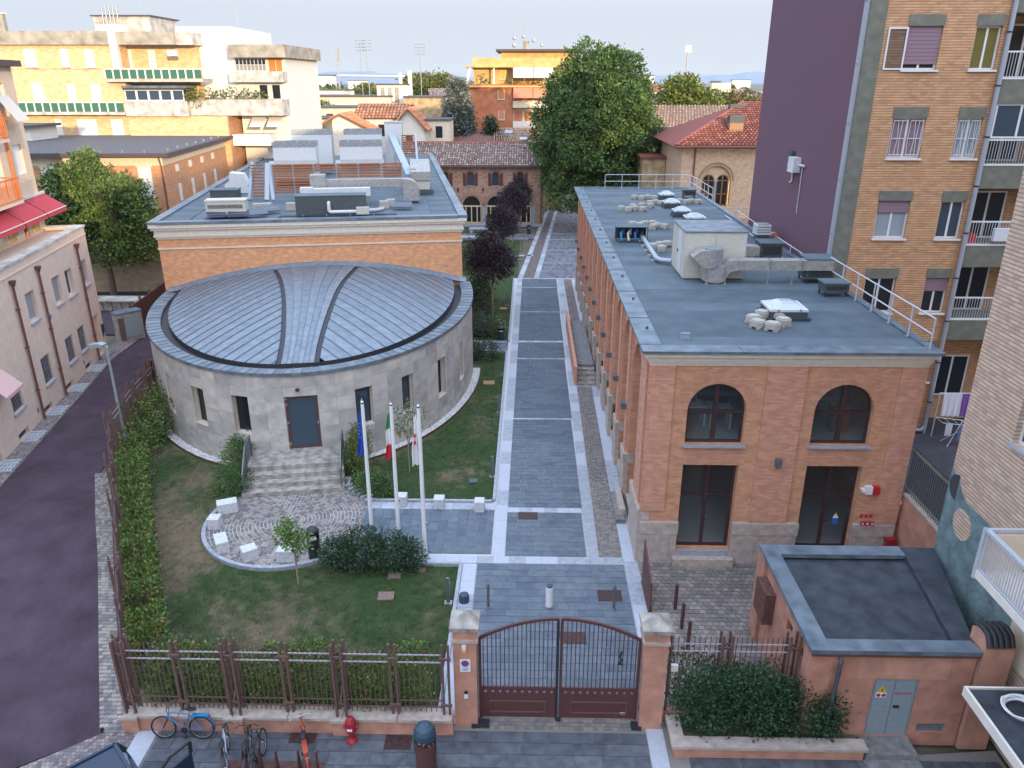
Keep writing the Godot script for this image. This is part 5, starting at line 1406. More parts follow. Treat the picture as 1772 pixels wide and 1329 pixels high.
func teal_block() -> void:
	var t := thing("apartment_block", "tall brick block beside the gate yard with teal painted base", "building", V(11.4, 0, -18.55))
	var b := MB.new()
	b.wall(Transform3D(FW, V(0, 0, 0)), 36, 21, [[2.0, 7.1, 3.4, 9.2], [2.0, 10.3, 3.4, 12.4], [5.0, 7.1, 6.4, 9.2]], 0.25)
	b.quad(V(16, 0, 0), V(0, 0, 0), V(0, 21, 0), V(16, 21, 0)); b.quad(V(0, 0, 36), V(16, 0, 36), V(16, 21, 36), V(0, 21, 36)); b.quad(V(16, 0, 36), V(16, 0, 0), V(16, 21, 0), V(16, 21, 36)); b.quad(V(0, 21, 36), V(16, 21, 36), V(16, 21, 0), V(0, 21, 0))
	mi("wall", b, "brick_teal", t)
	bx("painted_base", "teal", t, -0.012, 0.0, 0.0, 0.0, 4.85, 3.6)
	b = MB.new(); b.plate(Transform3D(FW, V(-0.012, 4.85, 0.0)), [P2(0, 0), P2(0.9, 0), P2(0.62, 0.14), P2(0.45, 0.35), P2(0.0, 0.55)], 0.01); mi("painted_base", b, "teal", t)
	var disc := []
	for i in 32: disc.append(P2(0.42 * cos(TAU * i / 32), 0.42 * sin(TAU * i / 32)))
	b = MB.new(); b.plate(Transform3D(FW, V(-0.016, 4.2, 0.95)), disc, 0.01); mi("painted_disc", b, "brick_teal", t)
	disc = []
	for i in 17: disc.append(P2(0.36 * cos(PI * i / 16 + PI / 2), 0.36 * sin(PI * i / 16 + PI / 2)))
	b = MB.new(); b.plate(Transform3D(FW, V(-0.03, 5.0, 0.42)), disc, 0.01); mi("painted_half_disc", b, "asphalt_dark", t)
	for e in [[2.0, 7.1], [2.0, 10.3], [5.0, 7.1]]: window(t, Transform3D(FW, V(0, e[1], e[0])), 1.4, 2.1, "frame_white", "blue_glass", 1, 0.0, 0.15, "white_stone")
	# balcony
	var bn := bx("balcony_slab", "white_wall", t, -1.05, 4.35, 3.4, 0, 4.55, 9.0)
	bx("balcony_end", "cream", t, -1.0, 4.55, 3.42, 0, 5.5, 3.5)
	bars(t, "baluster", V(-1.0, 4.6, 3.5), V(-1.0, 4.6, 8.9), 0.95, 0.09, "rail_white", 0.02)
	bx("handrail", "rail_white", t, -1.06, 5.55, 3.4, -0.94, 5.62, 9.0); bx("handrail", "rail_white", t, -1.06, 5.55, 3.38, 0, 5.62, 3.46); bx("bottom_rail", "rail_white", t, -1.03, 4.57, 3.4, -0.97, 4.61, 9.0); bx("corner_post", "rail_white", t, -1.07, 4.3, 3.36, -0.98, 5.62, 3.45)
	bx("base_wall", "cream", t, -0.02, 2.3, 3.605, 0.01, 4.3, 9.0)
	# canopy over the shop with a coil of white hose
	var o := thing("canopy", "flat grey canopy with a white edge under the balcony", "canopy", V(9.8, 2.33, -13.55))
	bx("slab", "membrane_low", o, 0.0, 0.0, 0.0, 1.58, 0.14, 6.0); bx("edge", "white_wall", o, -0.06, -0.06, -0.02, -0.002, 0.18, 6.0); bx("edge", "white_wall", o, -0.06, -0.06, -0.07, 1.58, 0.18, -0.022)
	bx("support", "white_wall", o, 1.45, -2.33, 0.1, 1.58, -0.002, 0.3); bx("panel", "flag_green", o, 0.9, -2.33, 1.6, 0.95, -0.3, 2.6)
	o = thing("hose", "coil of white hose lying on the grey canopy", "hose", V(10.55, 2.52, -12.9))
	b = MB.new()
	for k in 5:
		var pts := []
		for i in 25: pts.append(V(cos(TAU * i / 24 + k) * (0.3 + 0.02 * k), 0.03 + 0.02 * k + 0.02 * sin(i * 0.7 + k), sin(TAU * i / 24 + k) * (0.3 + 0.015 * k)))
		b.tube(pts, 0.022, 5, false)
	b.tube([V(0.3, 0.05, 0), V(0.5, 0.08, 0.4), V(0.45, 0.05, 0.9), V(0.6, 0.04, 1.4)], 0.022, 5)
	mi("coil", b, "white_paint", o)
func hut() -> void:
	var t := thing("substation_hut", "small pink rendered hut with a flat dark roof beside the gate", "hut", V(6.65, 0, -14.35))
	# plan, local to the front left corner: front edge z=0
	var b := MB.new()
	b.wall(Transform3D(FZ, V(0, 0, 0)), 3.75, 2.78, [[1.52, 0.28, 2.56, 2.0], [2.75, 0.42, 3.42, 0.68]], 0.12)
	b.wall(Transform3D(FW, V(0, 0, -4.1)), 4.1, 2.78, [[2.35, 2.0, 2.75, 2.35], [3.3, 2.0, 3.7, 2.35]], 0.15)
	b.quad(V(4.75, 0, -4.1), V(0, 0, -4.1), V(0, 2.78, -4.1), V(4.75, 2.78, -4.1)); b.quad(V(3.75, 0, 0), V(4.75, 0, -4.1), V(4.75, 2.78, -4.1), V(3.75, 2.78, 0))
	mi("wall", b, "render_hut", t)
	bx("corner_pier", "render_hut", t, -0.1, 0, -4.2, 0.35, 2.76, -3.6); bx("corner_pier", "render_hut", t, -0.04, 0, -0.45, 0.45, 2.77, 0.04)
	b = MB.new(); b.prism([P2(0.3, -0.3), P2(3.6, -0.3), P2(4.6, -3.8), P2(0.3, -3.8)], 2.6, 2.72); mi("roof", b, "membrane_low", t)
	for e in [[[P2(-0.1, 0.1), P2(0.36, 0.1), P2(0.36, -4.2), P2(-0.1, -4.2)], "zinc_cope"], [[P2(0.365, 0.1), P2(3.78, 0.1), P2(3.7, -0.3), P2(0.365, -0.3)], "zinc_cope"], [[P2(0.365, -3.75), P2(3.75, -3.75), P2(3.75, -4.2), P2(0.365, -4.2)], "zinc_cope"], [[P2(3.78, -0.3), P2(4.74, -4.2), P2(3.76, -4.2), P2(3.76, -3.7), P2(3.3, -0.3)], "membrane_low"]]:
		b = MB.new(); b.prism(e[0], 2.72 if e[1] == "membrane_low" else 2.78, 2.86 if e[1] == "membrane_low" else 2.9); mi("coping", b, e[1], t)
	bx("fascia", "rust_edge", t, -0.08, 2.72, 0.082, 3.76, 2.785, 0.1)
	var d := mi("door", unit, "door_grey", t)
	d.transform = Transform3D(Basis.from_scale(V(1.04, 1.72, 0.05)), V(2.04, 1.14, -0.06))
	bx("door_frame", "galv", t, 1.52, 0.28, -0.04, 1.56, 2.0, -0.01); bx("door_frame", "galv", t, 2.52, 0.28, -0.04, 2.56, 2.0, -0.01); bx("door_joint", "unit_dark", t, 2.036, 0.3, -0.036, 2.044, 1.98, -0.03)
	bx("door_lock", "black_metal", t, 2.1, 1.12, -0.036, 2.24, 1.2, -0.02); bx("door_plate", "duct", t, 1.84, 1.12, -0.036, 1.98, 1.2, -0.03)
	# warning sign: yellow triangle over two small discs; red lettering
	b = MB.new(); b.plate(Transform3D(Basis(), V(1.76, 1.58, -0.028)), [P2(-0.11, 0), P2(0.11, 0), P2(0, 0.2)], 0.006); mi("warning_sign", b, "yellow", t)
	bx("warning_sign", "flag_white", t, 1.64, 1.43, -0.034, 1.88, 1.575, -0.029)
	for x in [1.7, 1.82]:
		b = MB.new(); b.lathe([P2(0.0, 0.004), P2(0.05, 0.004), P2(0.05, 0)], 12); var q := mi("warning_mark", b, "red_paint", t); q.position = V(x, 1.5, -0.028); q.rotation.x = PI / 2
	bx("warning_mark", "black_metal", t, 1.745, 1.62, -0.026, 1.775, 1.7, -0.024)
	var tx := TextMesh.new(); tx.text = "INDUSTRIALI"; tx.font_size = 10; tx.pixel_size = 0.0068; tx.depth = 0.004
	var te := mi("lettering", tx, "orange_paint", t); te.position = V(2.28, 1.56, -0.03)
	# vent with slats
	for i in 5: bx("vent_slat", "galv", t, 2.76, 0.43 + 0.05 * i, -0.1, 3.41, 0.46 + 0.05 * i, -0.04)
	bx("vent_back", "black_metal", t, 2.75, 0.42, -0.13, 3.42, 0.68, -0.115)
	for z in [-1.75, -0.8]: bx("window_pane", "blue_glass", t, 0.1, 2.0, z, 0.13, 2.35, z + 0.4)
	bx("electric_cabinet", "corten", t, -0.28, 1.35, -3.55, -0.002, 2.3, -2.7)
	pipe(t, "downpipe", [V(0.6, 2.68, 0.05), V(0.6, 2.62, 0.14), V(0.58, 2.5, 0.16), V(0.5, 0, 0.16)], 0.05, "unit_dark")
	bx("render_patch", "render_pink", t, 1.1, 2.02, 0.0, 3.2, 2.72, 0.004); 
	bx("step", "grey_step", t, 1.4, 0, 0.0, 2.6, 0.26, 0.55); bx("step", "grey_step", t, 1.35, 0, 0.551, 2.65, 0.1, 0.95)
	# pier with a tile cap between hut and block
	var o := thing("tiled_pier", "pink rendered pier with a dark tile cap at the hut's front corner", "pier", V(10.72, 0, -14.55))
	bx("shaft", "render_pink", o, -0.28, 0, -0.3, 0.4, 3.0, 0.3)
	b = MB.new(); b.plate(Transform3D(FW, V(-0.28, 3.0, -0.3)), [P2(0, 0), P2(0.6, 0), P2(0.6, 0.18), P2(0.45, 0.3), P2(0.15, 0.3), P2(0, 0.18)], 0.05); mi("cap_end", b, "render_pink", o)
	for i in 5: pipe(o, "cap_tile", [V(-0.22 + i * 0.13, 3.08, 0.34), V(-0.22 + i * 0.13, 3.3, 0.2), V(-0.22 + i * 0.13, 3.34, 0.0), V(-0.22 + i * 0.13, 3.25, -0.3)], 0.07, "lead", 6)
	# wall and fence between hall and block
	o = thing("yard_wall", "pink rendered wall with a stepped top beside the brick hall", "wall", V(12.15, 0, -22.3))
	b = MB.new(); b.plate(Transform3D(FW, V(0, 0, 0)), [P2(0, 0), P2(3.8, 0), P2(3.8, 2.4), P2(2.8, 2.6), P2(0.3, 2.6), P2(0.3, 2.2), P2(0, 2.2)], 0.25); mi("wall", b, "render_pink", o)
	bx("wall_cap", "plinth", o, -0.03, 2.6, 0.3, 0.28, 2.66, 2.8)
	o = thing("yard_fence", "dark green iron fence with pointed bars on the pink yard wall", "fence", V(12.27, 2.66, -22.1))
	bars(o, "bar", V(0, 0, 0), V(0, 0, 3.3), 1.6, 0.115, "unit_dark", 0.025)
	bx("rail", "greygreen", o, -0.03, 1.42, -0.1, 0.03, 1.48, 3.4); bx("rail", "greygreen", o, -0.03, 0.1, -0.1, 0.03, 0.15, 3.4)
	o = thing("hose_box", "red hydrant hose cabinet on the plinth by the yard wall", "cabinet", V(11.85, 0.55, -21.66))
	bx("case", "hydrant", o, -0.14, 0, -0.12, 0.14, 0.55, 0.1); bx("lid", "hydrant", o, -0.16, 0.551, -0.13, 0.16, 0.62, 0.12); bx("label_plate", "flag_white", o, -0.07, 0.2, 0.1, 0.07, 0.36, 0.104)
	# planter with clipped shrub is in the garden section
func west_house() -> void:
	var turn := deg_to_rad(101.67)
	var t := thing("townhouse", "pale pink rendered house along the side road with brown downpipes", "building", V(-22.5, 0, -30.4), turn)
	# local: x runs up the road, z faces the road
	var holes := []
	for e in [[-3.2, 4.42], [3.7, 4.42], [7.02, 4.36], [8.82, 4.32], [11.15, 4.3]]: holes.append([e[0] + 8, e[1], e[0] + 9.05, e[1] + 1.4])
	for e in [[-3.4, 1.4], [0.02, 1.37], [3.72, 1.3], [7.0, 1.24], [8.87, 1.22]]: holes.append([e[0] + 8, e[1], e[0] + 9.08, e[1] + 1.32])
	holes.append([11.28 + 8, 0.1, 12.35 + 8, 2.44])
	for e in [-3.0, -0.1, 2.85, 5.9, 8.95]: holes.append([e + 8, 0.08, e + 9.1, 0.42])
	var b := MB.new()
	b.wall(Transform3D(FZ, V(-8, 0, 0)), 20.95, 7.35, holes, 0.28)
	b.wall(Transform3D(FE, V(12.95, 0, 0)), 3.2, 7.35, [], 0.1)
	b.quad(V(12.95, 7.2, -3.2), V(-8, 7.2, -3.2), V(-8, 7.2, 0), V(12.95, 7.2, 0))
	mi("wall", b, "house", t)
	bx("parapet", "concrete_pale", t, -8, 7.35, -0.42, 13.02, 7.46, 0.06); bx("parapet", "concrete_pale", t, 12.6, 7.351, -3.2, 13.02, 7.461, -0.421)
	bx("string_course", "house_up", t, -8, 6.93, 0.002, 12.95, 6.99, 0.05)
	for i in holes.size():
		var h: Array = holes[i]
		if i < 5:
			var o := window(t, Transform3D(FZ, V(h[0] - 8, h[1], 0)), 1.05, 1.4, "frame_white", "dark_glass", 1, 0.0, 0.2, "white_stone")
			if i != 3: bx("shutter", "blind", o, 0.06, [0.15, 0.1, 0.12, 0.4, 0.2][i], 0.02, 0.99, 1.38, 0.05)
		elif i < 10:
			var o := window(t, Transform3D(FZ, V(h[0] - 8, h[1], 0)), 1.08, 1.32, "frame_dark", "dark_glass", 1, 0.66, 0.1, "white_stone")
			for k in 7: bx("grille_bar", "pipe_grey", o, 0.1 + k * 0.145, 0.02, 0.06, 0.115 + k * 0.145, 1.3, 0.075)
		elif i == 10:
			bx("door", "house_up", t, h[0] - 8, 0.1, -0.27, h[2] - 8, 2.44, -0.22); bx("door_mat", "grey_step", t, h[0] - 8.1, 0, 0.0, h[2] - 7.9, 0.12, 0.5)
			for k in 3: bx("notice", "flag_white", t, h[0] - 7.85, 1.0 + k * 0.4, -0.22, h[0] - 7.5, 1.3 + k * 0.4, -0.21)
			bx("letter_box", "black_metal", t, 12.5, 1.2, 0.0, 12.75, 1.7, 0.08); bx("sign", "sign_blue", t, 12.5, 0.95, 0.0, 12.72, 1.15, 0.02)
		else:
			bx("cellar_window", "unit_dark", t, h[0] - 8, 0.08, -0.2, h[2] - 8, 0.42, -0.18)
			for k in 5: bx("well_bar", "white_strip", t, h[0] - 8 + 0.02, 0.05, 0.08 + k * 0.14, h[2] - 8 - 0.02, 0.125, 0.13 + k * 0.14)
			for k in 4: bx("well_bar", "white_strip", t, h[0] - 7.99 + k * 0.34, 0.05, 0.05, h[0] - 7.93 + k * 0.34, 0.12, 0.75)
	for x in [2.55, 5.5, 11.0]:
		pipe(t, "downpipe", [V(x, 6.5, 0.1), V(x, 0.05, 0.1)], 0.06, "pipe_brown")
		var hp := MB.new(); hp.lathe([P2(0.02, 6.45), P2(0.07, 6.5), P2(0.14, 6.68), P2(0.15, 6.76), P2(0.02, 6.76)], 10, V(x, 0, 0.12)); mi("rain_head", hp, "pipe_brown", t)
		for y in [1.5, 3.6, 5.4]: bx("pipe_clip", "pipe_brown", t, x - 0.08, y, 0.0, x + 0.08, y + 0.05, 0.17)
	for e in [[5.9, 4.0], [8.8, 0.55], [2.2, 0.5]]: bx("wall_plate", "sign_blue", t, e[0], e[1], 0.0, e[0] + 0.14, e[1] + 0.22, 0.012)
	# upper storeys set back behind the parapet
	var u := thing("upper_house", "cream upper house with orange balconies behind the pink parapet", "building", V(-22.5, 0, -30.4), turn)
	b = MB.new()
	b.wall(Transform3D(FZ, V(-8, 7.2, -2.0)), 21.1, 8.5, [[19.1, 3.2, 20.2, 4.7], [16.3, 2.9, 17.4, 5.0], [18.6, 6.1, 19.7, 7.7], [13.5, 2.9, 14.6, 5.0]], 0.2)
	b.wall(Transform3D(FE, V(13.1, 7.2, -2.0)), 9.0, 8.5, [], 0.1)
	b.quad(V(13.1, 15.7, -11), V(-8, 15.7, -11), V(-8, 15.7, -2), V(13.1, 15.7, -2))
	mi("wall", b, "house_up", u)
	bx("roof_edge", "fascia_dark", u, -8, 15.7, -11.2, 13.5, 16.0, -1.6)
	for e in [[11.1, 10.4, 1.5], [8.3, 10.1, 2.1], [10.6, 13.3, 1.6], [5.5, 10.1, 2.1]]:
		bx("shutter", "shutter_white", u, e[0], e[1], -2.16, e[0] + 1.1, e[1] + e[2], -2.12)
	b = MB.new(); b.quadn(V(10.4, 14.3, -1.98), V(12.0, 14.3, -1.98), V(12.0, 13.1, -1.2), V(10.4, 13.1, -1.2), Vector3.UP); mi("sun_blind", b, "awning_white", u)
	for k in 2:
		var by := [9.5, 12.4][k] as float
		bx("balcony_slab", "house_up", u, -3.0, by - 0.15, -1.99, 8.5, by, -1.0)
		bx("handrail", "balc_orange", u, -3.0, by + 1.05, -1.06, 8.5, by + 1.1, -1.0); bx("handrail", "balc_orange", u, 8.44, by + 1.05, -1.99, 8.5, by + 1.1, -1.065); bx("bottom_rail", "balc_orange", u, -3.0, by + 0.06, -1.06, 8.5, by + 0.1, -1.0)
		bars(u, "baluster", V(-1.0, by + 0.1, -1.03), V(8.45, by + 0.1, -1.03), 0.96, 0.17, "balc_orange", 0.03); bars(u, "baluster", V(8.47, by + 0.1, -1.9), V(8.47, by + 0.1, -1.1), 0.96, 0.2, "balc_orange", 0.03)
	pipe(u, "downpipe", [V(10.3, 15.6, -1.9), V(10.3, 7.3, -1.9)], 0.07, "balc_orange")
	for i in 9: bx("striped_blind", ["awning_white", "concrete_pale", "yellow_wall"][i % 3], u, 3.0 + i * 1.05, 7.4, -1.99, 3.8 + i * 1.05, 8.9, -1.95)
	for i in 3:
		var a := thing("awning", ["red fabric awning over the roof terrace, end piece by the tree", "red fabric awning over the roof terrace, middle piece", "red fabric awning over the roof terrace, piece at the picture edge"][i], "awning", V(-22.5, 0, -30.4), turn, "red awnings on the terrace")
		var x1: float = [13.6, 10.7, 7.75][i]; var x0: float = [10.8, 7.85, 3.0][i]
		b = MB.new()
		for k in 12:
			var xa := lerpf(x0, x1, k / 12.0); var xb := lerpf(x0, x1, (k + 1) / 12.0)
			b.quadn(V(xa, 9.2, -1.95), V(xb, 9.2, -1.95), V(xb, 8.45, -0.9), V(xa, 8.45, -0.9), Vector3.UP)
			b.quad(V(xa, 8.24, -0.88), V((xa + xb) / 2, 8.19, -0.88), V((xa + xb) / 2, 8.45, -0.9), V(xa, 8.45, -0.9)); b.quad(V((xa + xb) / 2, 8.19, -0.88), V(xb, 8.24, -0.88), V(xb, 8.45, -0.9), V((xa + xb) / 2, 8.45, -0.9))
		mi("fabric", b, "awning_red", a)
		bx("cassette", "awning_white", a, x0, 9.17, -1.98, x1, 9.3, -1.85); pipe(a, "arm", [V(x1 - 0.2, 9.1, -1.95), V(x1 - 0.2, 8.42, -0.95)], 0.03, "awning_white", 5); pipe(a, "front_bar", [V(x0, 8.45, -0.9), V(x1, 8.45, -0.9)], 0.03, "awning_white", 5)
	var pa := thing("awning", "pale pink window awning low on the rendered house at the picture edge", "awning", V(-22.5, 0, -30.4), turn)
	b = MB.new(); b.quadn(V(-2.2, 3.9, 0.02), V(-0.55, 3.9, 0.02), V(-0.55, 3.0, 0.9), V(-2.2, 3.0, 0.9), Vector3.UP); b.quad(V(-2.2, 2.85, 0.9), V(-0.55, 2.85, 0.9), V(-0.55, 3.0, 0.9), V(-2.2, 3.0, 0.9)); mi("fabric", b, "awning_pink", pa)
	pipe(pa, "arm", [V(-0.6, 3.2, 0.02), V(-0.6, 3.0, 0.88)], 0.02, "awning_white", 5)
	# roadside cabinet and dark fence up the road
	var o := thing("meter_cabinet", "grey utility cabinet in a stone surround at the roadside fence", "cabinet", V(-24.75, 0, -45.2), deg_to_rad(48))
	bx("surround", "step_stone", o, -0.75, 0, -0.45, 0.75, 1.75, 0.3); bx("cabinet_door", "door_grey", o, -0.35, 0.25, 0.3, 0.65, 1.6, 0.36); bx("lid", "zinc_cope", o, -0.8, 1.751, -0.5, 0.8, 1.82, 0.36); bx("side_door", "fence_brown", o, -0.7, 0.1, 0.3, -0.38, 1.5, 0.33)
	o = thing("roadside_gate_fence", "dark brown sheet fence along the far side of the road", "fence", V(-25.0, 0, -46.2))
	for i in 6:
		var p := bx("panel", "corten", o, -0.03 - i * 0.18, 0.25, -i * 1.7 - 1.62, 0.03 - i * 0.18, 1.85, -i * 1.7, 0.0)
		p.rotation.y = 0.105
		bx("post", "fence_brown", o, -0.06 - i * 0.18, 0, -i * 1.7 - 0.02, 0.06 - i * 0.18, 2.05, -i * 1.7 + 0.06)
	bx("base_wall", "step_stone", o, -0.62, 0, -5.2, -0.38, 0.249, 0.3)
	for e in [[-9.6, 1.4], [-9.6, 1.0]]: bx("reflector", "red_paint", o, -0.95, e[1], e[0] - 0.08, -0.88, e[1] + 0.15, e[0] + 0.08)
	o = thing("garden_wall", "low curved stone planter wall at the bend of the road", "wall", V(-30, 0, -51.5))
	for i in 10: bx("stone", "step_stone", o, -3.5 + i * 0.62, 0, -0.3 - 0.05 * i, -2.9 + i * 0.62, 0.75, 0.3 - 0.05 * i)
	bx("cap", "concrete_pale", o, -3.6, 0.751, -0.9, 2.9, 0.83, 0.4)
# rows of barrel tiles on a sloping quad, each tile its own colour
func tiles(parent: Node, e0: Vector3, e1: Vector3, r0: Vector3, r1: Vector3, cols: Array, step := 0.26, rowl := 0.42, called := "roof_tiles") -> void:
	var b := MB.new()
	var n := int(e0.distance_to(e1) / step)
	var rows := int(e0.distance_to(r0) / rowl)
	var up := (e1 - e0).cross(r0 - e0).normalized()
	if up.y < 0: up = -up
	for i in n:
		for j in rows:
			var a := e0.lerp(e1, (i + 0.5) / n); var c := r0.lerp(r1, (i + 0.5) / n)
			var p := a.lerp(c, float(j) / rows); var q := a.lerp(c, (j + 1.06) / rows)
			var w0 := (e1 - e0) / n * 0.34; var w1 := (r1 - r0) / n * 0.34
			var k: Color = cols[R.randi() % cols.size()]
			b.col = k * R.randf_range(0.8, 1.2)
			var h := up * step * 0.34; var lift := up * 0.05
			var pr := [[-1.0, 0.0], [-0.55, 1.0], [0.55, 1.0], [1.0, 0.0]]
			for s in 3:
				var x0: Array = pr[s]; var x1: Array = pr[s + 1]
				b.quadn(p + w0 * x0[0] + h * x0[1] + lift, p + w0 * x1[0] + h * x1[1] + lift, q + w1 * x1[0] + h * x1[1] * 0.8, q + w1 * x0[0] + h * x0[1] * 0.8, up)
	if not M.has("vertex_plain"):
		var sp := StandardMaterial3D.new(); sp.vertex_color_use_as_albedo = true; sp.roughness = 0.85; M["vertex_plain"] = sp
	stuff(mi(called, b, "vertex_plain", parent))
const OLD_TILE := [Color(0.30, 0.22, 0.185), Color(0.42, 0.34, 0.3), Color(0.2, 0.145, 0.125), Color(0.5, 0.42, 0.37), Color(0.33, 0.2, 0.16)]
const RED_TILE := [Color(0.33, 0.115, 0.08), Color(0.27, 0.09, 0.065), Color(0.38, 0.16, 0.11), Color(0.24, 0.08, 0.06)]
const ORANGE_TILE := [Color(0.5, 0.2, 0.09), Color(0.42, 0.16, 0.075), Color(0.55, 0.26, 0.13)]
const TAN_TILE := [Color(0.42, 0.28, 0.19), Color(0.5, 0.35, 0.25), Color(0.36, 0.23, 0.16)]
func shut_window(t: Node, x: float, y: float, z: float, w: float, h: float, m_ := "shutter_white") -> void:
	var o := bx("window", "frame_white", t, x, y, z, x + w, y + h, z + 0.03)
	var k := mi("shutter", unit, m_, o)
	k.transform = Transform3D(Basis.from_scale(V(0.88, 0.94, 0.6)), V(0, 0.02, 0.6))
	var s := mi("sill", unit, "concrete_pale", o)
	s.transform = Transform3D(Basis.from_scale(V(1.1, 0.05, 5.0)), V(0, -0.53, 1.5))
func backdrop_west() -> void:
	var z := -75.5
	var t := thing("apartment_block", "large sunlit ochre brick apartment block with green glass balconies", "building", V(-37.4, 0, z))
	# local x = world x + 37.4, z = world z + 75.5
	var b := MB.new()
	b.box(-16, 0, -16, 0.02, 18.06, 0); b.box(0.02, 0, -16, 6.4, 18.05, -1.6); b.box(0.03, 0, -15, 9.3, 11.95, 0.6)
	mi("wall", b, "brick_far", t)
	b = MB.new(); b.box(4.4, 12, -14, 9.7, 19.7, -2.4); b.box(9.7, 0, -14, 14.4, 17, -2.2); mi("white_wall", b, "white_wall", t)
	bx("parapet", "concrete", t, -16.2, 18.06, -16, -0.6, 19.2, 0.35); bx("parapet", "concrete", t, 0.06, 18.06, -16, 5.3, 19.15, 0.3); bx("parapet", "concrete_pale", t, 5.302, 18.06, -14, 6.8, 19.1, 0.0)
	bx("parapet", "concrete", t, 9.6, 17.02, -14, 14.85, 18.12, -0.9)
	bx("flue_casing", "white_wall", t, -0.55, 16.0, 0.0, 0.05, 19.5, 0.6)
	bx("floor_line", "concrete", t, -16, 16.0, 0.001, 0, 16.06, 0.03)
	for e in [[-8.9, 16.2, 1.1, 1.5], [-5.5, 16.2, 0.7, 1.5], [-3.3, 16.15, 0.85, 1.5], [-8.8, 13.3, 1.0, 1.5], [-5.5, 13.3, 0.75, 1.45], [-3.3, 13.25, 0.9, 1.5], [-7.3, 10.1, 0.65, 1.55], [-5.2, 9.9, 1.85, 1.75], [-1.95, 10.25, 1.1, 1.4], [-12.2, 16.2, 1.1, 1.5], [-12.2, 13.3, 1.1, 1.5]]: shut_window(t, e[0], e[1], 0.01, e[2], e[3])
	for e in [[-0.4, 16.1, 0.7, 1.6], [1.85, 16.1, 0.65, 1.6]]: shut_window(t, e[0], e[1], -1.58, e[2], e[3])
	# green glazed balconies
	for e in [[-10.6, 0.0, 12.35, 0.0, 14, 1.0], [-1.3, 7.6, 15.2, -1.6, 12, 2.4]]:
		bx("balcony_slab", "concrete_pale", t, e[0], e[2] - 0.28, e[3], e[1], e[2] - 0.02, e[3] + e[5])
		var n: int = e[4]
		for i in n:
			var x0 := lerpf(e[0], e[1], float(i) / n); var x1 := lerpf(e[0], e[1], (i + 1.0) / n)
			bx("balcony_panel", "green_glass", t, x0 + 0.07, e[2] + 0.03, e[3] + e[5] - 0.05, x1 - 0.07, e[2] + 0.75, e[3] + e[5] - 0.02)
			bx("balcony_post", "white_wall", t, x0 - 0.06, e[2] - 0.02, e[3] + e[5] - 0.08, x0 + 0.06, e[2] + 0.85, e[3] + e[5] + 0.02)
		bx("handrail", "white_wall", t, e[0], e[2] + 0.78, e[3] + e[5] - 0.09, e[1], e[2] + 0.88, e[3] + e[5] + 0.03)
	bars(t, "baluster", V(7.65, 15.2, 0.78), V(9.4, 15.2, 0.78), 0.8, 0.14, "rail_white", 0.03)
	# glazed veranda and planted terrace
	bx("terrace_wall", "concrete_pale", t, 0.04, 11.96, -1.5, 5.9, 13.25, 0.9); bx("terrace_wall", "concrete_pale", t, 5.9, 12.0, -2.0, 14.5, 13.4, 0.3)
	bx("veranda_roof", "zinc_cope", t, 0.0, 14.4, -1.58, 6.0, 14.6, 0.8); bx("veranda_beam", "fascia_dark", t, 0.05, 14.25, -1.5, 5.8, 14.4, 0.7)
	for i in 5:
		var wn := bx("window", "frame_white", t, 0.1 + i * 1.1, 13.26, 0.5, 1.15 + i * 1.1, 14.25, 0.56)
		var pn := mi("pane", unit, "blue_glass", wn); pn.transform = Transform3D(Basis.from_scale(V(0.84, 0.8, 0.5)), V(0, 0.02, 0.5))
	for i in 8:
		var wn := bx("window", "frame_white", t, 9.75 + i * 0.36, 15.85, -2.19, 10.09 + i * 0.36, 17.0, -2.12)
		var pn := mi("pane", unit, "dark_glass", wn); pn.transform = Transform3D(Basis.from_scale(V(0.8, 0.42, 0.5)), V(0, 0.22, 0.5)); pn = mi("pane", unit, "blind", wn); pn.transform = Transform3D(Basis.from_scale(V(0.8, 0.42, 0.5)), V(0, -0.24, 0.5))
	bx("balcony_wall", "concrete_pale", t, 9.4, 14.9, -2.2, 14.5, 15.82, -0.9)
	for e in [[12.9, 15.83, 0.6], [13.6, 15.83, 0.5], [11.8, 13.45, 0.7], [13.0, 13.45, 0.7]]: bx("balcony_door", "shutter_orange" if e[1] > 15 else "dark_glass", t, e[0], e[1], -2.18, e[0] + e[2], e[1] + 1.2, -2.1)
	for i in 2:
		var aw := MB.new(); aw.quadn(V(0, 0, 0), V(1.3, 0, 0), V(1.3, -0.9, 1.3), V(0, -0.9, 1.3), Vector3.UP)
		var q := mi("sun_blind", aw, "awning_white", t); q.position = V(11.2 + i * 1.6, 11.9, -0.9)
	for i in 3: bx("balcony_wall", "white_wall", t, 9.4, 9.3 - i * 3.2, -2.1, 13.0, 10.3 - i * 3.2, 0.1)
	bars(t, "baluster", V(11.2, 10.3, 0.02), V(12.8, 10.3, 0.02), 0.4, 0.14, "rail_white", 0.03)
	bx("side_brick", "brick_low", t, 9.302, 0, -14, 9.36, 11.9, 0.55)
	# penthouse, chimneys, aerials
	bx("penthouse", "concrete_pale", t, -2.9, 19.2, -8, 2.3, 20.55, -2); bx("penthouse_roof", "fascia_dark", t, -3.1, 20.55, -8.2, 2.5, 20.65, -1.8)
	for i in 5: pipe(t, "flue", [V(-1.75 + i * 0.34, 18.6, -1.5), V(-1.75 + i * 0.34, 21.3, -1.5)], 0.09, "galv", 8)
	bx("flue_base", "white_wall", t, -2.2, 19.2, -1.9, 0.3, 19.8, -1.1)
	bx("chimney", "concrete", t, -12.2, 19.2, -3, -11.7, 20.8, -2.5); bx("chimney_cap", "white_wall", t, -12.3, 20.8, -3.1, -11.6, 20.9, -2.4)
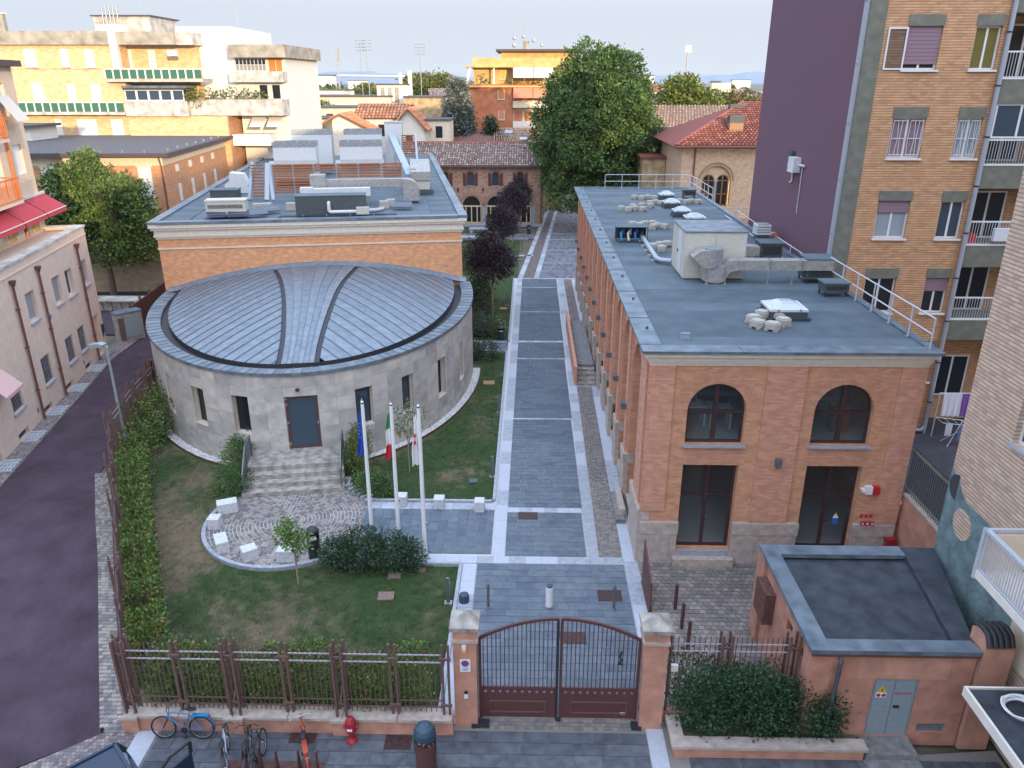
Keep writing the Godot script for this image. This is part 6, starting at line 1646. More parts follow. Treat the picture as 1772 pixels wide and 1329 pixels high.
	pipe(t, "aerial", [V(9.4, 19.7, -5), V(9.3, 21.5, -5)], 0.03, "galv", 5); pipe(t, "aerial", [V(0.9, 20.6, -4), V(0.6, 21.8, -4)], 0.03, "galv", 5)
	bx("air_conditioner", "unit_white", t, 4.6, 17.1, 0.3, 5.5, 17.6, 0.6)
	var pr := thing("terrace_plants", "bushy green plants along the apartment block's concrete terrace", "plants", V(-37.4, 13.3, z))
	b = MB.new()
	for e in [[6.4, 0.9, 1.4], [7.4, 0.5, 1.5], [8.6, 0.4, 1.0], [9.7, 0.3, 1.3], [11.0, 0.1, 1.0], [12.2, 0.0, 0.8], [6.0, 0.8, 0.5]]: leaf_ball(b, V(e[0], 0.3, e[1] - 0.6), V(0.7, e[2] * 0.7, 0.5), 170, 0.22, [Color(0.07, 0.12, 0.03), Color(0.12, 0.16, 0.04), Color(0.16, 0.15, 0.04)])
	mi("foliage", b, "leaf", pr); bx("trough", "terracotta", pr, 6.0, -0.2, -0.7, 12.6, 0.1, -0.2)
	# low brick house with a flat grey roof
	t = thing("brick_house", "lower brick house with a flat dark grey roof beside the broad evergreen", "building", V(-26.5, 0, -57.0), deg_to_rad(3.0))
	b = MB.new(); b.prism([P2(-16, 0), P2(0, 0), P2(-1.2, -18.5), P2(-16, -18.5)], 0, 9.3); mi("wall", b, "brick_low", t)
	b = MB.new(); b.prism([P2(-16.02, 0.02), P2(0.02, 0.02), P2(-1.18, -18.52), P2(-16.02, -18.52)], 9.3, 9.95); mi("frieze", b, "cream", t)
	b = MB.new(); b.prism([P2(-17, 0.8), P2(0.75, 0.8), P2(-0.5, -19.2), P2(-17, -19.2)], 9.95, 10.2, true); mi("roof", b, "fascia_dark", t)
	b = MB.new(); b.prism([P2(-16.9, 0.7), P2(0.65, 0.7), P2(-0.6, -19.1), P2(-16.9, -19.1)], 10.2, 10.23); mi("roof_deck", b, "grey_flat", t)
	for i in 10: bx("roof_vent", "galv", t, -15 + i * 1.55, 10.23, 0.3 - (i % 3) * 0.0, -14.9 + i * 1.55, 10.4, 0.42)
	for i in 7: bx("roof_vent", "galv", t, -0.1 - i * 0.16, 10.23, -1.5 - i * 2.4, 0.02 - i * 0.16, 10.4, -1.38 - i * 2.4)
	for i in 4:
		var x := -1.85 - i * 3.45
		bx("lintel", "cream", t, x - 0.1, 9.2, 0.0, x + 1.05, 9.5, 0.06); shut_window(t, x, 7.1, 0.01, 0.95, 2.1); bx("panel", "cream", t, x, 5.6, 0.0, x + 0.95, 6.95, 0.04)
		shut_window(t, x, 3.6, 0.01, 0.95, 1.6)
	for i in 4:
		var zz := -3.0 - i * 3.4
		bx("slot_window", "white_wall", t, 0.0 - 0.065 * -zz - 0.02, 6.4, zz - 0.25, 0.06 - 0.065 * -zz, 7.7, zz + 0.25); bx("slot_vent", "white_wall", t, -0.02 - 0.065 * -zz, 8.6, zz - 0.3, 0.06 - 0.065 * -zz, 9.1, zz + 0.3)
	pipe(t, "downpipe", [V(-0.2, 9.9, 0.12), V(-0.1, 9.2, 0.1), V(-0.05, 0, 0.1)], 0.06, "pipe_brown")
	bx("base_wall", "stone_beige", t, -16, 0, 0.0, -1.2, 3.0, 0.08); bx("slate_panel", "slab0", t, -1.2, 0.0, 0.01, -0.2, 3.0, 0.1)
	t = thing("white_annexe", "small white annexe with a thin dark roof between the two brick blocks", "building", V(-44.5, 0, -68))
	bx("wall", "white_wall", t, -3, 0, -4, 1.9, 11.3, 0); bx("roof", "grey_flat", t, -3.2, 11.3, -4.2, 2.3, 11.5, 0.5); bx("window", "dark_glass", t, -1.3, 9.9, 0, -0.8, 10.7, 0.05); pipe(t, "downpipe", [V(0.5, 11.3, 0.15), V(0.9, 8.5, 0.15)], 0.06, "pipe_brown", 6)
	t = thing("stone_gatehouse", "stone wall with a barred window behind the dark roadside fence", "building", V(-25.6, 0, -57.6))
	bx("wall", "step_stone", t, -0.3, 0, -3, 1.2, 4.2, 0); var gw := window(t, Transform3D(FZ, V(0, 1.3, 0)), 0.9, 2.3, "frame_white", "dark_glass", 2, 1.1, -0.04)
func house(called: String, label: String, at: Vector3, w: float, d: float, h: float, rise: float, wm: String, tilesc: Array, nw := 3, along := true, turn := 0.0, group := "") -> Node3D:
	var t := thing(called, label, "house", at, turn, group)
	bx("wall", wm, t, -w / 2, 0, -d / 2, w / 2, h, d / 2)
	if rise > 0:
		if along:
			var e0 := V(-w / 2 - 0.4, h, d / 2 + 0.4); var e1 := V(w / 2 + 0.4, h, d / 2 + 0.4); var r0 := V(-w / 2 - 0.4, h + rise, 0); var r1 := V(w / 2 + 0.4, h + rise, 0)
			var b := MB.new()
			b.quadn(e0, e1, r1, r0, V(0, 1, 1)); b.quadn(V(e0.x, h, -e0.z), V(e1.x, h, -e0.z), r1, r0, V(0, 1, -1)); b.tri(V(-w / 2, h, d / 2), V(-w / 2, h + rise * 0.98, 0), V(-w / 2, h, -d / 2)); b.tri(V(w / 2, h, -d / 2), V(w / 2, h + rise * 0.98, 0), V(w / 2, h, d / 2))
			mi("roof", b, "tile_old3", t)
			tiles(t, e0, e1, r0, r1, tilesc, 0.4, 0.6)
		else:
			var b := MB.new()
			b.trin(V(-w / 2, h, d / 2), V(w / 2, h, d / 2), V(0, h + rise * 0.97, d / 2), V(0, 0, 1)); b.trin(V(-w / 2, h, -d / 2), V(w / 2, h, -d / 2), V(0, h + rise * 0.97, -d / 2), V(0, 0, -1))
			mi("gable", b, wm, t)
			for s in [-1, 1]:
				var e0 := V(s * (w / 2 + 0.4), h - 0.15, d / 2 + 0.5); var e1 := V(s * (w / 2 + 0.4), h - 0.15, -d / 2 - 0.5); var r0 := V(0, h + rise, d / 2 + 0.5); var r1 := V(0, h + rise, -d / 2 - 0.5)
				b = MB.new(); b.quadn(e0, e1, r1, r0, V(s, 1, 0)); b.quadn(e0 - V(0, 0.18, 0), e0, r0, r0 - V(0, 0.18, 0), V(0, 0, 1)); mi("roof", b, "tile_old3", t)
				tiles(t, e0, e1, r0, r1, tilesc, 0.4, 0.6)
	else:
		bx("roof", "grey_flat", t, -w / 2 - 0.15, h, -d / 2 - 0.15, w / 2 + 0.15, h + 0.2, d / 2 + 0.15)
	for i in nw:
		var x := -w / 2 + w * (i + 0.5) / nw
		bx("window", "dark_glass" if i % 2 else "shutter_brown", t, x - 0.4, h - 1.9, d / 2 + 0.0, x + 0.4, h - 0.6, d / 2 + 0.05)
	return t
func backdrop_middle() -> void:
	var z := -86.2
	var t := thing("cloister", "old brick cloister wing with arched windows and a barrel tile roof", "building", V(0, 0, z))
	var b := MB.new()
	var holes := []
	var wx := [-9.15, -6.4, -3.65, -0.95]
	for x in wx: holes.append([x - 0.38 + 16, 4.32, x + 0.38 + 16, 5.78, true])
	for x in [-9.1, -6.35, -3.6, -0.85]: holes.append([x - 1.1 + 16, 0.25, x + 1.1 + 16, 3.25, true])
	b.wall(Transform3D(FZ, V(-16, 0, 0)), 17.6, 6.5, holes, 0.35)
	b.wall(Transform3D(FE, V(1.6, 0, 0)), 10, 6.5, [], 0.1)
	b.tri(V(1.6, 6.5, 0), V(1.6, 6.5, -10), V(1.6, 8.5, -5))
	mi("wall", b, "brick_old", t)
	b = MB.new(); b.quadn(V(-16, 6.45, 0.55), V(2.1, 6.45, 0.55), V(2.1, 8.45, -5), V(-16, 8.45, -5), Vector3.UP); b.quadn(V(-16, 6.4, -10.6), V(2.1, 6.4, -10.6), V(2.1, 8.45, -5), V(-16, 8.45, -5), Vector3.UP); mi("roof", b, "tile_old3", t)
	tiles(t, V(-16, 6.46, 0.6), V(2.1, 6.46, 0.6), V(-16, 8.46, -5), V(2.1, 8.46, -5), OLD_TILE, 0.27, 0.42)
	pipe(t, "ridge", [V(-16, 8.5, -5), V(2.1, 8.5, -5)], 0.14, "tile_red", 6); pipe(t, "gutter", [V(-16, 6.36, 0.62), V(2.1, 6.36, 0.62)], 0.08, "fascia_dark", 6); pipe(t, "downpipe", [V(1.35, 6.3, 0.15), V(1.35, 0, 0.15)], 0.06, "fascia_dark", 6)
	for i in 4:
		var x: float = wx[i]
		var pl := []
		for k in 13: pl.append(P2(cos(PI * k / 12) * 0.36, 1.08 + sin(PI * k / 12) * 0.36))
		pl.append(P2(-0.36, 0)); pl.append(P2(0.36, 0))
		b = MB.new(); b.plate(Transform3D(Basis(), V(x, 4.33, -0.25)), pl, 0.03); mi("window", b, "blue_glass", t)
		for s in [-1, 1]:
			var sh := []
			for e in [P2(0.02, 0), P2(0.4, 0), P2(0.4, 1.05), P2(0.28, 1.3), P2(0.02, 1.42)]: sh.append(P2(-s * e.x + s * 0.82, e.y))
			b = MB.new(); b.plate(Transform3D(Basis(), V(x, 4.33, 0.07)), sh, 0.05); mi("shutter", b, "shutter_brown", t)
		bx("sill", "white_stone", t, x - 0.45, 4.22, -0.1, x + 0.45, 4.31, 0.08)
		for k in 14:
			var a := PI * (k + 0.5) / 14
			var br := bx("brick", "tile_old", t, 0, 0, 0, 1, 1, 1); br.transform = Transform3D(Basis(V(0, 0, 1), a) * Basis.from_scale(V(0.2, 0.1, 0.04)), V(x + cos(a) * 0.5, 5.4 + sin(a) * 0.5, 0.01))
		bx("wall_lamp", "black_metal", t, x - 1.45, 3.75, 0.0, x - 1.3, 4.1, 0.15)
		var cx: float = [-9.1, -6.35, -3.6, -0.85][i]
		b = MB.new()
		for k in 16:
			var a := PI * k / 16; var c := PI * (k + 1) / 16
			b.bar(V(cos(a) * 1.06, 1.9 + sin(a) * 1.06, 0), V(cos(c) * 1.06, 1.9 + sin(c) * 1.06, 0), 0.1, 0.12)
		for e in [-1.06, -0.62, 0.0, 0.62, 1.06]: b.box(e - 0.05, 0, -0.05, e + 0.05, 1.9, 0.05)
		b.box(-1.06, 1.78, -0.05, 1.06, 1.92, 0.06); b.box(-1.06, 0.0, -0.05, 1.06, 0.1, 0.05)
		var fr := mi("door_frame", b, "frame_cream", t); fr.position = V(cx, 0.25, -0.2)
		pl = []
		for k in 13: pl.append(P2(cos(PI * k / 12) * 1.05, 1.9 + sin(PI * k / 12) * 1.05))
		pl.append(P2(-1.05, 0)); pl.append(P2(1.05, 0))
		b = MB.new(); b.plate(Transform3D(Basis(), V(0, 0, -0.02)), pl, 0.02); mi("pane", b, "dark_glass", fr)
		for k in 22:
			var a := PI * (k + 0.5) / 22
			var br := bx("brick", "tile_old2", t, 0, 0, 0, 1, 1, 1); br.transform = Transform3D(Basis(V(0, 0, 1), a) * Basis.from_scale(V(0.35, 0.14, 0.04)), V(cx + cos(a) * 1.3, 2.16 + sin(a) * 1.3, 0.01))
	for x in [-7.72, -4.97, -2.22, 0.5]: bx("pier", "white_stone", t, x - 0.22, 0.1, -0.02, x + 0.22, 2.1, 0.04)
	bx("base_step", "white_stone", t, -16, 0, 0.0, 1.7, 0.24, 1.0)
	t = thing("roof_wing", "low dusky red tile roof behind the cloister with two skylights", "building", V(0, 0, -98))
	b = MB.new(); b.box(-16, 0, -8, 4, 7.2, 0); mi("wall", b, "tan_wall", t)
	tiles(t, V(-16, 7.2, 0.4), V(-2.2, 7.2, 0.4), V(-16, 8.9, -6), V(-2.8, 8.9, -6), RED_TILE, 0.4, 0.5); tiles(t, V(-4.5, 7.4, 0.6), V(3.5, 7.2, 0.6), V(-4.5, 9.3, -6), V(-0.6, 9.3, -6), TAN_TILE, 0.4, 0.5)
	b = MB.new(); b.quadn(V(-16, 7.15, 0.4), V(4, 7.15, 0.4), V(-0.6, 9.2, -6), V(-16, 8.8, -6), Vector3.UP); mi("roof", b, "tile_old3", t)
	for e in [[-2.6, 8.95, -4.2], [-0.7, 8.3, -2.0]]:
		var sl := bx("skylight", "steel_blue", t, e[0] - 0.5, e[1] - 0.02, e[2] - 0.4, e[0] + 0.5, e[1] + 0.1, e[2] + 0.4); sl.rotation.x = 0.3
	# red apartment house
	z = -112.0
	t = thing("apartment_house", "red and yellow apartment house with balconies behind the conifer", "building", V(0, 0, z))
	bx("wall", "red_wall", t, -8.4, 0, -14, -2.29, 14.2, 0); bx("wall", "cream", t, -2.28, 0, -14, 8, 14.2, -0.9)
	bx("slab", "yellow_wall", t, -8.9, 14.2, -14, 8, 14.42, 0.5); bx("top_storey", "yellow_wall", t, -7.7, 14.42, -13, 8, 16.7, -1.4); bx("slab", "yellow_wall", t, -8.85, 16.7, -14, 8, 16.9, 0.4); bx("parapet", "yellow_wall", t, -7.7, 16.9, -13, 8, 17.9, 0.0)
	bx("penthouse", "yellow_wall", t, -3.9, 17.9, -10, 6, 18.72, -2); bx("roof", "fascia_dark", t, -4.6, 18.72, -11, 7, 19.0, -0.8)
	bx("column", "white_wall", t, -4.95, 14.42, -0.2, -4.75, 16.7, 0.0); bx("divider", "tan_wall", t, -2.4, 14.42, -1.4, -2.3, 16.7, 0.2)
	for e in [[-4.36, 12.64, 0.94, 1.2, "shutter_orange"], [-4.32, 10.0, 0.9, 1.2, "awning_peach"], [-4.28, 7.4, 0.85, 1.2, "yellow_wall"], [-6.6, 12.64, 0.02, 0.02, "red_wall"]]: shut_window(t, e[0], e[1], 0.0, e[2], e[3], e[4])
	shut_window(t, -4.1, 15.2, -1.4, 0.8, 1.15, "yellow")
	for i in 3:
		var y := 11.6 - i * 2.6
		bx("balcony_slab", "cream", t, -2.27, y, -0.9, 8, y + 0.2, 0.5); bx("balcony_front", "white_wall" if i else "cream", t, -2.27, y + 0.2, 0.44, 8, y + 0.85, 0.5)
		for k in 4: bx("balcony_door", ["awning_peach", "shutter_orange"][k % 2], t, -2.0 + k * 1.35, y + 0.25, -0.89, -1.0 + k * 1.35, y + 2.1, -0.84)
	for i in 3:
		for k in 2:
			b = MB.new(); b.quadn(V(0, 0, 0), V(2.6, 0, 0), V(2.6, -1.3, 0.8), V(0, -1.3, 0.8), Vector3.UP)
			var q := mi("sun_blind", b, "awning_white" if i == 0 else "awning_peach", t); q.position = V(-2.2 + k * 2.7, [16.7, 14.15, 9.1][i], 0.45)
	b = MB.new(); b.bar(V(-8.7, 14.42, 0.2), V(-8.0, 16.7, 0.2), 0.2, 0.3); mi("strut", b, "white_wall", t)
	bx("chimney", "concrete", t, -1.0, 19.0, -6, -0.1, 20.2, -5)
	for e in [[-2.2, 19.6, 0.3], [-2.2, 20.5, 0.25], [-0.9, 20.7, 0.25], [0.5, 20.2, 0.25], [1.6, 19.6, 0.22]]:
		b = MB.new(); b.ell(Vector3.ZERO, V(e[2], e[2], 0.07), 10, 6); var dd := mi("dish", b, "galv", t); dd.position = V(e[0], e[1], -4)
	pipe(t, "aerial", [V(-2.2, 19, -4.2), V(-2.2, 22, -4.2)], 0.05, "galv", 5); pipe(t, "aerial", [V(-0.7, 20.2, -5.5), V(-0.7, 23, -5.5)], 0.05, "galv", 5)
	var tp := thing("roof_garden", "potted shrubs along the top terrace of the red apartment house", "plants", V(0, 14.42, z))
	b = MB.new()
	for e in [[-8.0, 0.5], [-6.3, 1.5], [-5.8, 0.7], [-3.0, 0.5], [-2.2, 0.5], [-1.0, 0.7], [0.2, 0.6], [1.2, 0.5]]: leaf_ball(b, V(e[0], e[1] * 0.55, 0.1), V(0.45, e[1] * 0.55, 0.3), 70, 0.2, [Color(0.05, 0.09, 0.03), Color(0.1, 0.13, 0.04)])
	mi("foliage", b, "leaf", tp); bx("trough", "terracotta", tp, -8.3, 0, -0.1, 1.8, 0.18, 0.3)
	# houses over the west hall roof
	house("house", "long low pale house just behind the white air units", V(-26.5, 0, -93), 9, 6, 11.0, 0, "white_wall", OLD_TILE, 2)
	house("house", "pale flat-roofed house with a terrace wall above the low white house", V(-20, 0, -99), 11, 6, 12.0, 0, "cream", OLD_TILE, 3)
	house("house", "white gabled house with a bright orange tile roof", V(-21.0, 0, -93.5), 6.2, 7, 10.0, 1.6, "white_wall", ORANGE_TILE, 2, false)
	house("house", "white house with a wide orange tile roof and dormer", V(-17.2, 0, -97), 5.6, 6, 10.9, 1.6, "white_wall", ORANGE_TILE, 3)
	house("house", "white steep gable end beside the orange roofs", V(-13.9, 0, -95.5), 3.6, 5, 9.8, 2.3, "white_wall", ORANGE_TILE, 1, false)
	house("house", "long flat cream house with roof chairs and a dish", V(-24, 0, -112), 11, 6, 13.0, 0, "cream", OLD_TILE, 0)
	t = thing("stair_tower", "white stair tower with three tall louvred slots", "tower", V(-18.5, 0, -110))
	bx("wall", "white_wall", t, -2.0, 0, -4, 2.2, 14.5, 0); bx("roof", "fascia_dark", t, -2.15, 14.5, -4.15, 2.35, 14.65, 0.15)
	for i in 3: bx("louvre_slot", "concrete", t, -1.5 + i * 0.95, 12.2, 0.0, -0.95 + i * 0.95, 14.2, 0.04)
	bx("chimney", "white_wall", t, 0.8, 14.65, -2, 1.2, 16.0, -1.6); bx("chimney", "white_wall", t, 2.1, 13, -1.5, 2.6, 16.3, -1.0)
	house("house", "broad beige house with a dark inset terrace next to the conifer", V(-12.8, 0, -108), 6.5, 7, 13.0, 0, "tan_wall", OLD_TILE, 0)
	house("house", "low cream wall house with two slim windows by the conifer", V(-12.0, 0, -98.5), 5.0, 5, 10.6, 0, "cream", OLD_TILE, 2)
	house("house", "tan tiled house with a chimney beyond the planted balconies", V(-31, 0, -118), 9, 8, 11.4, 1.8, "white_wall", TAN_TILE, 2)
	house("house", "grey house wall rising behind the young garden tree", V(-29, 0, -122), 4, 5, 12.2, 0, "concrete", OLD_TILE, 1)
	house("house", "white flat-roofed house at the edge of the tall apartment block", V(-37, 0, -150), 8, 8, 13.4, 0, "white_wall", OLD_TILE, 2)
	# the town beyond, smaller and smaller
	var far := [[-60, -230, 0], [-44, -190, 1], [-36, -240, 0], [-27, -180, 1], [-16, -205, 0], [-8, -170, 1], [-20, -290, 0], [-52, -330, 1], [-75, -300, 0], [-5, -260, 1], [-34, -360, 0], [28, -230, 1], [45, -260, 0], [60, -330, 1], [40, -190, 1], [72, -280, 0], [52, -210, 0], [-100, -360, 1]]
	for i in far.size():
		var e: Array = far[i]
		house("far_house", "small tiled town house among the trees far beyond the garden", V(e[0], 0, e[1]), 14 + (i % 3) * 4, 9, 8.6 + (i * 37 % 5) * 0.8, 2.2, ["cream", "white_wall", "tan_wall"][i % 3], [TAN_TILE, ORANGE_TILE, OLD_TILE][(i + 1) % 3], 4, i % 2 == 0, 0.2 * (i % 3), "far town houses")
	for i in 9:
		var bl := thing("far_block", "pale apartment slab on the skyline of the plain", "building", V([-330, -180, -90, -250, 120, 210, 330, -20, 60][i], 0, [-900, -700, -800, -1200, -900, -1100, -1300, -1000, -700][i]), 0.0, "far skyline blocks")
		bx("wall", "white_wall", bl, -14, 0, -6, 14, 14 + (i * 5 % 7), 6); bx("roof", "grey_flat", bl, -14.3, 14 + (i * 5 % 7), -6.3, 14.3, 15 + (i * 5 % 7), 6.3)
	# hills at the end of the plain
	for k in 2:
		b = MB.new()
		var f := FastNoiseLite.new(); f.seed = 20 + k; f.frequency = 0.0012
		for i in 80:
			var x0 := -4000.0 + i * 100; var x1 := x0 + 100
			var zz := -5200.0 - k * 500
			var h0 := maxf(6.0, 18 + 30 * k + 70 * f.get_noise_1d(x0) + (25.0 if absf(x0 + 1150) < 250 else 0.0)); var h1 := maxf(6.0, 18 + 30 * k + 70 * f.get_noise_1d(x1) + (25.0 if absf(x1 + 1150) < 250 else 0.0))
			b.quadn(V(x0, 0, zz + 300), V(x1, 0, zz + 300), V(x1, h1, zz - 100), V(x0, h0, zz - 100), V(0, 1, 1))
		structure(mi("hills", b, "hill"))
	for e in [["floodlight mast rising from the big tree's far side", 62.0, -330.0, 27.0], ["floodlight mast standing alone on the skyline by the purple wall", 120.0, -400.0, 27.5], ["slim lattice mast above the orange roofs", -44.0, -190.0, 21.0]]:
		t = thing("mast", e[0], "mast", V(e[1], 0, e[2]), 0.0, "far masts")
		pipe(t, "pole", [Vector3.ZERO, V(0, e[3], 0)], 0.3 if e[3] > 22 else 0.12, "duct", 6); bx("lamp_head", "duct", t, -1.3 if e[3] > 22 else -0.3, e[3] - 1.6, -0.3, 1.3 if e[3] > 22 else 0.3, e[3] + 1.0, 0.3)
	t = thing("crane", "pale tower crane with a long jib far over the roofs", "crane", V(-62, 0, -420))
	pipe(t, "tower", [Vector3.ZERO, V(0, 19, 0)], 0.8, "cream", 4); pipe(t, "jib", [V(-36, 17.5, 0), V(10, 17, 0)], 0.5, "cream", 4); bx("counterweight", "cream", t, 7, 15.5, -1, 9.5, 17, 1)
	for e in [["roof aerial with many short bars over the stair tower", -21.5, -110.0, 13.0, 20.0], ["thin roof aerial on the stair tower's chimney", -14.5, -110.0, 13, 19.5], ["tall roof aerial on the long cream house", -22.8, -112.0, 13.0, 20.0]]:
		t = thing("aerial", e[0], "aerial", V(e[1], e[3], e[2]), 0.0, "roof aerials")
		pipe(t, "pole", [Vector3.ZERO, V(0, e[4] - e[3], 0)], 0.06, "galv", 5)
		for i in 4: pipe(t, "bar", [V(-0.7, e[4] - e[3] - 0.4 * i, 0), V(0.7, e[4] - e[3] - 0.4 * i, 0)], 0.035, "galv", 4)
func backdrop_east() -> void:
	var t := thing("brick_villa", "pale brick villa with a red hipped tile roof and a twin arched window", "building", V(13.35, 0, -70))
	var b := MB.new()
	b.wall(Transform3D(FZ, V(0, 0, 0)), 16, 9.7, [[1.85, 4.6, 4.45, 8.1, true], [7.5, 4.6, 10.1, 8.1, true]], 0.4)
	b.wall(Transform3D(FW, V(0, 0, -14)), 14, 9.7, [], 0.1)
	mi("wall", b, "brick_villa", t)
	for cx in [3.15, 8.8]:
		var fr := MB.new()
		for s in [-1, 1]:
			for k in 10:
				var a := PI * k / 10; var c := PI * (k + 1) / 10
				fr.bar(V(s * 0.62 + cos(a) * 0.5, 2.2 + sin(a) * 0.5, 0), V(s * 0.62 + cos(c) * 0.5, 2.2 + sin(c) * 0.5, 0), 0.09, 0.1)
			for x in [-0.5, 0.0, 0.5]: fr.box(s * 0.62 + x - 0.05, 0, -0.05, s * 0.62 + x + 0.05, 2.2 if x != 0 else 2.65, 0.05)
			for y in [0.02, 1.0, 2.15]: fr.box(s * 0.62 - 0.5, y, -0.05, s * 0.62 + 0.5, y + 0.08, 0.05)
		var w := mi("window", fr, "wood_brown", t); w.position = V(cx, 4.6, -0.3)
		bx("pane", "dark_glass", w, -1.2, 0.0, -0.04, 1.2, 2.65, -0.03)
		var fill := MB.new(); var pl := [P2(-1.3, 2.3)]
		pl = [P2(1.3, 2.2), P2(1.3, 2.2)]
		pl = []
		for k in 17: pl.append(P2(cos(PI * k / 16) * 1.3, 2.2 + sin(PI * k / 16) * 1.3))
		for s in [-1, 1]:
			for k in 11: pl.append(P2(s * 0.62 - cos(PI * k / 10) * 0.53, 2.2 + sin(PI * k / 10) * 0.53))
		fill.plate(Transform3D(Basis(), V(0, 0, 0.06)), pl, 0.05); mi("tympanum", fill, "brick_villa", w)
		pipe(w, "column", [V(0, 0, 0.12), V(0, 2.1, 0.12)], 0.09, "white_stone", 8); bx("capital", "white_stone", w, -0.16, 2.1, 0.0, 0.16, 2.3, 0.24)
		for k in 30:
			var a := PI * (k + 0.5) / 30
			var br := bx("brick", "tile_tan", t, 0, 0, 0, 1, 1, 1); br.transform = Transform3D(Basis(V(0, 0, 1), a) * Basis.from_scale(V(0.16, 0.13, 0.06)), V(cx + cos(a) * 1.5, 6.8 + sin(a) * 1.5, 0.02))
	pipe(t, "downpipe", [V(1.1, 9.6, 0.12), V(1.1, 0, 0.12)], 0.07, "pipe_brown", 6); pipe(t, "gutter", [V(-0.8, 9.72, 0.75), V(16, 9.72, 0.75)], 0.1, "pipe_brown", 6)
	b = MB.new(); b.quadn(V(-0.8, 9.75, 0.7), V(16, 9.75, 0.7), V(16, 13.1, -7), V(6.6, 13.1, -7), Vector3.UP); b.trin(V(-0.8, 9.75, 0.7), V(-0.8, 9.75, -14.7), V(6.6, 13.1, -7), V(-1, 1, 0)); mi("roof", b, "tile_red2", t)
	tiles(t, V(-0.8, 9.78, 0.75), V(16, 9.78, 0.75), V(6.6, 13.13, -7), V(16, 13.13, -7), RED_TILE, 0.36, 0.5)
	pipe(t, "hip", [V(-0.8, 9.85, 0.7), V(6.6, 13.2, -7)], 0.13, "tile_red", 6)
	for e in [[4.3, 11.6, -2.5], [5.2, 12.4, -6.5]]: bx("chimney", "tile_tan", t, e[0], e[1] - 1.2, e[2], e[0] + 1.2, e[1], e[2] + 0.8); bx("chimney_cap", "unit_dark", t, e[0] - 0.05, e[1], e[2] - 0.05, e[0] + 1.25, e[1] + 0.6, e[2] + 0.85)
	t = thing("terrace_wall", "low brick terrace wall with a thin rail below the villa", "wall", V(13.2, 0, -62))
	bx("wall", "brick_hall", t, 0, 0, -0.4, 9, 4.9, 0); railing(t, [V(0.2, 4.92, -0.2), V(8, 4.92, -0.2)], 0.7, 1.8, "galv")
	t = thing("hall_house", "wide yellow house with a long tan tile roof behind the villa", "building", V(15, 0, -100))
	bx("wall", "yellow_wall", t, -1.5, 0, -8, 22, 9.6, 0); bx("frieze", "cream", t, -1.5, 8.0, 0.0, 22, 8.9, 0.05)
	b = MB.new(); b.quadn(V(-2, 9.6, 0.6), V(22, 9.6, 0.6), V(22, 12.0, -6), V(-0.6, 12.0, -6), Vector3.UP); mi("roof", b, "tile_tan", t)
	tiles(t, V(-2, 9.62, 0.65), V(22, 9.62, 0.65), V(-0.6, 12.03, -6), V(22, 12.03, -6), TAN_TILE, 0.4, 0.5)
	t = thing("pink_wing", "narrow pink rendered wing between the big tree and the villa", "building", V(12.3, 0, -78))
	bx("wall", "tan_wall", t, -1.2, 0, -6, 1.0, 8.0, 0); bx("roof", "tile_red2", t, -1.5, 8.0, -6.2, 1.2, 8.2, 0.3)
	house("villa_far", "white villa with a square tower over the yellow trees", V(38, 0, -185), 12, 9, 12.0, 1.4, "cream", RED_TILE, 4)
	bx("tower_wall", "cream", get_node("villa_far"), 2.0, 0, -2, 6.2, 14.6, 3)
	house("far_house", "low house with a white gable beside the purple wall", V(66, 0, -200), 9, 10, 8.5, 2.4, "cream", RED_TILE, 2, false, 0.0, "far town houses")
func blocks_behind() -> void:      # the street behind the camera: apartment houses whose shadow covers the garden
	for e in [["apartment house across the street, lower west one", -34.0, 8.0, 23.0], ["apartment house across the street, middle one of even height", 8.5, 29.5, 22.5], ["apartment house across the street, tall middle one", 30.0, 44.0, 27.0], ["apartment house across the street, tall east one", 44.5, 90.0, 30.0]]:
		var t := thing("street_block", e[0], "building", V(e[1], 0, 62))
		var w: float = e[2] - e[1]
		var b := MB.new()
		b.box(0, 0, 0, w, e[3], 12); mi("wall", b, "brick_far", t); bx("roof", "concrete", t, -0.3, e[3], -0.3, w + 0.3, e[3] + 0.4, 12.3)
		for i in int(w / 4):
			for j in int(e[3] / 3.2): bx("window", "dark_glass", t, 1.2 + i * 4, 1.3 + j * 3.2, -0.04, 2.6 + i * 4, 2.9 + j * 3.2, 0.0)
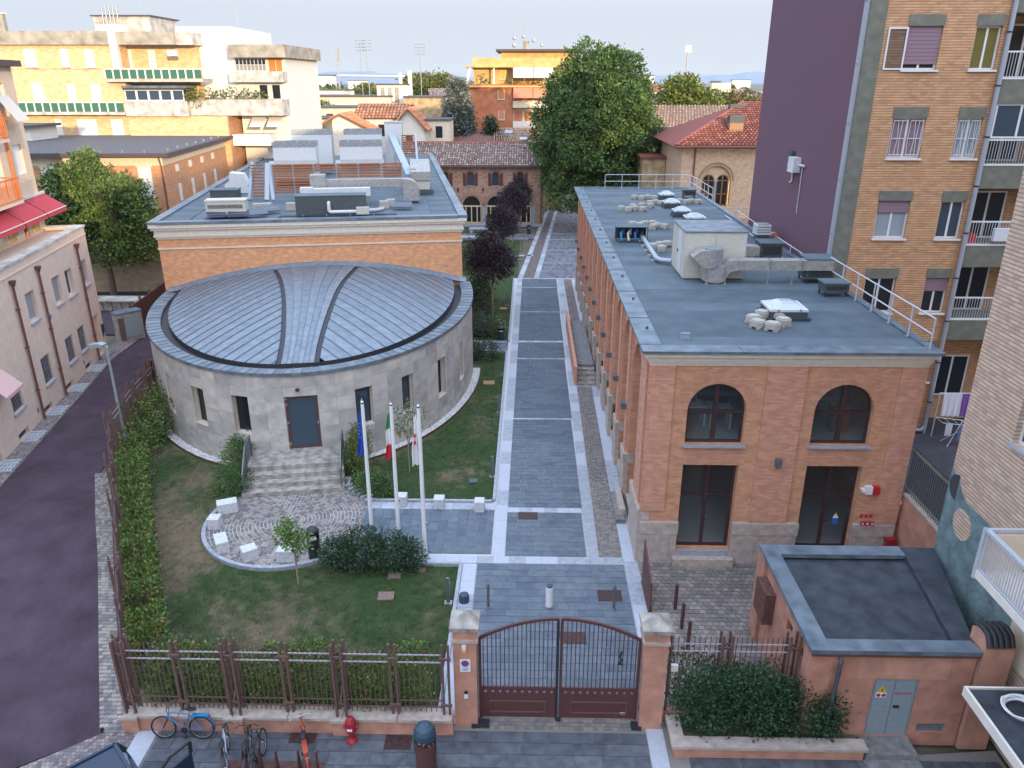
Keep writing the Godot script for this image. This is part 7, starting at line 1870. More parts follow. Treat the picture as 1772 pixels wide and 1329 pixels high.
func fence_run(o: Node, p: Array, base: float, wide: Array) -> void:
	# paired posts at each point, rails and pickets between; wide[i] marks the four-post piers
	for i in p.size():
		var c: Vector3 = p[i]
		var d: Vector3 = (p[mini(i + 1, p.size() - 1)] - p[maxi(i - 1, 0)]).normalized()
		var nrm := V(-d.z, 0, d.x)
		var offs := [-0.09, 0.09]
		for s in offs:
			for r in ([-0.13, 0.13] if wide[i] else [0.0]):
				var q: Vector3 = c + d * s * (1.25 if wide[i] else 0.8) + nrm * r
				bx("post", "fence_brown", o, q.x - 0.028, base, q.z - 0.028, q.x + 0.028, 2.72 - (0.0 if r > 0 else 0.06), q.z + 0.028, atan2(-d.z, d.x))
		for y in [2.28, 0.88]:
			var b := MB.new(); b.bar(c - d * 0.14 + V(0, y, 0) + nrm * 0.05, c + d * 0.14 + V(0, y, 0) + nrm * 0.05, 0.05, 0.06); mi("clamp", b, "fence_brown", o)
		if wide[i]:
			var b := MB.new(); b.bar(c + nrm * 0.12 + V(0, 1.0, 0), c - nrm * 0.12 + V(0, 1.3, 0), 0.025, 0.03); b.bar(c + nrm * 0.12 + V(0, 2.5, 0), c - nrm * 0.12 + V(0, 2.2, 0), 0.025, 0.03); mi("brace", b, "fence_brown", o)
	for i in p.size() - 1:
		var a: Vector3 = p[i]; var c: Vector3 = p[i + 1]
		var d := (c - a).normalized()
		for y in [2.36, 2.14, 0.98, 0.78]:
			var b := MB.new(); b.bar(a + d * 0.1 + V(0, y, 0), c - d * 0.1 + V(0, y, 0), 0.022, 0.03); mi("rail", b, "rail_sky_sheen" if y > 2 else "fence_brown", o)
		var n := int(a.distance_to(c) / 0.118)
		for k in range(1, n):
			var q := a.lerp(c, float(k) / n)
			bx("picket", "fence_brown", o, q.x - 0.009, base + 0.08, q.z - 0.009, q.x + 0.009, 2.58, q.z + 0.009)
func gate_and_fences() -> void:
	m("rail_sky_sheen", "a39aa6", 0.45)  # brown upper rails coloured pale: the sky's reflection is painted in
	var o := thing("low_wall", "low salmon rendered wall with a grey stone cap under the street fence", "wall", V(-5.7, 0, -14.5))
	bx("wall", "render_pink", o, -4.05, 0, -0.13, 3.95, 0.48, 0.13)
	for i in 6: bx("cap_stone", "plinth", o, -4.12 + i * 1.345, 0.481, -0.22, -2.785 + i * 1.345 - 0.008, 0.56, 0.2)
	for x in [-4.0, -1.4, 1.2]: bx("pier", "render_pink", o, x - 0.2, 0, 0.131, x + 0.2, 0.48, 0.2); bx("pier_cap", "plinth", o, x - 0.24, 0.481, 0.2, x + 0.24, 0.565, 0.27)
	o = thing("street_fence", "brown steel picket fence with paired posts along the pavement", "fence")
	var pts := []
	for i in 6: pts.append(V(-9.66 + i * 1.3, 0, -14.52))
	pts.append(V(-1.9, 0, -14.52))
	fence_run(o, pts, 0.56, [true, false, true, false, true, false, false])
	o = thing("road_fence", "brown steel picket fence with paired posts along the side road", "fence")
	pts = []
	for p in [[-9.75, -14.7], [-10.6, -16.2], [-11.5, -17.9], [-12.5, -19.8], [-13.5, -21.7], [-14.2, -22.95], [-14.9, -24.2], [-15.9, -26.05], [-16.83, -27.84], [-17.15, -29.5], [-17.5, -31.1], [-17.72, -32.6], [-17.9, -34.0]]: pts.append(V(p[0], 0, p[1]))
	fence_run(o, pts, 0.05, [true, false, true, false, true, false, true, false, true, true, true, true, true])
	o = thing("steel_gate_panel", "brown sheet steel gate leaf between the road fence and the rotunda", "gate", V(-17.95, 0, -34.3))
	bx("panel", "corten", o, -0.55, 0.1, -1.75, -0.51, 2.2, -0.1, 0.0); bx("post", "fence_brown", o, -0.58, 0, -1.9, -0.48, 2.6, -1.8); bx("post", "fence_brown", o, -0.5, 0, -0.1, -0.4, 2.6, 0.0); bx("panel_frame", "fence_brown", o, -0.57, 2.2, -1.8, -0.49, 2.27, -0.1)
	# gate pillars
	for s in 2:
		var x := [-1.445, 3.1][s] as float
		var p := thing("gate_pillar", ["salmon gate pillar with a stone cap and a no parking sign", "salmon gate pillar with a stone cap beside the clipped planter"][s], "pillar", V(x, 0, -14.95), 0.0, "gate pillars")
		bx("shaft", "render_pink", p, -0.28, 0, -0.28, 0.28, 2.62, 0.28); bx("collar", "plinth", p, -0.32, 2.621, -0.32, 0.32, 2.7, 0.32); bx("neck", "render_pink", p, -0.28, 2.701, -0.28, 0.28, 2.96, 0.28)
		var b := MB.new()
		b.box(-0.35, 2.961, -0.35, 0.35, 3.07, 0.35)
		for e in [[V(-0.35, 3.07, 0.35), V(0.35, 3.07, 0.35)], [V(0.35, 3.07, 0.35), V(0.35, 3.07, -0.35)], [V(0.35, 3.07, -0.35), V(-0.35, 3.07, -0.35)], [V(-0.35, 3.07, -0.35), V(-0.35, 3.07, 0.35)]]: b.tri(e[0], e[1], V(0, 3.3, 0))
		mi("cap", b, "step_stone", p)
		if s == 0:
			bx("sign_plate", "flag_white", p, -0.12, 1.75, 0.281, 0.13, 2.12, 0.29)
			b = MB.new(); b.lathe([P2(0, 0.004), P2(0.095, 0.004), P2(0.095, 0)], 20); var q := mi("sign_disc", b, "red_paint", p); q.position = V(0.005, 2.0, 0.29); q.rotation.x = PI / 2
			b = MB.new(); b.lathe([P2(0, 0.004), P2(0.068, 0.004), P2(0.068, 0)], 20); q = mi("sign_disc", b, "sign_blue", p); q.position = V(0.005, 2.0, 0.2945); q.rotation.x = PI / 2
			b = MB.new(); b.bar(V(-0.055, 2.06, 0.3), V(0.065, 1.94, 0.3), 0.022, 0.006); mi("sign_bar", b, "red_paint", p)
			for i in 3: bx("sign_line", "sign_blue", p, -0.075 + 0.01 * i, 1.86 - i * 0.035, 0.291, 0.085 - 0.01 * i, 1.872 - i * 0.035, 0.293)
			bx("flashing_light", "light_face", p, -0.06, 2.45, 0.281, 0.04, 2.56, 0.36); bx("flashing_light_lens", "yellow", p, -0.055, 2.36, 0.285, 0.035, 2.449, 0.35)
			bx("intercom", "light_face", p, -0.04, 0.95, 0.281, 0.06, 1.1, 0.32); bx("intercom_camera", "saddle", p, -0.03, 1.101, 0.281, 0.05, 1.16, 0.33)
		else: bx("photocell", "black_metal", p, -0.285, 0.5, 0.1, -0.27, 0.62, 0.18)
	# double gate with an arched top
	var g := thing("double_gate", "brown double gate with an arched top and pierced lower panels", "gate", V(0.83, 0, -14.95))
	for s in [-1, 1]:
		var top := func(x: float) -> float: return 3.12 - 0.6 * pow(absf(x) / 1.95, 2)
		var b := MB.new()
		var n := 14
		for i in n:
			var x0 := s * lerpf(0.03, 1.92, float(i) / n) as float; var x1 := s * lerpf(0.03, 1.92, (i + 1.0) / n) as float
			b.bar(V(x0, top.call(x0), 0), V(x1, top.call(x1), 0), 0.06, 0.07)
		mi("top_rail", b, "gate_brown", g)
		bx("stile", "gate_brown", g, s * 1.96, 0.08, -0.03, s * 1.9, top.call(1.93), 0.03); bx("stile", "black_metal" if s < 0 else "gate_brown", g, s * 0.08, 0.08, -0.035, s * 0.012, 3.1, 0.035)
		for i in 17:
			var x := s * (0.18 + i * 0.1045) as float
			bx("bar", "gate_brown", g, x - 0.011, 1.06, -0.011, x + 0.011, top.call(x) - 0.02, 0.011)
		# lower panel with real round holes
		b = MB.new()
		b.box(minf(s * 0.081, s * 1.899), 0.1, -0.02, maxf(s * 0.081, s * 1.899), 0.82, 0.02); b.box(minf(s * 0.081, s * 1.899), 0.99, -0.02, maxf(s * 0.081, s * 1.899), 1.06, 0.02)
		for i in 10:
			var xa := s * (0.081 + 1.818 * i / 10.0) as float; var xb := s * (0.081 + 1.818 * (i + 1) / 10.0) as float
			var cx := (xa + xb) / 2; var hw := absf(xb - xa) / 2
			for k in 16:
				var a := TAU * k / 16; var c := TAU * (k + 1) / 16
				var ea := P2(cos(a), sin(a)); var ec := P2(cos(c), sin(c))
				var sa := 1.0 / maxf(absf(ea.x) / hw, absf(ea.y) / 0.085); var sc := 1.0 / maxf(absf(ec.x) / hw, absf(ec.y) / 0.085)
				for zz in [-0.02, 0.02]: b.quadn(V(cx + ea.x * 0.042, 0.905 + ea.y * 0.042, zz), V(cx + ec.x * 0.042, 0.905 + ec.y * 0.042, zz), V(cx + ec.x * sc, 0.905 + ec.y * sc, zz), V(cx + ea.x * sa, 0.905 + ea.y * sa, zz), V(0, 0, zz))
				b.quadn(V(cx + ea.x * 0.042, 0.905 + ea.y * 0.042, -0.02), V(cx + ec.x * 0.042, 0.905 + ec.y * 0.042, -0.02), V(cx + ec.x * 0.042, 0.905 + ec.y * 0.042, 0.02), V(cx + ea.x * 0.042, 0.905 + ea.y * 0.042, 0.02), V(-ea.x, -ea.y, 0))
		mi("lower_panel", b, "gate_brown", g)
		b = MB.new()
		var l := s * 0.32 as float; var r := s * 1.7 as float
		for e in [[V(l, 0.62, 0.03), V(r, 0.62, 0.03)], [V(l, 0.28, 0.03), V(r, 0.28, 0.03)], [V(l, 0.28, 0.03), V(l, 0.62, 0.03)], [V(r, 0.28, 0.03), V(r, 0.62, 0.03)]]: b.bar(e[0], e[1], 0.03, 0.03)
		mi("moulding", b, "fence_brown", g)
		bx("hinge_post", "galv", g, s * 2.02, 0.1, -0.05, s * 1.965, 2.4, 0.05); bx("motor_box", "black_metal", g, s * 1.98 - 0.17, 0.02, 0.12, s * 1.98 + 0.17 - s * 0.1, 0.12, 0.34)
	bx("lock", "black_metal", g, -0.06, 0.02, 0.02, 0.06, 0.14, 0.1); bx("maker_plate", "light_face", g, 1.55, 0.24, 0.021, 1.68, 0.3, 0.03)
	var b := MB.new(); b.tube([V(1.5, 2.2, 0.03), V(1.46, 2.05, 0.05), V(1.5, 1.95, 0.03), V(1.45, 1.85, 0.05), V(1.52, 1.82, 0.03)], 0.03, 5); mi("chain", b, "black_metal", g)
	# threshold setts
	var th := holder("gate_threshold")
	bx("bed", "mortar_dark", th, -1.2, -0.02, -15.06, 2.85, 0.03, -14.55)
	var l := []
	for i in 32:
		for j in 4: l.append([Transform3D(Basis(Vector3.UP, R.randf_range(-0.06, 0.06)), V(-1.1 + i * 0.122 + (0.05 if j % 2 else 0.0), 0.028 + R.randf_range(-0.004, 0.004), -15.0 + j * 0.12)), V(0.105, 0.04, 0.1), R.randi() % 4])
	pieces(th, "sett", l, ["csett0", "csett1", "csett2", "csett3"])
	# planter and fence right of the gate
	o = thing("planter_wall", "pink planter wall with a broad grey stone rim at the pavement", "planter", V(5.75, 0, -14.35))
	bx("wall", "render_pink", o, -2.2, 0, 0.32, 2.25, 0.36, 0.52); bx("wall", "render_pink", o, -2.2, 0, -0.4, -2.02, 0.36, 0.319); bx("rim", "plinth", o, -2.28, 0.361, 0.26, 2.3, 0.44, 0.6); bx("rim", "plinth", o, -2.28, 0.362, -0.4, -1.95, 0.441, 0.259); bx("soil", "earth", o, -2.01, 0.05, -0.4, 2.2, 0.3, 0.318)
	o = thing("court_fence", "brown picket fence between the gate pillar and the pink hut", "fence")
	fence_run(o, [V(3.45, 0, -15.05), V(4.85, 0, -15.05), V(6.45, 0, -15.05)], 0.3, [false, true, true])
	bx("base_wall", "render_pink", o, 3.42, 0, -15.2, 6.6, 0.3, -14.95); bx("post_box", "light_face", o, 3.55, 1.62, -15.0, 3.72, 1.8, -14.92)
	# corten screen at the hall corner and bollards
	o = thing("corten_screen", "tall rust brown steel fin by the hall's stone corner", "screen", V(3.72, 0, -20.4))
	b = MB.new(); b.plate(Transform3D(FW, V(0, 0, 0)), [P2(-0.35, 0), P2(1.25, 0), P2(1.25, 1.1), P2(-0.35, 1.6)], 0.05); mi("fin", b, "corten", o); bx("base_plate", "corten", o, -0.02, 0, -0.35, 0.12, 0.04, 1.25)
	for i in 3:
		o = thing("steel_post", ["rust red post farthest from the street in the small court", "rust red post, middle of three in the small court", "rust red post nearest the court fence"][i], "post", V(4.56 + i * 0.03, 0, [-19.4, -18.5, -17.7][i]), 0.0, "rust red court posts")
		pipe(o, "shaft", [Vector3.ZERO, V(0, 0.9, 0)], 0.055, "gate_brown", 10); b = MB.new(); b.ell(V(0, 0.9, 0), V(0.055, 0.03, 0.055), 10, 4); mi("cap", b, "gate_brown", o)
	for i in 2:
		o = thing("bollard", ["slim grey bollard beside the pale strip inside the gate, west one", "slim grey bollard standing over the rust brown cover"][i], "bollard", V([-1.14, 2.68][i], 0, -19.32), 0.0, "slim bollards inside the gate")
		b = MB.new(); b.lathe([P2(0.07, 0), P2(0.07, 0.05), P2(0.045, 0.08), P2(0.04, 0.75), P2(0.055, 0.78), P2(0.05, 0.84), P2(0.02, 0.92), P2(0.0, 0.93)], 10); mi("shaft", b, "post_grey", o); b = MB.new(); b.lathe([P2(0.1, 0.0), P2(0.1, 0.045), P2(0.0, 0.045)], 10); mi("base", b, "post_grey", o)
	o = thing("bollard", "stout white retractable bollard in the middle of the lane", "bollard", V(0.72, 0, -19.44))
	b = MB.new(); b.lathe([P2(0.11, 0), P2(0.11, 0.72), P2(0.1, 0.74)], 16); mi("shaft", b, "white_paint", o); b = MB.new(); b.lathe([P2(0.1, 0.74), P2(0.1, 0.78), P2(0.04, 0.8), P2(0.0, 0.79)], 16); mi("cap", b, "bin_blue", o); b = MB.new(); b.lathe([P2(0.19, 0.035), P2(0.19, 0.05), P2(0.11, 0.05)], 16); mi("collar", b, "post_grey", o)
	for i in 7:
		o = thing("path_light", ["grey path light by the kerb near the green lid", "grey path light in the lawn beside the lane, second from the gate", "grey path light in the lawn beside the lane, third from the gate", "grey path light behind the litter bin at the cross path", "grey path light past the cross path beside the plum trees", "grey path light beside the far stepping slabs", "grey path light at the lawn edge under the plum trees"][i], "path light", V([-2.39, -1.4, -1.36, -1.55, -1.5, -0.9, -0.6][i], -0.03, [-19.6, -27.77, -34.3, -46.6, -53.5, -69, -73][i]), 0.0, "path lights along the lane")
		bx("post", "post_grey", o, -0.05, 0, -0.04, 0.05, 0.92, 0.04); bx("light_slot", "light_face", o, 0.051, 0.72, -0.025, 0.055, 0.86, 0.025); bx("base", "step_stone", o, -0.12, -0.02, -0.1, 0.12, 0.03, 0.1)
	o = thing("valve_lid", "domed blue green standpipe lid in the pale strip behind the pillar", "cover", V(-1.9, 0, -19.6))
	b = MB.new(); b.lathe([P2(0.16, 0.03), P2(0.16, 0.22), P2(0.14, 0.3), P2(0.06, 0.34), P2(0, 0.345)], 14); mi("dome", b, "bin_blue", o); bx("frame", "white_stone", o, -0.28, 0.03, -0.35, 0.26, 0.045, 0.3)
func leaf(b: MB, p: Vector3, out: Vector3, size: float, k: Color) -> void:
	var d := (out + V(R.randf_range(-1, 1), R.randf_range(-0.6, 1), R.randf_range(-1, 1)) * 0.9).normalized()
	var s := d.cross(V(R.randf_range(-1, 1), R.randf_range(-1, 1), R.randf_range(-1, 1))).normalized()
	if s == Vector3.ZERO: s = Vector3.RIGHT
	var n := s.cross(d)
	var h := size * R.randf_range(0.7, 1.25)
	b.col = k * R.randf_range(0.75, 1.25)
	var t := p + d * h; var m1 := p + d * h * 0.5 + n * h * 0.1
	b.tri(p, m1 + s * h * 0.34, t); b.tri(p, t, m1 - s * h * 0.34)
func leaf_ball(b: MB, c: Vector3, r: Vector3, n: int, size: float, cols: Array) -> void:
	for i in n:
		var d := V(R.randfn(), R.randfn(), R.randfn()).normalized()
		var q := pow(R.randf(), 0.4)
		leaf(b, c + d * r * q, d, size, cols[R.randi() % cols.size()])
# a lobe of a crown: leaf clumps spread over its surface and some inside
func lobe(b: MB, c: Vector3, r: Vector3, clumps: int, per: int, crad: float, size: float, cols: Array) -> void:
	for i in clumps:
		var d := V(R.randfn(), R.randfn(), R.randfn()).normalized()
		var q := R.randf_range(0.72, 1.08) if R.randf() < 0.75 else R.randf_range(0.3, 0.75)
		var p := c + d * r * q
		var k: Color = cols[R.randi() % cols.size()]
		var rr := crad * R.randf_range(0.6, 1.3)
		for j in per:
			var e := V(R.randfn(), R.randfn() * 0.7, R.randfn()) * 0.5
			leaf(b, p + e * rr, (e + d * 0.7).normalized(), size, k)
func limb(b: MB, a: Vector3, c: Vector3, r0: float, r1: float) -> void:
	var m1 := a.lerp(c, 0.5) + V(R.randf_range(-1, 1), R.randf_range(0, 1), R.randf_range(-1, 1)) * a.distance_to(c) * 0.07
	b.tube([a, m1, c], [r0, (r0 + r1) / 2, r1], 6, false)
func shrub(called: String, label: String, at: Vector3, balls: Array, dens: float, size: float, cols: Array, group := "", mat_ := "leaf") -> Node3D:
	var t := thing(called, label, "shrub", at, 0.0, group)
	var b := MB.new(); var st := MB.new()
	for e in balls:
		var r: Vector3 = e[1]
		lobe(b, e[0], r, int(dens * (r.x * r.y + r.y * r.z + r.x * r.z)), 7, size * 2.2, size, cols)
		st.tube([V(e[0].x * 0.6, 0, e[0].z * 0.6), e[0]], [0.03, 0.012], 5, false); st.tube([V(e[0].x * 0.6, 0, e[0].z * 0.6), e[0] + V(r.x * 0.5, r.y * 0.4, 0)], [0.025, 0.01], 5, false)
	mi("foliage", b, mat_, t); stuff(mi("stems", st, "bark", t))
	return t
func hedge(label: String, p: Array, w: float, h: float, dens: float, size: float, cols: Array, y0 := 0.0) -> void:
	var t := thing("hedge", label, "hedge", p[0])
	var b := MB.new(); var st := MB.new()
	for i in p.size() - 1:
		var a: Vector3 = p[i] - p[0]; var c: Vector3 = p[i + 1] - p[0]
		var d := (c - a).normalized(); var nn := V(-d.z, 0, d.x)
		var L := a.distance_to(c)
		for k in int(L * (2 * h + w) * dens):
			var s := R.randf() * L; var u := R.randf() * (2 * h + w)
			var hh := h * (0.93 + 0.12 * sin(s * 2.3 + i) + 0.06 * sin(s * 5.1))
			var pos := Vector3.ZERO; var out := Vector3.ZERO
			if u < h: pos = nn * (-w / 2) + V(0, u / h * hh, 0); out = -nn + V(0, 0.3, 0)
			elif u < h + w: pos = nn * (u - h - w / 2) + V(0, hh, 0); out = Vector3.UP
			else: pos = nn * (w / 2) + V(0, (u - h - w) / h * hh, 0); out = nn + V(0, 0.3, 0)
			pos += V(R.randfn(), R.randfn(), R.randfn()) * 0.07 - out * R.randf() * 0.12
			leaf(b, a + d * s + pos + V(0, y0, 0), out.normalized(), size, cols[R.randi() % cols.size()])
		for k in int(L / 0.4):
			var q := a + d * (k * 0.4 + 0.2)
			st.tube([q, q + V(R.randf_range(-0.1, 0.1), h * 0.8, R.randf_range(-0.1, 0.1))], [0.025, 0.012], 4, false)
	mi("foliage", b, "leaf", t); stuff(mi("stems", st, "bark", t))
const GREEN := [Color(0.05, 0.11, 0.028), Color(0.07, 0.14, 0.034), Color(0.09, 0.165, 0.038), Color(0.045, 0.09, 0.026)]
const BRIGHT := [Color(0.11, 0.22, 0.035), Color(0.09, 0.18, 0.034), Color(0.15, 0.26, 0.045), Color(0.07, 0.14, 0.03)]
const DARKG := [Color(0.022, 0.045, 0.02), Color(0.03, 0.058, 0.024), Color(0.04, 0.07, 0.028)]
const PHOT := [Color(0.07, 0.145, 0.034), Color(0.09, 0.175, 0.038), Color(0.06, 0.12, 0.03), Color(0.08, 0.155, 0.034), Color(0.07, 0.14, 0.03), Color(0.11, 0.19, 0.04), Color(0.17, 0.17, 0.04), Color(0.13, 0.22, 0.045), Color(0.24, 0.12, 0.04)]
const GREYG := [Color(0.075, 0.105, 0.07), Color(0.1, 0.125, 0.085), Color(0.055, 0.085, 0.05)]
const PLUM := [Color(0.03, 0.018, 0.026), Color(0.042, 0.024, 0.034), Color(0.055, 0.03, 0.04), Color(0.022, 0.014, 0.02)]
func garden() -> void:
	# stone cube seats
	var seats := [[-11.15, -24.75, 0.72, 0.45, 0.42, "long white stone seat at the upper end of the paved ring"], [-11.2, -23.65, 0.42, 0.42, 0.05, "white stone cube seat between the two longer blocks"], [-10.45, -22.3, 0.42, 0.72, 0.5, "long white stone seat turned askew on the ring's west side"], [-9.3, -21.75, 0.5, 0.45, 0.6, "white stone cube seat turned cornerwise on the ring"], [-8.0, -21.72, 0.66, 0.42, 0.0, "white stone seat behind the young tree's stem"], [-4.7, -25.38, 0.36, 0.4, 0.0, "white stone cube on the kerb behind the middle flagpole"], [-3.28, -25.22, 0.4, 0.4, 0.0, "white stone cube on the kerb, middle of three"], [-1.75, -25.05, 0.38, 0.42, 0.0, "white stone cube on the kerb nearest the lane"]]
	for e in seats:
		var o := mi("stone_bench", shared("seat%.2f%.2f" % [e[2], e[3]], func():
			var b := MB.new(); var w: float = e[2] / 2; var d: float = e[3] / 2; var h := 0.45; var c := 0.015
			b.prism([P2(-w + 0.02, -d + 0.02), P2(w - 0.02, -d + 0.02), P2(w - 0.02, d - 0.02), P2(-w + 0.02, d - 0.02)], 0, 0.04)
			b.prism([P2(-w + c, -d), P2(w - c, -d), P2(w, -d + c), P2(w, d - c), P2(w - c, d), P2(-w + c, d), P2(-w, d - c), P2(-w, -d + c)], 0.04, h - c)
			var q := [V(-w, h - c, d), V(w, h - c, d), V(w, h - c, -d), V(-w, h - c, -d)]; var r := [V(-w + c, h, d - c), V(w - c, h, d - c), V(w - c, h, -d + c), V(-w + c, h, -d + c)]
			for i in 4: b.quad(q[i], q[(i + 1) % 4], r[(i + 1) % 4], r[i])
			b.quad(r[0], r[1], r[2], r[3])
			return b), "seat_white")
		o.position = V(e[0], 0.02, e[1]); o.rotation.y = e[4]
		tag(o, e[5], "stone bench", "white stone benches")
	# flagpoles and flags
	for i in 3:
		var p := V([-5.6, -4.57, -3.42][i], 0.03, [-23.9, -23.6, -22.1][i])
		var h: float = [4.85, 4.92, 5.5][i]
		var o := thing("flagpole", ["white flagpole with the blue flag", "white flagpole with the tricolour flag", "white flagpole with the white flag"][i], "flagpole", p, 0.0, "white flagpoles")
		var b := MB.new(); b.lathe([P2(0.075, 0), P2(0.07, 1.4), P2(0.055, h - 0.1), P2(0, h - 0.1)], 12); mi("pole", b, "white_paint", o)
		b = MB.new(); b.lathe([P2(0.11, 0), P2(0.11, 0.05), P2(0.075, 0.06)], 12); mi("base", b, "post_grey", o)
		b = MB.new(); b.ell(V(0, h - 0.02, 0), V(0.07, 0.07, 0.07), 10, 6); b.lathe([P2(0.03, h - 0.12), P2(0.03, h + 0.06), P2(0.0, h + 0.16)], 8); mi("finial", b, "chrome", o)
		bx("cleat", "chrome", o, 0.06, 1.2, -0.02, 0.12, 1.26, 0.02); pipe(o, "halyard", [V(0.07, 1.2, 0.03), V(0.065, h - 0.2, 0.03)], 0.006, "white_paint", 4)
		var f := thing("flag", ["blue flag with a ring of yellow stars hanging limp", "green white and red flag hanging limp", "white flag with a red emblem hanging limp"][i], "flag", p + V(-0.06, 0, 0), 0.0, "hanging flags")
		var top := h - 0.3; var len: float = [1.7, 1.75, 1.75][i]
		for part in 3:
			var y1 := top - len * part / 3.0; var y0 := top - len * (part + 1) / 3.0
			b = MB.new()
			for k in 12:
				for j in 6:
					var q := []
					for c in [[k, j], [k + 1, j], [k + 1, j + 1], [k, j + 1]]:
						var u: float = c[0] / 12.0; var y: float = lerpf(y0, y1, c[1] / 6.0)
						var fall := clampf((top - y) / len, 0, 1)
						var wdt := 0.1 + 0.13 * fall
						q.append(V(-u * wdt - 0.02 * sin(y * 5), y - u * 0.12 * (1 - fall * 0.4), 0.05 * sin(u * 9 + y * 1.5) * (0.4 + fall)))
					b.quad(q[0], q[1], q[2], q[3])
			mi("cloth", b, ["flag_blue", ["flag_green", "flag_white", "flag_red"][part], "flag_white"][i], f)
		if i == 0:
			for k in 5: bx("star", "yellow", f, -0.1 - 0.02 * (k % 2), top - 0.5 - 0.13 * k, 0.05, -0.075 - 0.02 * (k % 2), top - 0.47 - 0.13 * k, 0.058)
		if i == 2:
			for k in 2: bx("emblem", "flag_red", f, -0.13, top - 0.78 - 0.25 * k, 0.052, -0.05, top - 0.66 - 0.25 * k, 0.06)
	# litter bins
	for e in [["dark litter bin with a round hood by the paved ring", -7.12, -21.85, 1.22], ["dark litter bin at the cross path beside the lane", -1.65, -45.35, 0.95], ["dark litter bin at the lawn edge by the far cross path", 0.05, -81.0, 1.0]]:
		var o := thing("litter_bin", e[0], "litter bin", V(e[1], 0.0, e[2]), 0.4, "garden litter bins")
		var h: float = e[3]
		var b := MB.new(); b.lathe([P2(0.18, 0), P2(0.2, 0.04), P2(0.21, h * 0.66), P2(0.18, h * 0.66), P2(0.17, h * 0.6), P2(0.0, h * 0.6)], 14); mi("drum", b, "bin_dark", o)
		b = MB.new()
		for k in 8: b.quadn(V(0.21 * cos(PI * k / 8 + PI), h * 0.66, 0.21 * sin(PI * k / 8 + PI)), V(0.21 * cos(PI * (k + 1) / 8 + PI), h * 0.66, 0.21 * sin(PI * (k + 1) / 8 + PI)), V(0.21 * cos(PI * (k + 1) / 8 + PI), h * 0.86, 0.21 * sin(PI * (k + 1) / 8 + PI)), V(0.21 * cos(PI * k / 8 + PI), h * 0.86, 0.21 * sin(PI * k / 8 + PI)), V(cos(PI * k / 8 + PI), 0, sin(PI * k / 8 + PI)))
		for sx in [-0.19, 0.17]: b.box(sx, h * 0.66, -0.04, sx + 0.02, h * 0.86, 0.06)
		mi("back_shield", b, "bin_dark", o)
		b = MB.new(); b.lathe([P2(0.22, h * 0.86), P2(0.2, h * 0.93), P2(0.12, h * 0.99), P2(0, h)], 14); mi("hood", b, "bin_dark", o)
		bx("liner", "flag_white", o, -0.12, h * 0.61, -0.05, 0.1, h * 0.69, 0.12)
	# slabs and plaques in the grass
	for e in [["pink stone slab in the grass below the bush", -4.28, -20.95, 0.42, 0.36, "pinkslab"], ["pink stone slab in the grass nearest the street fence", -4.37, -19.85, 0.5, 0.4, "pinkslab"], ["small pink stone slab by the third flagpole", -3.42, -21.25, 0.22, 0.2, "pinkslab"], ["pink slab with a white plate by the third flagpole", -3.22, -21.62, 0.46, 0.26, "pinkslab"], ["buff slab in the lawn beside the rotunda's curved wall", -2.06, -38.2, 0.6, 0.5, "tile_tan"], ["buff slab in the lawn under the plum trees", -1.75, -52.6, 0.5, 0.45, "tile_tan"], ["grey stone lid in the lawn near the path light", -2.15, -27.35, 0.32, 0.3, "slab2"]]:
		var o := mi("grass_slab", unit, e[5]); o.transform = Transform3D(Basis(Vector3.UP, 0.06) * Basis.from_scale(V(e[3], 0.06, e[4])), V(e[1], -0.005, e[2])); tag(o, e[0], "slab", "slabs in the grass")
	var pl := thing("plaque", "small white plate on the pink slab by the third flagpole", "plaque", V(-3.22, 0.026, -21.62)); bx("plate", "flag_white", pl, -0.1, 0, -0.05, 0.1, 0.012, 0.05); bx("plate_stud", "galv", pl, -0.09, 0.012, -0.01, -0.07, 0.018, 0.01)
	# low benches on the far lawn
	for e in [["white slab bench on the far lawn, long one", -6.0, -77.0, 3.4], ["white slab bench on the far lawn, near the cloister", -5.2, -81.8, 2.2]]:
		var o := thing("lawn_bench", e[0], "bench", V(e[1], 0, e[2]), 0.0, "white benches on the far lawn")
		bx("seat", "white_strip", o, -e[3] / 2, 0.38, -0.35, e[3] / 2, 0.5, 0.35); bx("leg", "white_strip", o, -e[3] / 2 + 0.1, 0, -0.3, -e[3] / 2 + 0.4, 0.379, 0.3); bx("leg", "white_strip", o, e[3] / 2 - 0.4, 0, -0.3, e[3] / 2 - 0.1, 0.379, 0.3)
	# hedges
	hedge("leafy green hedge behind the street fence, reddish tips near the gate", [V(-9.3, 0, -15.15), V(-5.6, 0, -15.15), V(-2.45, 0, -15.1)], 0.75, 1.75, 700, 0.09, PHOT + BRIGHT + GREEN)
	hedge("clipped green hedge inside the side road fence with orange young leaves", [V(-9.95, 0, -16.0), V(-11.0, 0, -17.9), V(-12.85, 0, -21.4), V(-14.55, 0, -24.6), V(-15.85, 0, -27.3)], 0.85, 1.35, 620, 0.105, PHOT)
	hedge("dark hedge behind the court fence right of the gate", [V(3.6, 0, -15.45), V(6.4, 0, -15.45)], 0.5, 1.55, 340, 0.08, DARKG + [Color(0.12, 0.11, 0.03)])
	shrub("shrub", "tall photinia clump with orange tips where the road fence meets the rotunda", V(-17.0, 0, -30.6), [[V(0, 0.9, 0), V(1.0, 1.1, 1.6)], [V(0.4, 1.0, -1.6), V(0.85, 1.25, 1.2)], [V(0.4, 0.6, 1.6), V(0.8, 0.9, 1.2)]], 95, 0.11, PHOT)
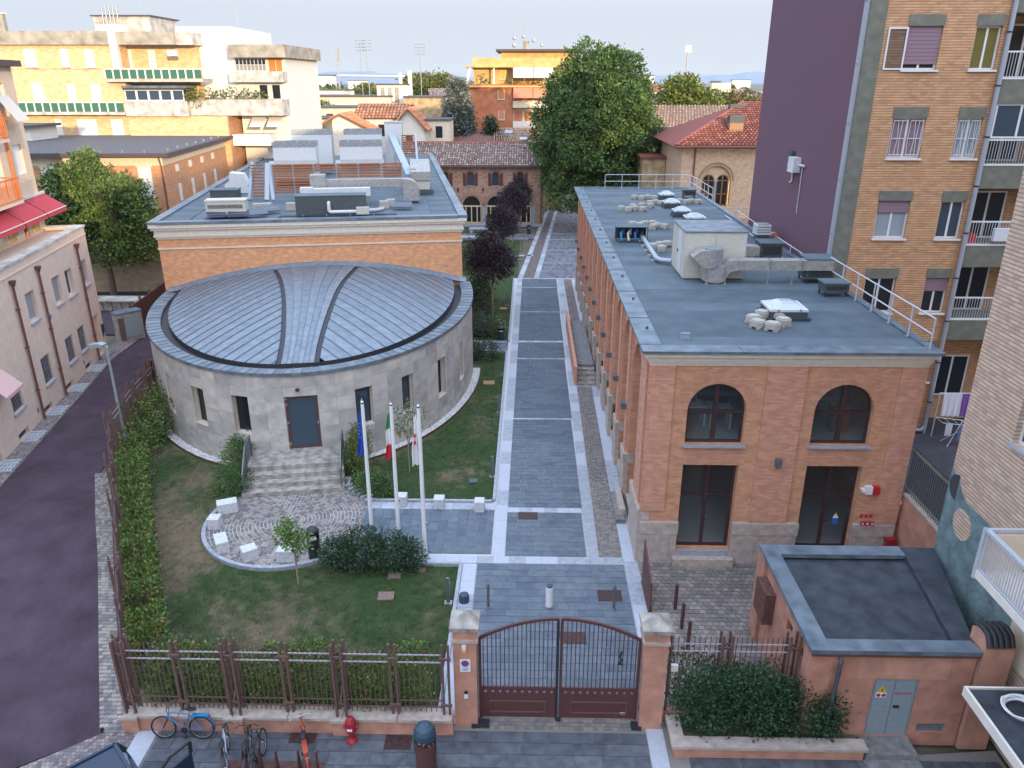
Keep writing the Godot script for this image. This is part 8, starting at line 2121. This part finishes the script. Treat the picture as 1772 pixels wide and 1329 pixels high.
	shrub("shrub", "pale grey leaved shrub in the corner behind the street fence", V(-9.2, 0, -15.7), [[V(0, 0.8, 0), V(0.55, 0.9, 0.5)]], 120, 0.08, GREYG)
	shrub("shrub", "large clipped dark shrub filling the pavement planter", V(5.6, 0.3, -14.45), [[V(-1.1, 0.75, -0.1), V(0.85, 0.95, 0.5)], [V(0.0, 0.75, -0.05), V(0.85, 1.0, 0.5)], [V(1.0, 0.6, -0.05), V(0.75, 0.85, 0.5)], [V(1.65, 0.6, 0.0), V(0.4, 0.7, 0.4)]], 400, 0.085, [Color(0.022, 0.055, 0.026), Color(0.03, 0.075, 0.03), Color(0.04, 0.09, 0.035)])
	shrub("shrub", "wide dark bush in front of the flagpoles", V(-5.2, 0, -21.45), [[V(-1.0, 0.45, 0), V(0.6, 0.6, 0.5)], [V(-0.3, 0.6, 0), V(0.8, 0.8, 0.55)], [V(0.7, 0.55, 0.05), V(0.8, 0.75, 0.5)], [V(1.35, 0.4, 0), V(0.5, 0.55, 0.45)]], 330, 0.085, [Color(0.03, 0.06, 0.03), Color(0.04, 0.08, 0.035), Color(0.055, 0.1, 0.045), Color(0.035, 0.07, 0.045)])
	shrub("shrub", "round dark bush beside the rotunda steps, lower one on the west", V(-11.5, 0, -26.3), [[V(0, 0.45, 0), V(0.75, 0.6, 0.8)]], 260, 0.08, GREEN)
	shrub("shrub", "bright green bush against the west railing of the steps", V(-11.9, 0, -28.2), [[V(0, 0.55, 0), V(0.65, 0.75, 0.8)], [V(0.1, 0.9, -0.6), V(0.5, 0.6, 0.5)]], 240, 0.08, GREEN + [Color(0.1, 0.16, 0.03), Color(0.12, 0.18, 0.04)])
	shrub("shrub", "tall bush with orange tips against the east railing of the steps", V(-7.0, 0, -28.1), [[V(0, 0.7, 0), V(0.5, 0.9, 0.7)], [V(0.1, 1.2, -0.5), V(0.4, 0.7, 0.5)]], 240, 0.08, PHOT)
	shrub("shrub", "low dark green bush at the kerb behind the first flagpole", V(-6.1, 0, -26.6), [[V(0, 0.4, 0.1), V(0.7, 0.5, 0.65)], [V(0.5, 0.35, 0.5), V(0.5, 0.45, 0.4)]], 260, 0.08, GREEN)
	# planting between rotunda and lane
	shrub("shrub", "square clipped dark hedge block below the cross path", V(-2.65, 0, -42.1), [[V(-0.6, 0.4, 0), V(0.7, 0.55, 0.7)], [V(0.3, 0.4, 0), V(0.75, 0.55, 0.7)]], 120, 0.11, DARKG + GREYG)
	shrub("shrub", "broad grey green bush above the litter bin at the cross path", V(-2.9, 0, -47.0), [[V(-0.3, 0.5, 0), V(0.9, 0.7, 1.0)], [V(0.4, 0.45, 0.6), V(0.8, 0.6, 0.8)]], 110, 0.12, GREYG)
	shrub("shrub", "small bright green bush beside the litter bin", V(-2.0, 0, -46.6), [[V(0, 0.55, 0), V(0.5, 0.55, 0.5)]], 140, 0.11, BRIGHT)
	shrub("shrub", "grey green bush beneath the near plum tree", V(-3.3, 0, -51.2), [[V(0, 0.5, 0), V(0.85, 0.7, 1.0)]], 100, 0.13, GREYG)
	shrub("shrub", "dark bush against the hall wall beneath the plum trees", V(-3.7, 0, -55.5), [[V(0, 0.6, 0), V(0.9, 0.8, 1.4)], [V(0, 0.6, 3), V(0.8, 0.7, 1.2)]], 80, 0.14, DARKG)
	shrub("shrub", "silvery round bush by the far stepping slabs", V(-4.6, 0, -65), [[V(0, 0.5, 0), V(0.9, 0.6, 1.2)], [V(-0.5, 0.5, -4), V(0.9, 0.7, 1.5)]], 80, 0.15, GREYG)
	shrub("shrub", "dark low shrub in the stone planter at the road bend", V(-31.4, 0.75, -51.6), [[V(0, 0.4, 0), V(0.8, 0.6, 0.5)]], 90, 0.14, DARKG)
func bicycle(label: String, at: Vector3, turn: float, lean: float, fm: String, extra: String) -> void:
	var root := thing("bicycle", label, "bicycle", at, turn, "parked bicycles")
	root.rotation = Vector3(0, turn, 0)
	var o := Node3D.new(); o.name = "frame_group"
	root.basis = Basis(Vector3.UP, turn) * Basis(V(1, 0, 0), lean) * Basis.from_scale(Vector3.ONE * 0.9)
	var r := 0.33
	for x in [-0.52, 0.52]:
		var b := MB.new(); var pts := []
		for i in 25: pts.append(V(x + cos(TAU * i / 24) * r, r + 0.02 + sin(TAU * i / 24) * r, 0))
		b.tube(pts, 0.022, 6, false)
		var w := mi("wheel", b, "tyre", root)
		b = MB.new(); pts = []
		for i in 25: pts.append(V(x + cos(TAU * i / 24) * (r - 0.03), r + 0.02 + sin(TAU * i / 24) * (r - 0.03), 0))
		b.tube(pts, 0.009, 4, false); mi("rim", b, "galv", w)
		b = MB.new()
		for i in 12: b.tube([V(x, r + 0.02, 0.02 if i % 2 else -0.02), V(x + cos(TAU * i / 12) * (r - 0.03), r + 0.02 + sin(TAU * i / 12) * (r - 0.03), 0)], 0.003, 3, false)
		b.tube([V(x, r + 0.02, -0.05), V(x, r + 0.02, 0.05)], 0.025, 6); mi("spokes", b, "galv", w)
	# x- is the front
	var bb := V(0.06, 0.3, 0); var st := V(0.22, 0.78, 0); var hd := V(-0.34, 0.82, 0); var hb := V(-0.37, 0.66, 0); var ra := V(0.52, 0.35, 0); var fa := V(-0.52, 0.35, 0)
	var b := MB.new()
	b.tube([hd, st], 0.018, 6); b.tube([hb, bb], 0.022, 6); b.tube([st, bb], 0.018, 6); b.tube([hd, hb], 0.022, 6)
	for s in [-0.05, 0.05]: b.tube([st + V(0.01, -0.05, 0), ra + V(0, 0, s)], 0.01, 5); b.tube([bb, ra + V(0, 0, s)], 0.012, 5)
	mi("frame", b, fm, root)
	b = MB.new()
	for s in [-0.05, 0.05]: b.tube([hb, hb + V(-0.05, -0.12, s), fa + V(0, 0, s)], 0.013, 5)
	mi("fork", b, "black_metal" if fm != "orange_paint" else fm, root)
	b = MB.new(); b.tube([hd, hd + V(0.03, 0.16, 0)], 0.014, 6); b.tube([hd + V(0.12, 0.2, -0.28), hd + V(0.05, 0.22, -0.2), hd + V(0.0, 0.16, 0), hd + V(0.05, 0.22, 0.2), hd + V(0.12, 0.2, 0.28)], 0.013, 6); mi("handlebar", b, "chrome" if extra != "dark" else "black_metal", root)
	b = MB.new(); b.tube([st, st + V(0.04, 0.12, 0)], 0.014, 6); mi("seat_post", b, "galv", root)
	b = MB.new(); b.ell(st + V(0.08, 0.15, 0), V(0.14, 0.035, 0.08), 10, 5); b.ell(st + V(-0.04, 0.15, 0), V(0.1, 0.025, 0.035), 8, 4); mi("saddle", b, "saddle", root)
	b = MB.new(); b.lathe([P2(0.02, -0.01), P2(0.09, -0.01), P2(0.09, 0.01), P2(0.02, 0.01)], 14); var c := mi("chainring", b, "black_metal", root); c.position = bb + V(0, 0, 0.05); c.rotation.x = PI / 2
	b = MB.new(); b.tube([bb + V(0, 0, 0.07), bb + V(0.05, -0.16, 0.08)], 0.012, 5); b.tube([bb + V(0, 0, -0.07), bb + V(-0.05, 0.16, -0.08)], 0.012, 5); b.box(bb.x, bb.y - 0.18, 0.06, bb.x + 0.1, bb.y - 0.155, 0.14); mi("pedal", b, "black_metal", root)
	for x in [0.52] if extra != "fenders" else [0.52, -0.52]:
		b = MB.new(); var pts := []
		for i in 13: pts.append(V(x + cos(PI * i / 12 * 0.85 - 0.1) * (r + 0.04), r + 0.02 + sin(PI * i / 12 * 0.85 - 0.1) * (r + 0.04), 0))
		for i in 12: b.bar(pts[i], pts[i + 1], 0.05, 0.008)
		mi("mudguard", b, fm if extra != "dark" else "black_metal", root)
	if extra == "rack" or extra == "fenders":
		bx("carrier", fm, root, 0.3, 0.75, -0.06, 0.75, 0.77, 0.06); bx("tail_light", "red_paint", root, 0.75, 0.7, -0.025, 0.78, 0.75, 0.025)
	o.free()
func street() -> void:
	bicycle("bright blue bicycle leaning on the low salmon wall", V(-8.32, 0.05, -14.12), 0.0, -0.12, "blue_paint", "rack")
	bicycle("grey bicycle with flat black handlebars at the left end of the rack", V(-6.98, 0.05, -13.45), -1.25, 0.04, "steel_blue", "dark")
	bicycle("black city bicycle with pale handlebars in the rack", V(-6.5, 0.05, -13.4), -1.35, -0.06, "black_metal", "dark")
	bicycle("black bicycle with white lamp at the middle of the rack", V(-6.15, 0.05, -13.3), -1.45, 0.08, "black_metal", "dark")
	bicycle("orange red bicycle with white mudguards and swept handlebars", V(-5.2, 0.05, -13.75), -1.2, 0.05, "orange_paint", "fenders")
	var o := thing("bicycle_rack", "rust brown steel bicycle rack with upright fins", "bicycle rack", V(-5.95, 0.04, -13.15))
	bx("base_plate", "corten", o, -1.1, 0, -0.35, 1.25, 0.02, 0.35)
	for e in [[-1.0, 0.75, 0.3], [-0.55, 0.65, 0.12], [-0.15, 0.8, 0.3], [0.22, 0.65, 0.1], [0.75, 0.75, 0.3], [1.15, 0.65, 0.1]]:
		var b := MB.new(); b.plate(Transform3D(FW, V(e[0], 0.02, -0.15)), [P2(0, 0), P2(0.3, 0), P2(0.12 + e[2] * 0.2, e[1]), P2(0.06 + e[2] * 0.2, e[1])], 0.025); mi("fin", b, "corten", o)
	o = thing("fire_hydrant", "red pillar hydrant with a white band on the pavement", "hydrant", V(-4.2, 0.04, -14.15))
	var b := MB.new(); b.lathe([P2(0.14, 0), P2(0.13, 0.04), P2(0.07, 0.12), P2(0.07, 0.28), P2(0.13, 0.34), P2(0.14, 0.5), P2(0.13, 0.62), P2(0.08, 0.72), P2(0, 0.75)], 14); mi("body", b, "hydrant", o)
	bx("label_plate", "flag_white", o, -0.06, 0.43, 0.12, 0.06, 0.49, 0.146); pipe(o, "outlet", [V(0.1, 0.45, 0), V(0.18, 0.45, 0)], 0.05, "hydrant"); pipe(o, "outlet", [V(-0.1, 0.45, 0), V(-0.18, 0.45, 0)], 0.05, "hydrant"); b = MB.new(); b.lathe([P2(0.03, 0.75), P2(0.03, 0.79), P2(0, 0.79)], 6); mi("cap_nut", b, "hydrant", o)
	o = thing("street_bin", "large brown and blue street litter bin with a domed hood", "litter bin", V(-2.28, 0.04, -13.35))
	b = MB.new(); b.lathe([P2(0.2, 0), P2(0.24, 0.05), P2(0.25, 0.85), P2(0.2, 0.85), P2(0.19, 0.8), P2(0, 0.8)], 16); mi("drum", b, "gate_brown", o)
	b = MB.new(); b.lathe([P2(0.26, 1.08), P2(0.25, 1.2), P2(0.2, 1.3), P2(0.1, 1.37), P2(0, 1.38)], 16); b.lathe([P2(0.26, 1.04), P2(0.26, 1.08)], 16); mi("hood", b, "bin_blue", o)
	for s in [-0.25, 0.23]: bx("hood_arm", "bin_dark", o, s, 0.6, -0.05, s + 0.02, 1.08, 0.05)
	b = MB.new(); for i in 14: leaf(b, V(R.randf_range(-0.15, 0.15), 0.84, R.randf_range(-0.15, 0.15)), Vector3.UP, 0.12, [Color(0.6, 0.58, 0.55), Color(0.5, 0.3, 0.2), Color(0.7, 0.7, 0.7)][i % 3])
	mi("litter", b, "leaf_dull", o)
	# street lamp at the road fence
	o = thing("street_lamp", "slender pale grey street lamp leaning over the side road", "street lamp", V(-17.1, 0, -29.2))
	b = MB.new(); b.lathe([P2(0.085, 0), P2(0.08, 1.0), P2(0.06, 1.1), P2(0.045, 4.95), P2(0, 4.95)], 12); mi("pole", b, "lamp_post", o)
	b = MB.new(); b.bar(V(0.08, 4.93, 0), V(-0.15, 5.0, 0), 0.06, 0.06); mi("arm", b, "lamp_post", o)
	b = MB.new(); b.plate(Transform3D(Basis(), V(-0.75, 4.97, 0.16)), [P2(0, 0.02), P2(0.62, 0), P2(0.7, 0.1), P2(0.5, 0.17), P2(0.1, 0.1)], 0.32); mi("lamp_head", b, "lamp_post", o); bx("lens", "light_face", o, -0.7, 4.955, -0.12, -0.2, 4.972, 0.12)
	# car at the corner with its door open
	o = thing("parked_car", "dark blue car at the street corner with a front door open", "car", V(-8.2, 0.0, -10.93), deg_to_rad(225))
	# local: front to -z, x right
	var prof := [P2(-2.0, 0.3), P2(2.0, 0.3), P2(2.02, 0.75), P2(1.7, 0.92), P2(0.9, 0.98), P2(-1.6, 1.0), P2(-2.0, 0.9)]
	b = MB.new(); b.plate(Transform3D(Basis(V(0, 0, -1), Vector3.UP, V(1, 0, 0)), V(0.86, 0, 0)), prof, 1.72); mi("body", b, "car_blue", o)
	var lo := [V(-0.82, 0.98, -0.95), V(0.82, 0.98, -0.95), V(0.82, 0.98, 1.95), V(-0.82, 0.98, 1.95)]; var hi := [V(-0.62, 1.45, -0.35), V(0.62, 1.45, -0.35), V(0.62, 1.45, 1.75), V(-0.62, 1.45, 1.75)]
	b = MB.new(); b.quadn(hi[0], hi[1], hi[2], hi[3], Vector3.UP); mi("roof", b, "car_blue", o)
	for i in 4:
		var j := (i + 1) % 4
		var out: Vector3 = (lo[i] + lo[j]) * V(1, 0, 1) - V(0, 0, 0.8)
		b = MB.new(); b.quadn(lo[i].lerp(lo[j], 0.06), lo[j].lerp(lo[i], 0.06), hi[j].lerp(hi[i], 0.06), hi[i].lerp(hi[j], 0.06), out); mi("window", b, "blue_glass", o)
		b = MB.new(); b.bar(lo[i], hi[i], 0.09, 0.09); b.bar(hi[i], hi[j], 0.07, 0.07); mi("pillar", b, "car_blue", o)
	for s in [-0.8, 0.8]:
		for z in [-1.25, 1.3]:
			b = MB.new(); b.lathe([P2(0.2, -0.1), P2(0.31, -0.1), P2(0.32, -0.06), P2(0.32, 0.06), P2(0.31, 0.1), P2(0.2, 0.1)], 20); var w := mi("wheel", b, "tyre", o); w.position = V(s, 0.32, z); w.rotation.z = PI / 2
			b = MB.new(); b.lathe([P2(0.0, -0.08), P2(0.2, -0.08), P2(0.2, 0.08), P2(0.0, 0.08)], 12); mi("rim", b, "galv", w)
	for s in [-0.6, 0.6]: bx("headlight", "light_face", o, s - 0.16, 0.68, -2.02, s + 0.16, 0.8, -1.9); bx("tail_light", "red_paint", o, s - 0.14, 0.7, 1.95, s + 0.14, 0.88, 2.01)
	bx("bumper", "black_metal", o, -0.84, 0.3, -2.06, 0.84, 0.5, -1.95); bx("number_plate", "flag_white", o, -0.26, 0.4, -2.075, 0.26, 0.5, -2.061)
	var d := Node3D.new(); d.name = "door"; o.add_child(d); d.position = V(-0.9, 0.3, 0.6); d.rotation.y = deg_to_rad(-75)
	bx("door_panel", "car_blue", d, -0.03, 0, 0, 0.04, 0.68, 1.0).rotation = Vector3.ZERO
	b = MB.new(); b.bar(V(0, 0.68, 0.02), V(-0.12, 1.12, 0.45), 0.05, 0.05); b.bar(V(-0.12, 1.12, 0.45), V(-0.12, 1.12, 0.95), 0.05, 0.05); b.bar(V(-0.12, 1.12, 0.95), V(0, 0.68, 1.0), 0.06, 0.06); mi("window_frame", b, "black_metal", d)
	b = MB.new(); b.quad(V(0, 0.68, 0.02), V(0, 0.68, 1.0), V(-0.12, 1.12, 0.95), V(-0.12, 1.12, 0.45)); mi("door_glass", b, "pane", d)
	bx("mirror", "car_blue", d, 0.03, 0.6, -0.02, 0.2, 0.75, 0.08); bx("handle", "black_metal", d, 0.04, 0.5, 0.75, 0.07, 0.54, 0.95)
func tree(called: String, label: String, at: Vector3, trunk_h: float, tr: float, lobes: Array, dens: float, per: int, crad: float, size: float, cols: Array, group := "", bark := "bark") -> Node3D:
	var t := thing(called, label, "tree", at, 0.0, group)
	var b := MB.new()
	b.tube([V(0, -0.1, 0), V(tr * 0.3, trunk_h * 0.5, tr * 0.2), V(0, trunk_h, 0)], [tr * 1.25, tr, tr * 0.8], 9, false)
	var cr := MB.new()
	for e in lobes:
		var r: Vector3 = e[1]
		limb(b, V(0, trunk_h * R.randf_range(0.75, 1.0), 0), e[0] + V(0, r.y * 0.2, 0), tr * 0.55, tr * 0.12)
		for i in 3: limb(b, e[0] * V(0.6, 0.8, 0.6) + V(0, trunk_h * 0.15, 0), e[0] + V(R.randf_range(-0.6, 0.6), R.randf_range(-0.3, 0.6), R.randf_range(-0.6, 0.6)) * r, tr * 0.25, tr * 0.06)
		lobe(cr, e[0], r, int(dens * (r.x * r.y + r.y * r.z + r.x * r.z)), per, crad, size, cols)
	mi("trunk", b, bark, t); mi("crown", cr, "leaf", t)
	return t
func conifer(called: String, label: String, at: Vector3, h: float, r: float, y0: float, n: int, size: float, cols: Array, group := "") -> Node3D:
	var t := thing(called, label, "tree", at, 0.0, group)
	var b := MB.new(); b.tube([V(0, -0.1, 0), V(0, h * 0.95, 0)], [r * 0.09, 0.03], 7, false)
	var cr := MB.new()
	for i in n:
		var f := pow(R.randf(), 0.75); var y := lerpf(h, y0, f); var a := R.randf() * TAU
		var rr := r * (0.12 + 0.88 * pow(f, 0.85)) * R.randf_range(0.55, 1.08)
		var p := V(cos(a) * rr, y - rr * 0.12, sin(a) * rr)
		var k: Color = cols[R.randi() % cols.size()]
		for j in 12:
			var e := V(R.randfn(), R.randfn() * 0.45, R.randfn()) * size * 0.9
			leaf(cr, p + e, V(cos(a), -0.25, sin(a)), size, k)
		if i % 12 == 0: b.tube([V(0, y, 0), p], [0.05, 0.015], 4, false)
	mi("trunk", b, "bark", t); mi("crown", cr, "leaf_dull", t)
	return t
func trees() -> void:
	var lb := [[V(0, 9.0, 0), V(4.6, 5.2, 4.0)], [V(-3.2, 3.9, 2.2), V(2.4, 1.7, 2.4)], [V(1.4, 4.0, 3.2), V(3.2, 1.7, 2.4)], [V(4.6, 4.6, 1.2), V(2.0, 1.8, 2.0)]]
	for i in 46:       # boughs that push out of the crown like cushions
		var y := 1.0 - 2.0 * (i + 0.5) / 46.0
		var a := i * 2.399963
		var rr := sqrt(1 - y * y)
		if y < -0.72: continue
		var k := R.randf_range(0.74, 0.92)
		lb.append([V(cos(a) * rr * 6.3 * k * (1.0 if y < 0.3 else 0.92), 10.0 + y * 8.2 * k, sin(a) * rr * 5.4 * k), Vector3.ONE * R.randf_range(1.3, 2.3) * V(1.1, 0.8, 1.1)])
	tree("broad_tree", "huge dense green tree overhanging the far end of the lane", V(7.4, 0, -84.5), 5.0, 0.5, lb, 11.0, 17, 0.5, 0.3, [Color(0.06, 0.12, 0.03), Color(0.08, 0.145, 0.034), Color(0.11, 0.18, 0.042), Color(0.045, 0.088, 0.025)])
	var shoots := []
	for i in 26:
		var x := R.randf_range(-3.6, 3.6)
		shoots.append([V(x, 8.6 - absf(x) * 0.55 + R.randf_range(-0.8, 1.2), R.randf_range(-0.6, 1.6)), V(0.3, R.randf_range(0.7, 1.2), 0.3)])
	tree("broad_evergreen", "broad evergreen with feathery shoots beside the lower brick house", V(-30.6, 0, -54.6), 3.0, 0.22, [[V(0.2, 5.4, 0), V(4.0, 2.8, 2.4)], [V(-1.6, 7.0, 0), V(2.5, 2.2, 1.8)], [V(1.4, 6.6, 0.2), V(2.6, 2.0, 1.8)], [V(-2.2, 4.6, 0.4), V(2.2, 1.7, 1.8)], [V(2.6, 4.6, 0.3), V(2.0, 1.6, 1.6)], [V(-0.9, 8.8, 0), V(1.2, 1.4, 1.0)], [V(0.6, 8.3, 0), V(1.1, 1.3, 1.0)], [V(-2.5, 8.2, 0), V(0.8, 1.3, 0.8)], [V(2.4, 7.9, 0), V(0.7, 1.1, 0.8)]] + shoots, 15, 16, 0.4, 0.24, [Color(0.1, 0.17, 0.035), Color(0.075, 0.135, 0.03), Color(0.14, 0.2, 0.04), Color(0.055, 0.1, 0.028)])
	conifer("blue_conifer", "tall silvery blue conifer behind the cloister roof", V(-9.1, 0, -104), 15.6, 3.0, 3.5, 1500, 0.34, [Color(0.115, 0.135, 0.115), Color(0.16, 0.18, 0.155), Color(0.08, 0.1, 0.09), Color(0.2, 0.21, 0.18)])
	conifer("dark_conifer", "small dark conifer right of the silvery blue one", V(-4.9, 0, -103), 10.8, 1.7, 4, 420, 0.3, DARKG)
	var pl := [["plum tree with dark purple leaves nearest the cross path", -2.45, -51.0, 5.7, 1.5, 4.1], ["plum tree with dark purple leaves, second from the cross path", -3.2, -55.6, 5.0, 1.15, 3.9], ["slim purple plum tree by the stepping slabs", -2.4, -70.5, 4.4, 1.45, 3.4], ["purple plum tree in the middle of the far lawn", -1.6, -77.0, 5.8, 1.5, 4.6], ["purple plum tree closest to the cloister", -0.9, -82.6, 6.0, 1.2, 5.0]]
	for e in pl:
		var h: float = e[3]; var r: float = e[4]
		tree("plum_tree", e[0], V(e[1], 0, e[2]), h * 0.36, 0.07, [[V(0, h * 0.62, 0), V(r, r * 0.75, r)], [V(-r * 0.35, h * 0.74, 0.1), V(r * 0.6, r * 0.6, r * 0.6)], [V(r * 0.4, h * 0.7, 0), V(r * 0.6, r * 0.6, r * 0.6)], [V(0, h * 0.85, 0), V(r * 0.5, r * 0.55, r * 0.5)]], 48, 13, 0.3, 0.15, PLUM, "purple plum trees", "bark_pale")
	tree("young_tree", "thin young tree with bright leaves growing beside the paved ring", V(-7.3, 0, -20.45), 1.2, 0.03, [[V(-0.12, 1.75, 0), V(0.38, 0.45, 0.35)], [V(0.15, 1.55, 0), V(0.35, 0.35, 0.3)], [V(-0.2, 2.25, 0), V(0.22, 0.38, 0.2)], [V(0.05, 1.25, 0), V(0.15, 0.2, 0.15)]], 130, 8, 0.14, 0.095, [Color(0.1, 0.19, 0.03), Color(0.13, 0.22, 0.04), Color(0.08, 0.15, 0.03)], "young garden trees", "bark_pale")
	tree("young_tree", "sparse young tree in the lawn behind the white flag", V(-4.83, 0, -28.1), 1.4, 0.025, [[V(0, 2.1, 0), V(0.75, 0.5, 0.6)], [V(0.3, 2.6, 0), V(0.45, 0.4, 0.4)], [V(-0.4, 2.4, 0), V(0.35, 0.4, 0.3)], [V(0.05, 3.0, 0), V(0.25, 0.3, 0.25)]], 34, 7, 0.15, 0.1, [Color(0.07, 0.13, 0.03), Color(0.09, 0.16, 0.035)], "young garden trees", "bark_pale")
	# trees of the town
	var sun := [Color(0.1, 0.13, 0.03), Color(0.13, 0.15, 0.035), Color(0.16, 0.16, 0.04), Color(0.07, 0.1, 0.025)]
	tree("garden_tree", "sunny round tree in front of the grey house wall", V(-27.5, 0, -105), 4, 0.25, [[V(0, 9.0, 0), V(3.6, 2.6, 2.6)], [V(0.6, 10.6, 0), V(2.0, 1.8, 1.8)], [V(3.0, 8.5, 0), V(1.8, 2.0, 1.6)]], 9, 18, 0.6, 0.4, sun)
	tree("garden_tree", "leafy tree at the foot of the sunlit apartment balconies", V(-25.3, 0, -84), 3, 0.2, [[V(0, 8.4, 0), V(2.2, 2.6, 2.0)], [V(1.6, 7.5, 0.5), V(1.6, 2.0, 1.6)]], 12, 16, 0.5, 0.35, GREEN + sun)
	tree("garden_tree", "bright yellow green tree on the sunny side of the huge tree", V(21.5, 0, -112), 5, 0.3, [[V(0, 10.6, 0), V(4.4, 4.2, 3.5)], [V(-1.0, 13.6, 0), V(2.6, 2.0, 2.4)], [V(2.6, 11.2, 0), V(2.2, 2.6, 2.2)]], 8, 18, 0.7, 0.42, [Color(0.14, 0.18, 0.035), Color(0.18, 0.2, 0.04), Color(0.09, 0.13, 0.03)])
	tree("garden_tree", "ochre leaved bush tree over the long tan roof", V(33.5, 0, -130), 5, 0.3, [[V(0, 10.4, 0), V(4.4, 2.8, 3.0)], [V(-3.2, 9.4, 0), V(2.6, 2.4, 2.4)]], 8, 18, 0.7, 0.42, [Color(0.2, 0.16, 0.045), Color(0.15, 0.13, 0.04), Color(0.1, 0.1, 0.03)])
	tree("garden_tree", "yellow green willow tree beside the purple wall", V(43.5, 0, -135), 5, 0.3, [[V(0, 10.8, 0), V(5.0, 2.8, 3.0)], [V(4, 10.2, 0), V(3.0, 2.8, 3.0)]], 8, 18, 0.7, 0.42, [Color(0.2, 0.2, 0.045), Color(0.16, 0.17, 0.04), Color(0.24, 0.22, 0.06)])
	conifer("cypress", "dark pointed cypress before the white villa tower", V(41.5, 0, -175), 13.2, 1.5, 1, 260, 0.5, DARKG)
	tree("garden_tree", "large round tree crown on the skyline left of the conifer", V(-26.5, 0, -215), 7, 0.5, [[V(0, 11.5, 0), V(7.0, 4.5, 5)], [V(-3.2, 13.6, 0), V(3.5, 3.0, 3)], [V(2.6, 13.8, 0), V(4.0, 3.0, 3)]], 3.0, 18, 1.2, 0.75, sun)
	tree("garden_tree", "dark green tree group behind the orange roofs, taller part", V(-68, 0, -235), 7, 0.5, [[V(0, 10.5, 0), V(7, 4.5, 5)], [V(3.4, 13.2, 0), V(3.2, 3.0, 3)], [V(-2.5, 13.0, 0), V(3.0, 3.0, 3)]], 3.0, 18, 1.2, 0.75, GREEN + sun)
	conifer("cypress", "tall dark cypress standing among the far round trees", V(-52, 0, -222), 13.6, 3.2, 2, 260, 0.7, DARKG + GREEN)
	tree("garden_tree", "green tree with a flat crown between the far cypress and the mast", V(-43, 0, -215), 6, 0.4, [[V(0, 9.6, 0), V(5.2, 4.0, 4)], [V(3, 10.6, 0), V(3.2, 2.6, 3)]], 3.5, 18, 1.1, 0.7, sun)
	var base := tree("far_tree", "rounded green tree among the roofs far away on the plain", V(-90, 0, -260), 6, 0.4, [[V(0, 8.0, 0), V(6, 4, 5)], [V(2.5, 10, 0), V(3.5, 2.6, 3)], [V(-3, 9, 0), V(3.5, 2.8, 3)]], 2.2, 16, 1.3, 0.85, GREEN + sun, "far round trees")
	for i in 70:
		var z := -200.0 - 20.0 * i * (0.5 + 0.5 * R.randf()) if i > 20 else R.randf_range(-320, -190)
		var half := absf(z) * 0.62
		var x := R.randf_range(-half, half)
		if x > -30 and x < 10 and z > -260: x -= 45
		dup(base, "rounded green tree among the roofs far away on the plain", V(x, 0, z), R.randf() * 6.0, R.randf_range(0.75, 1.15))
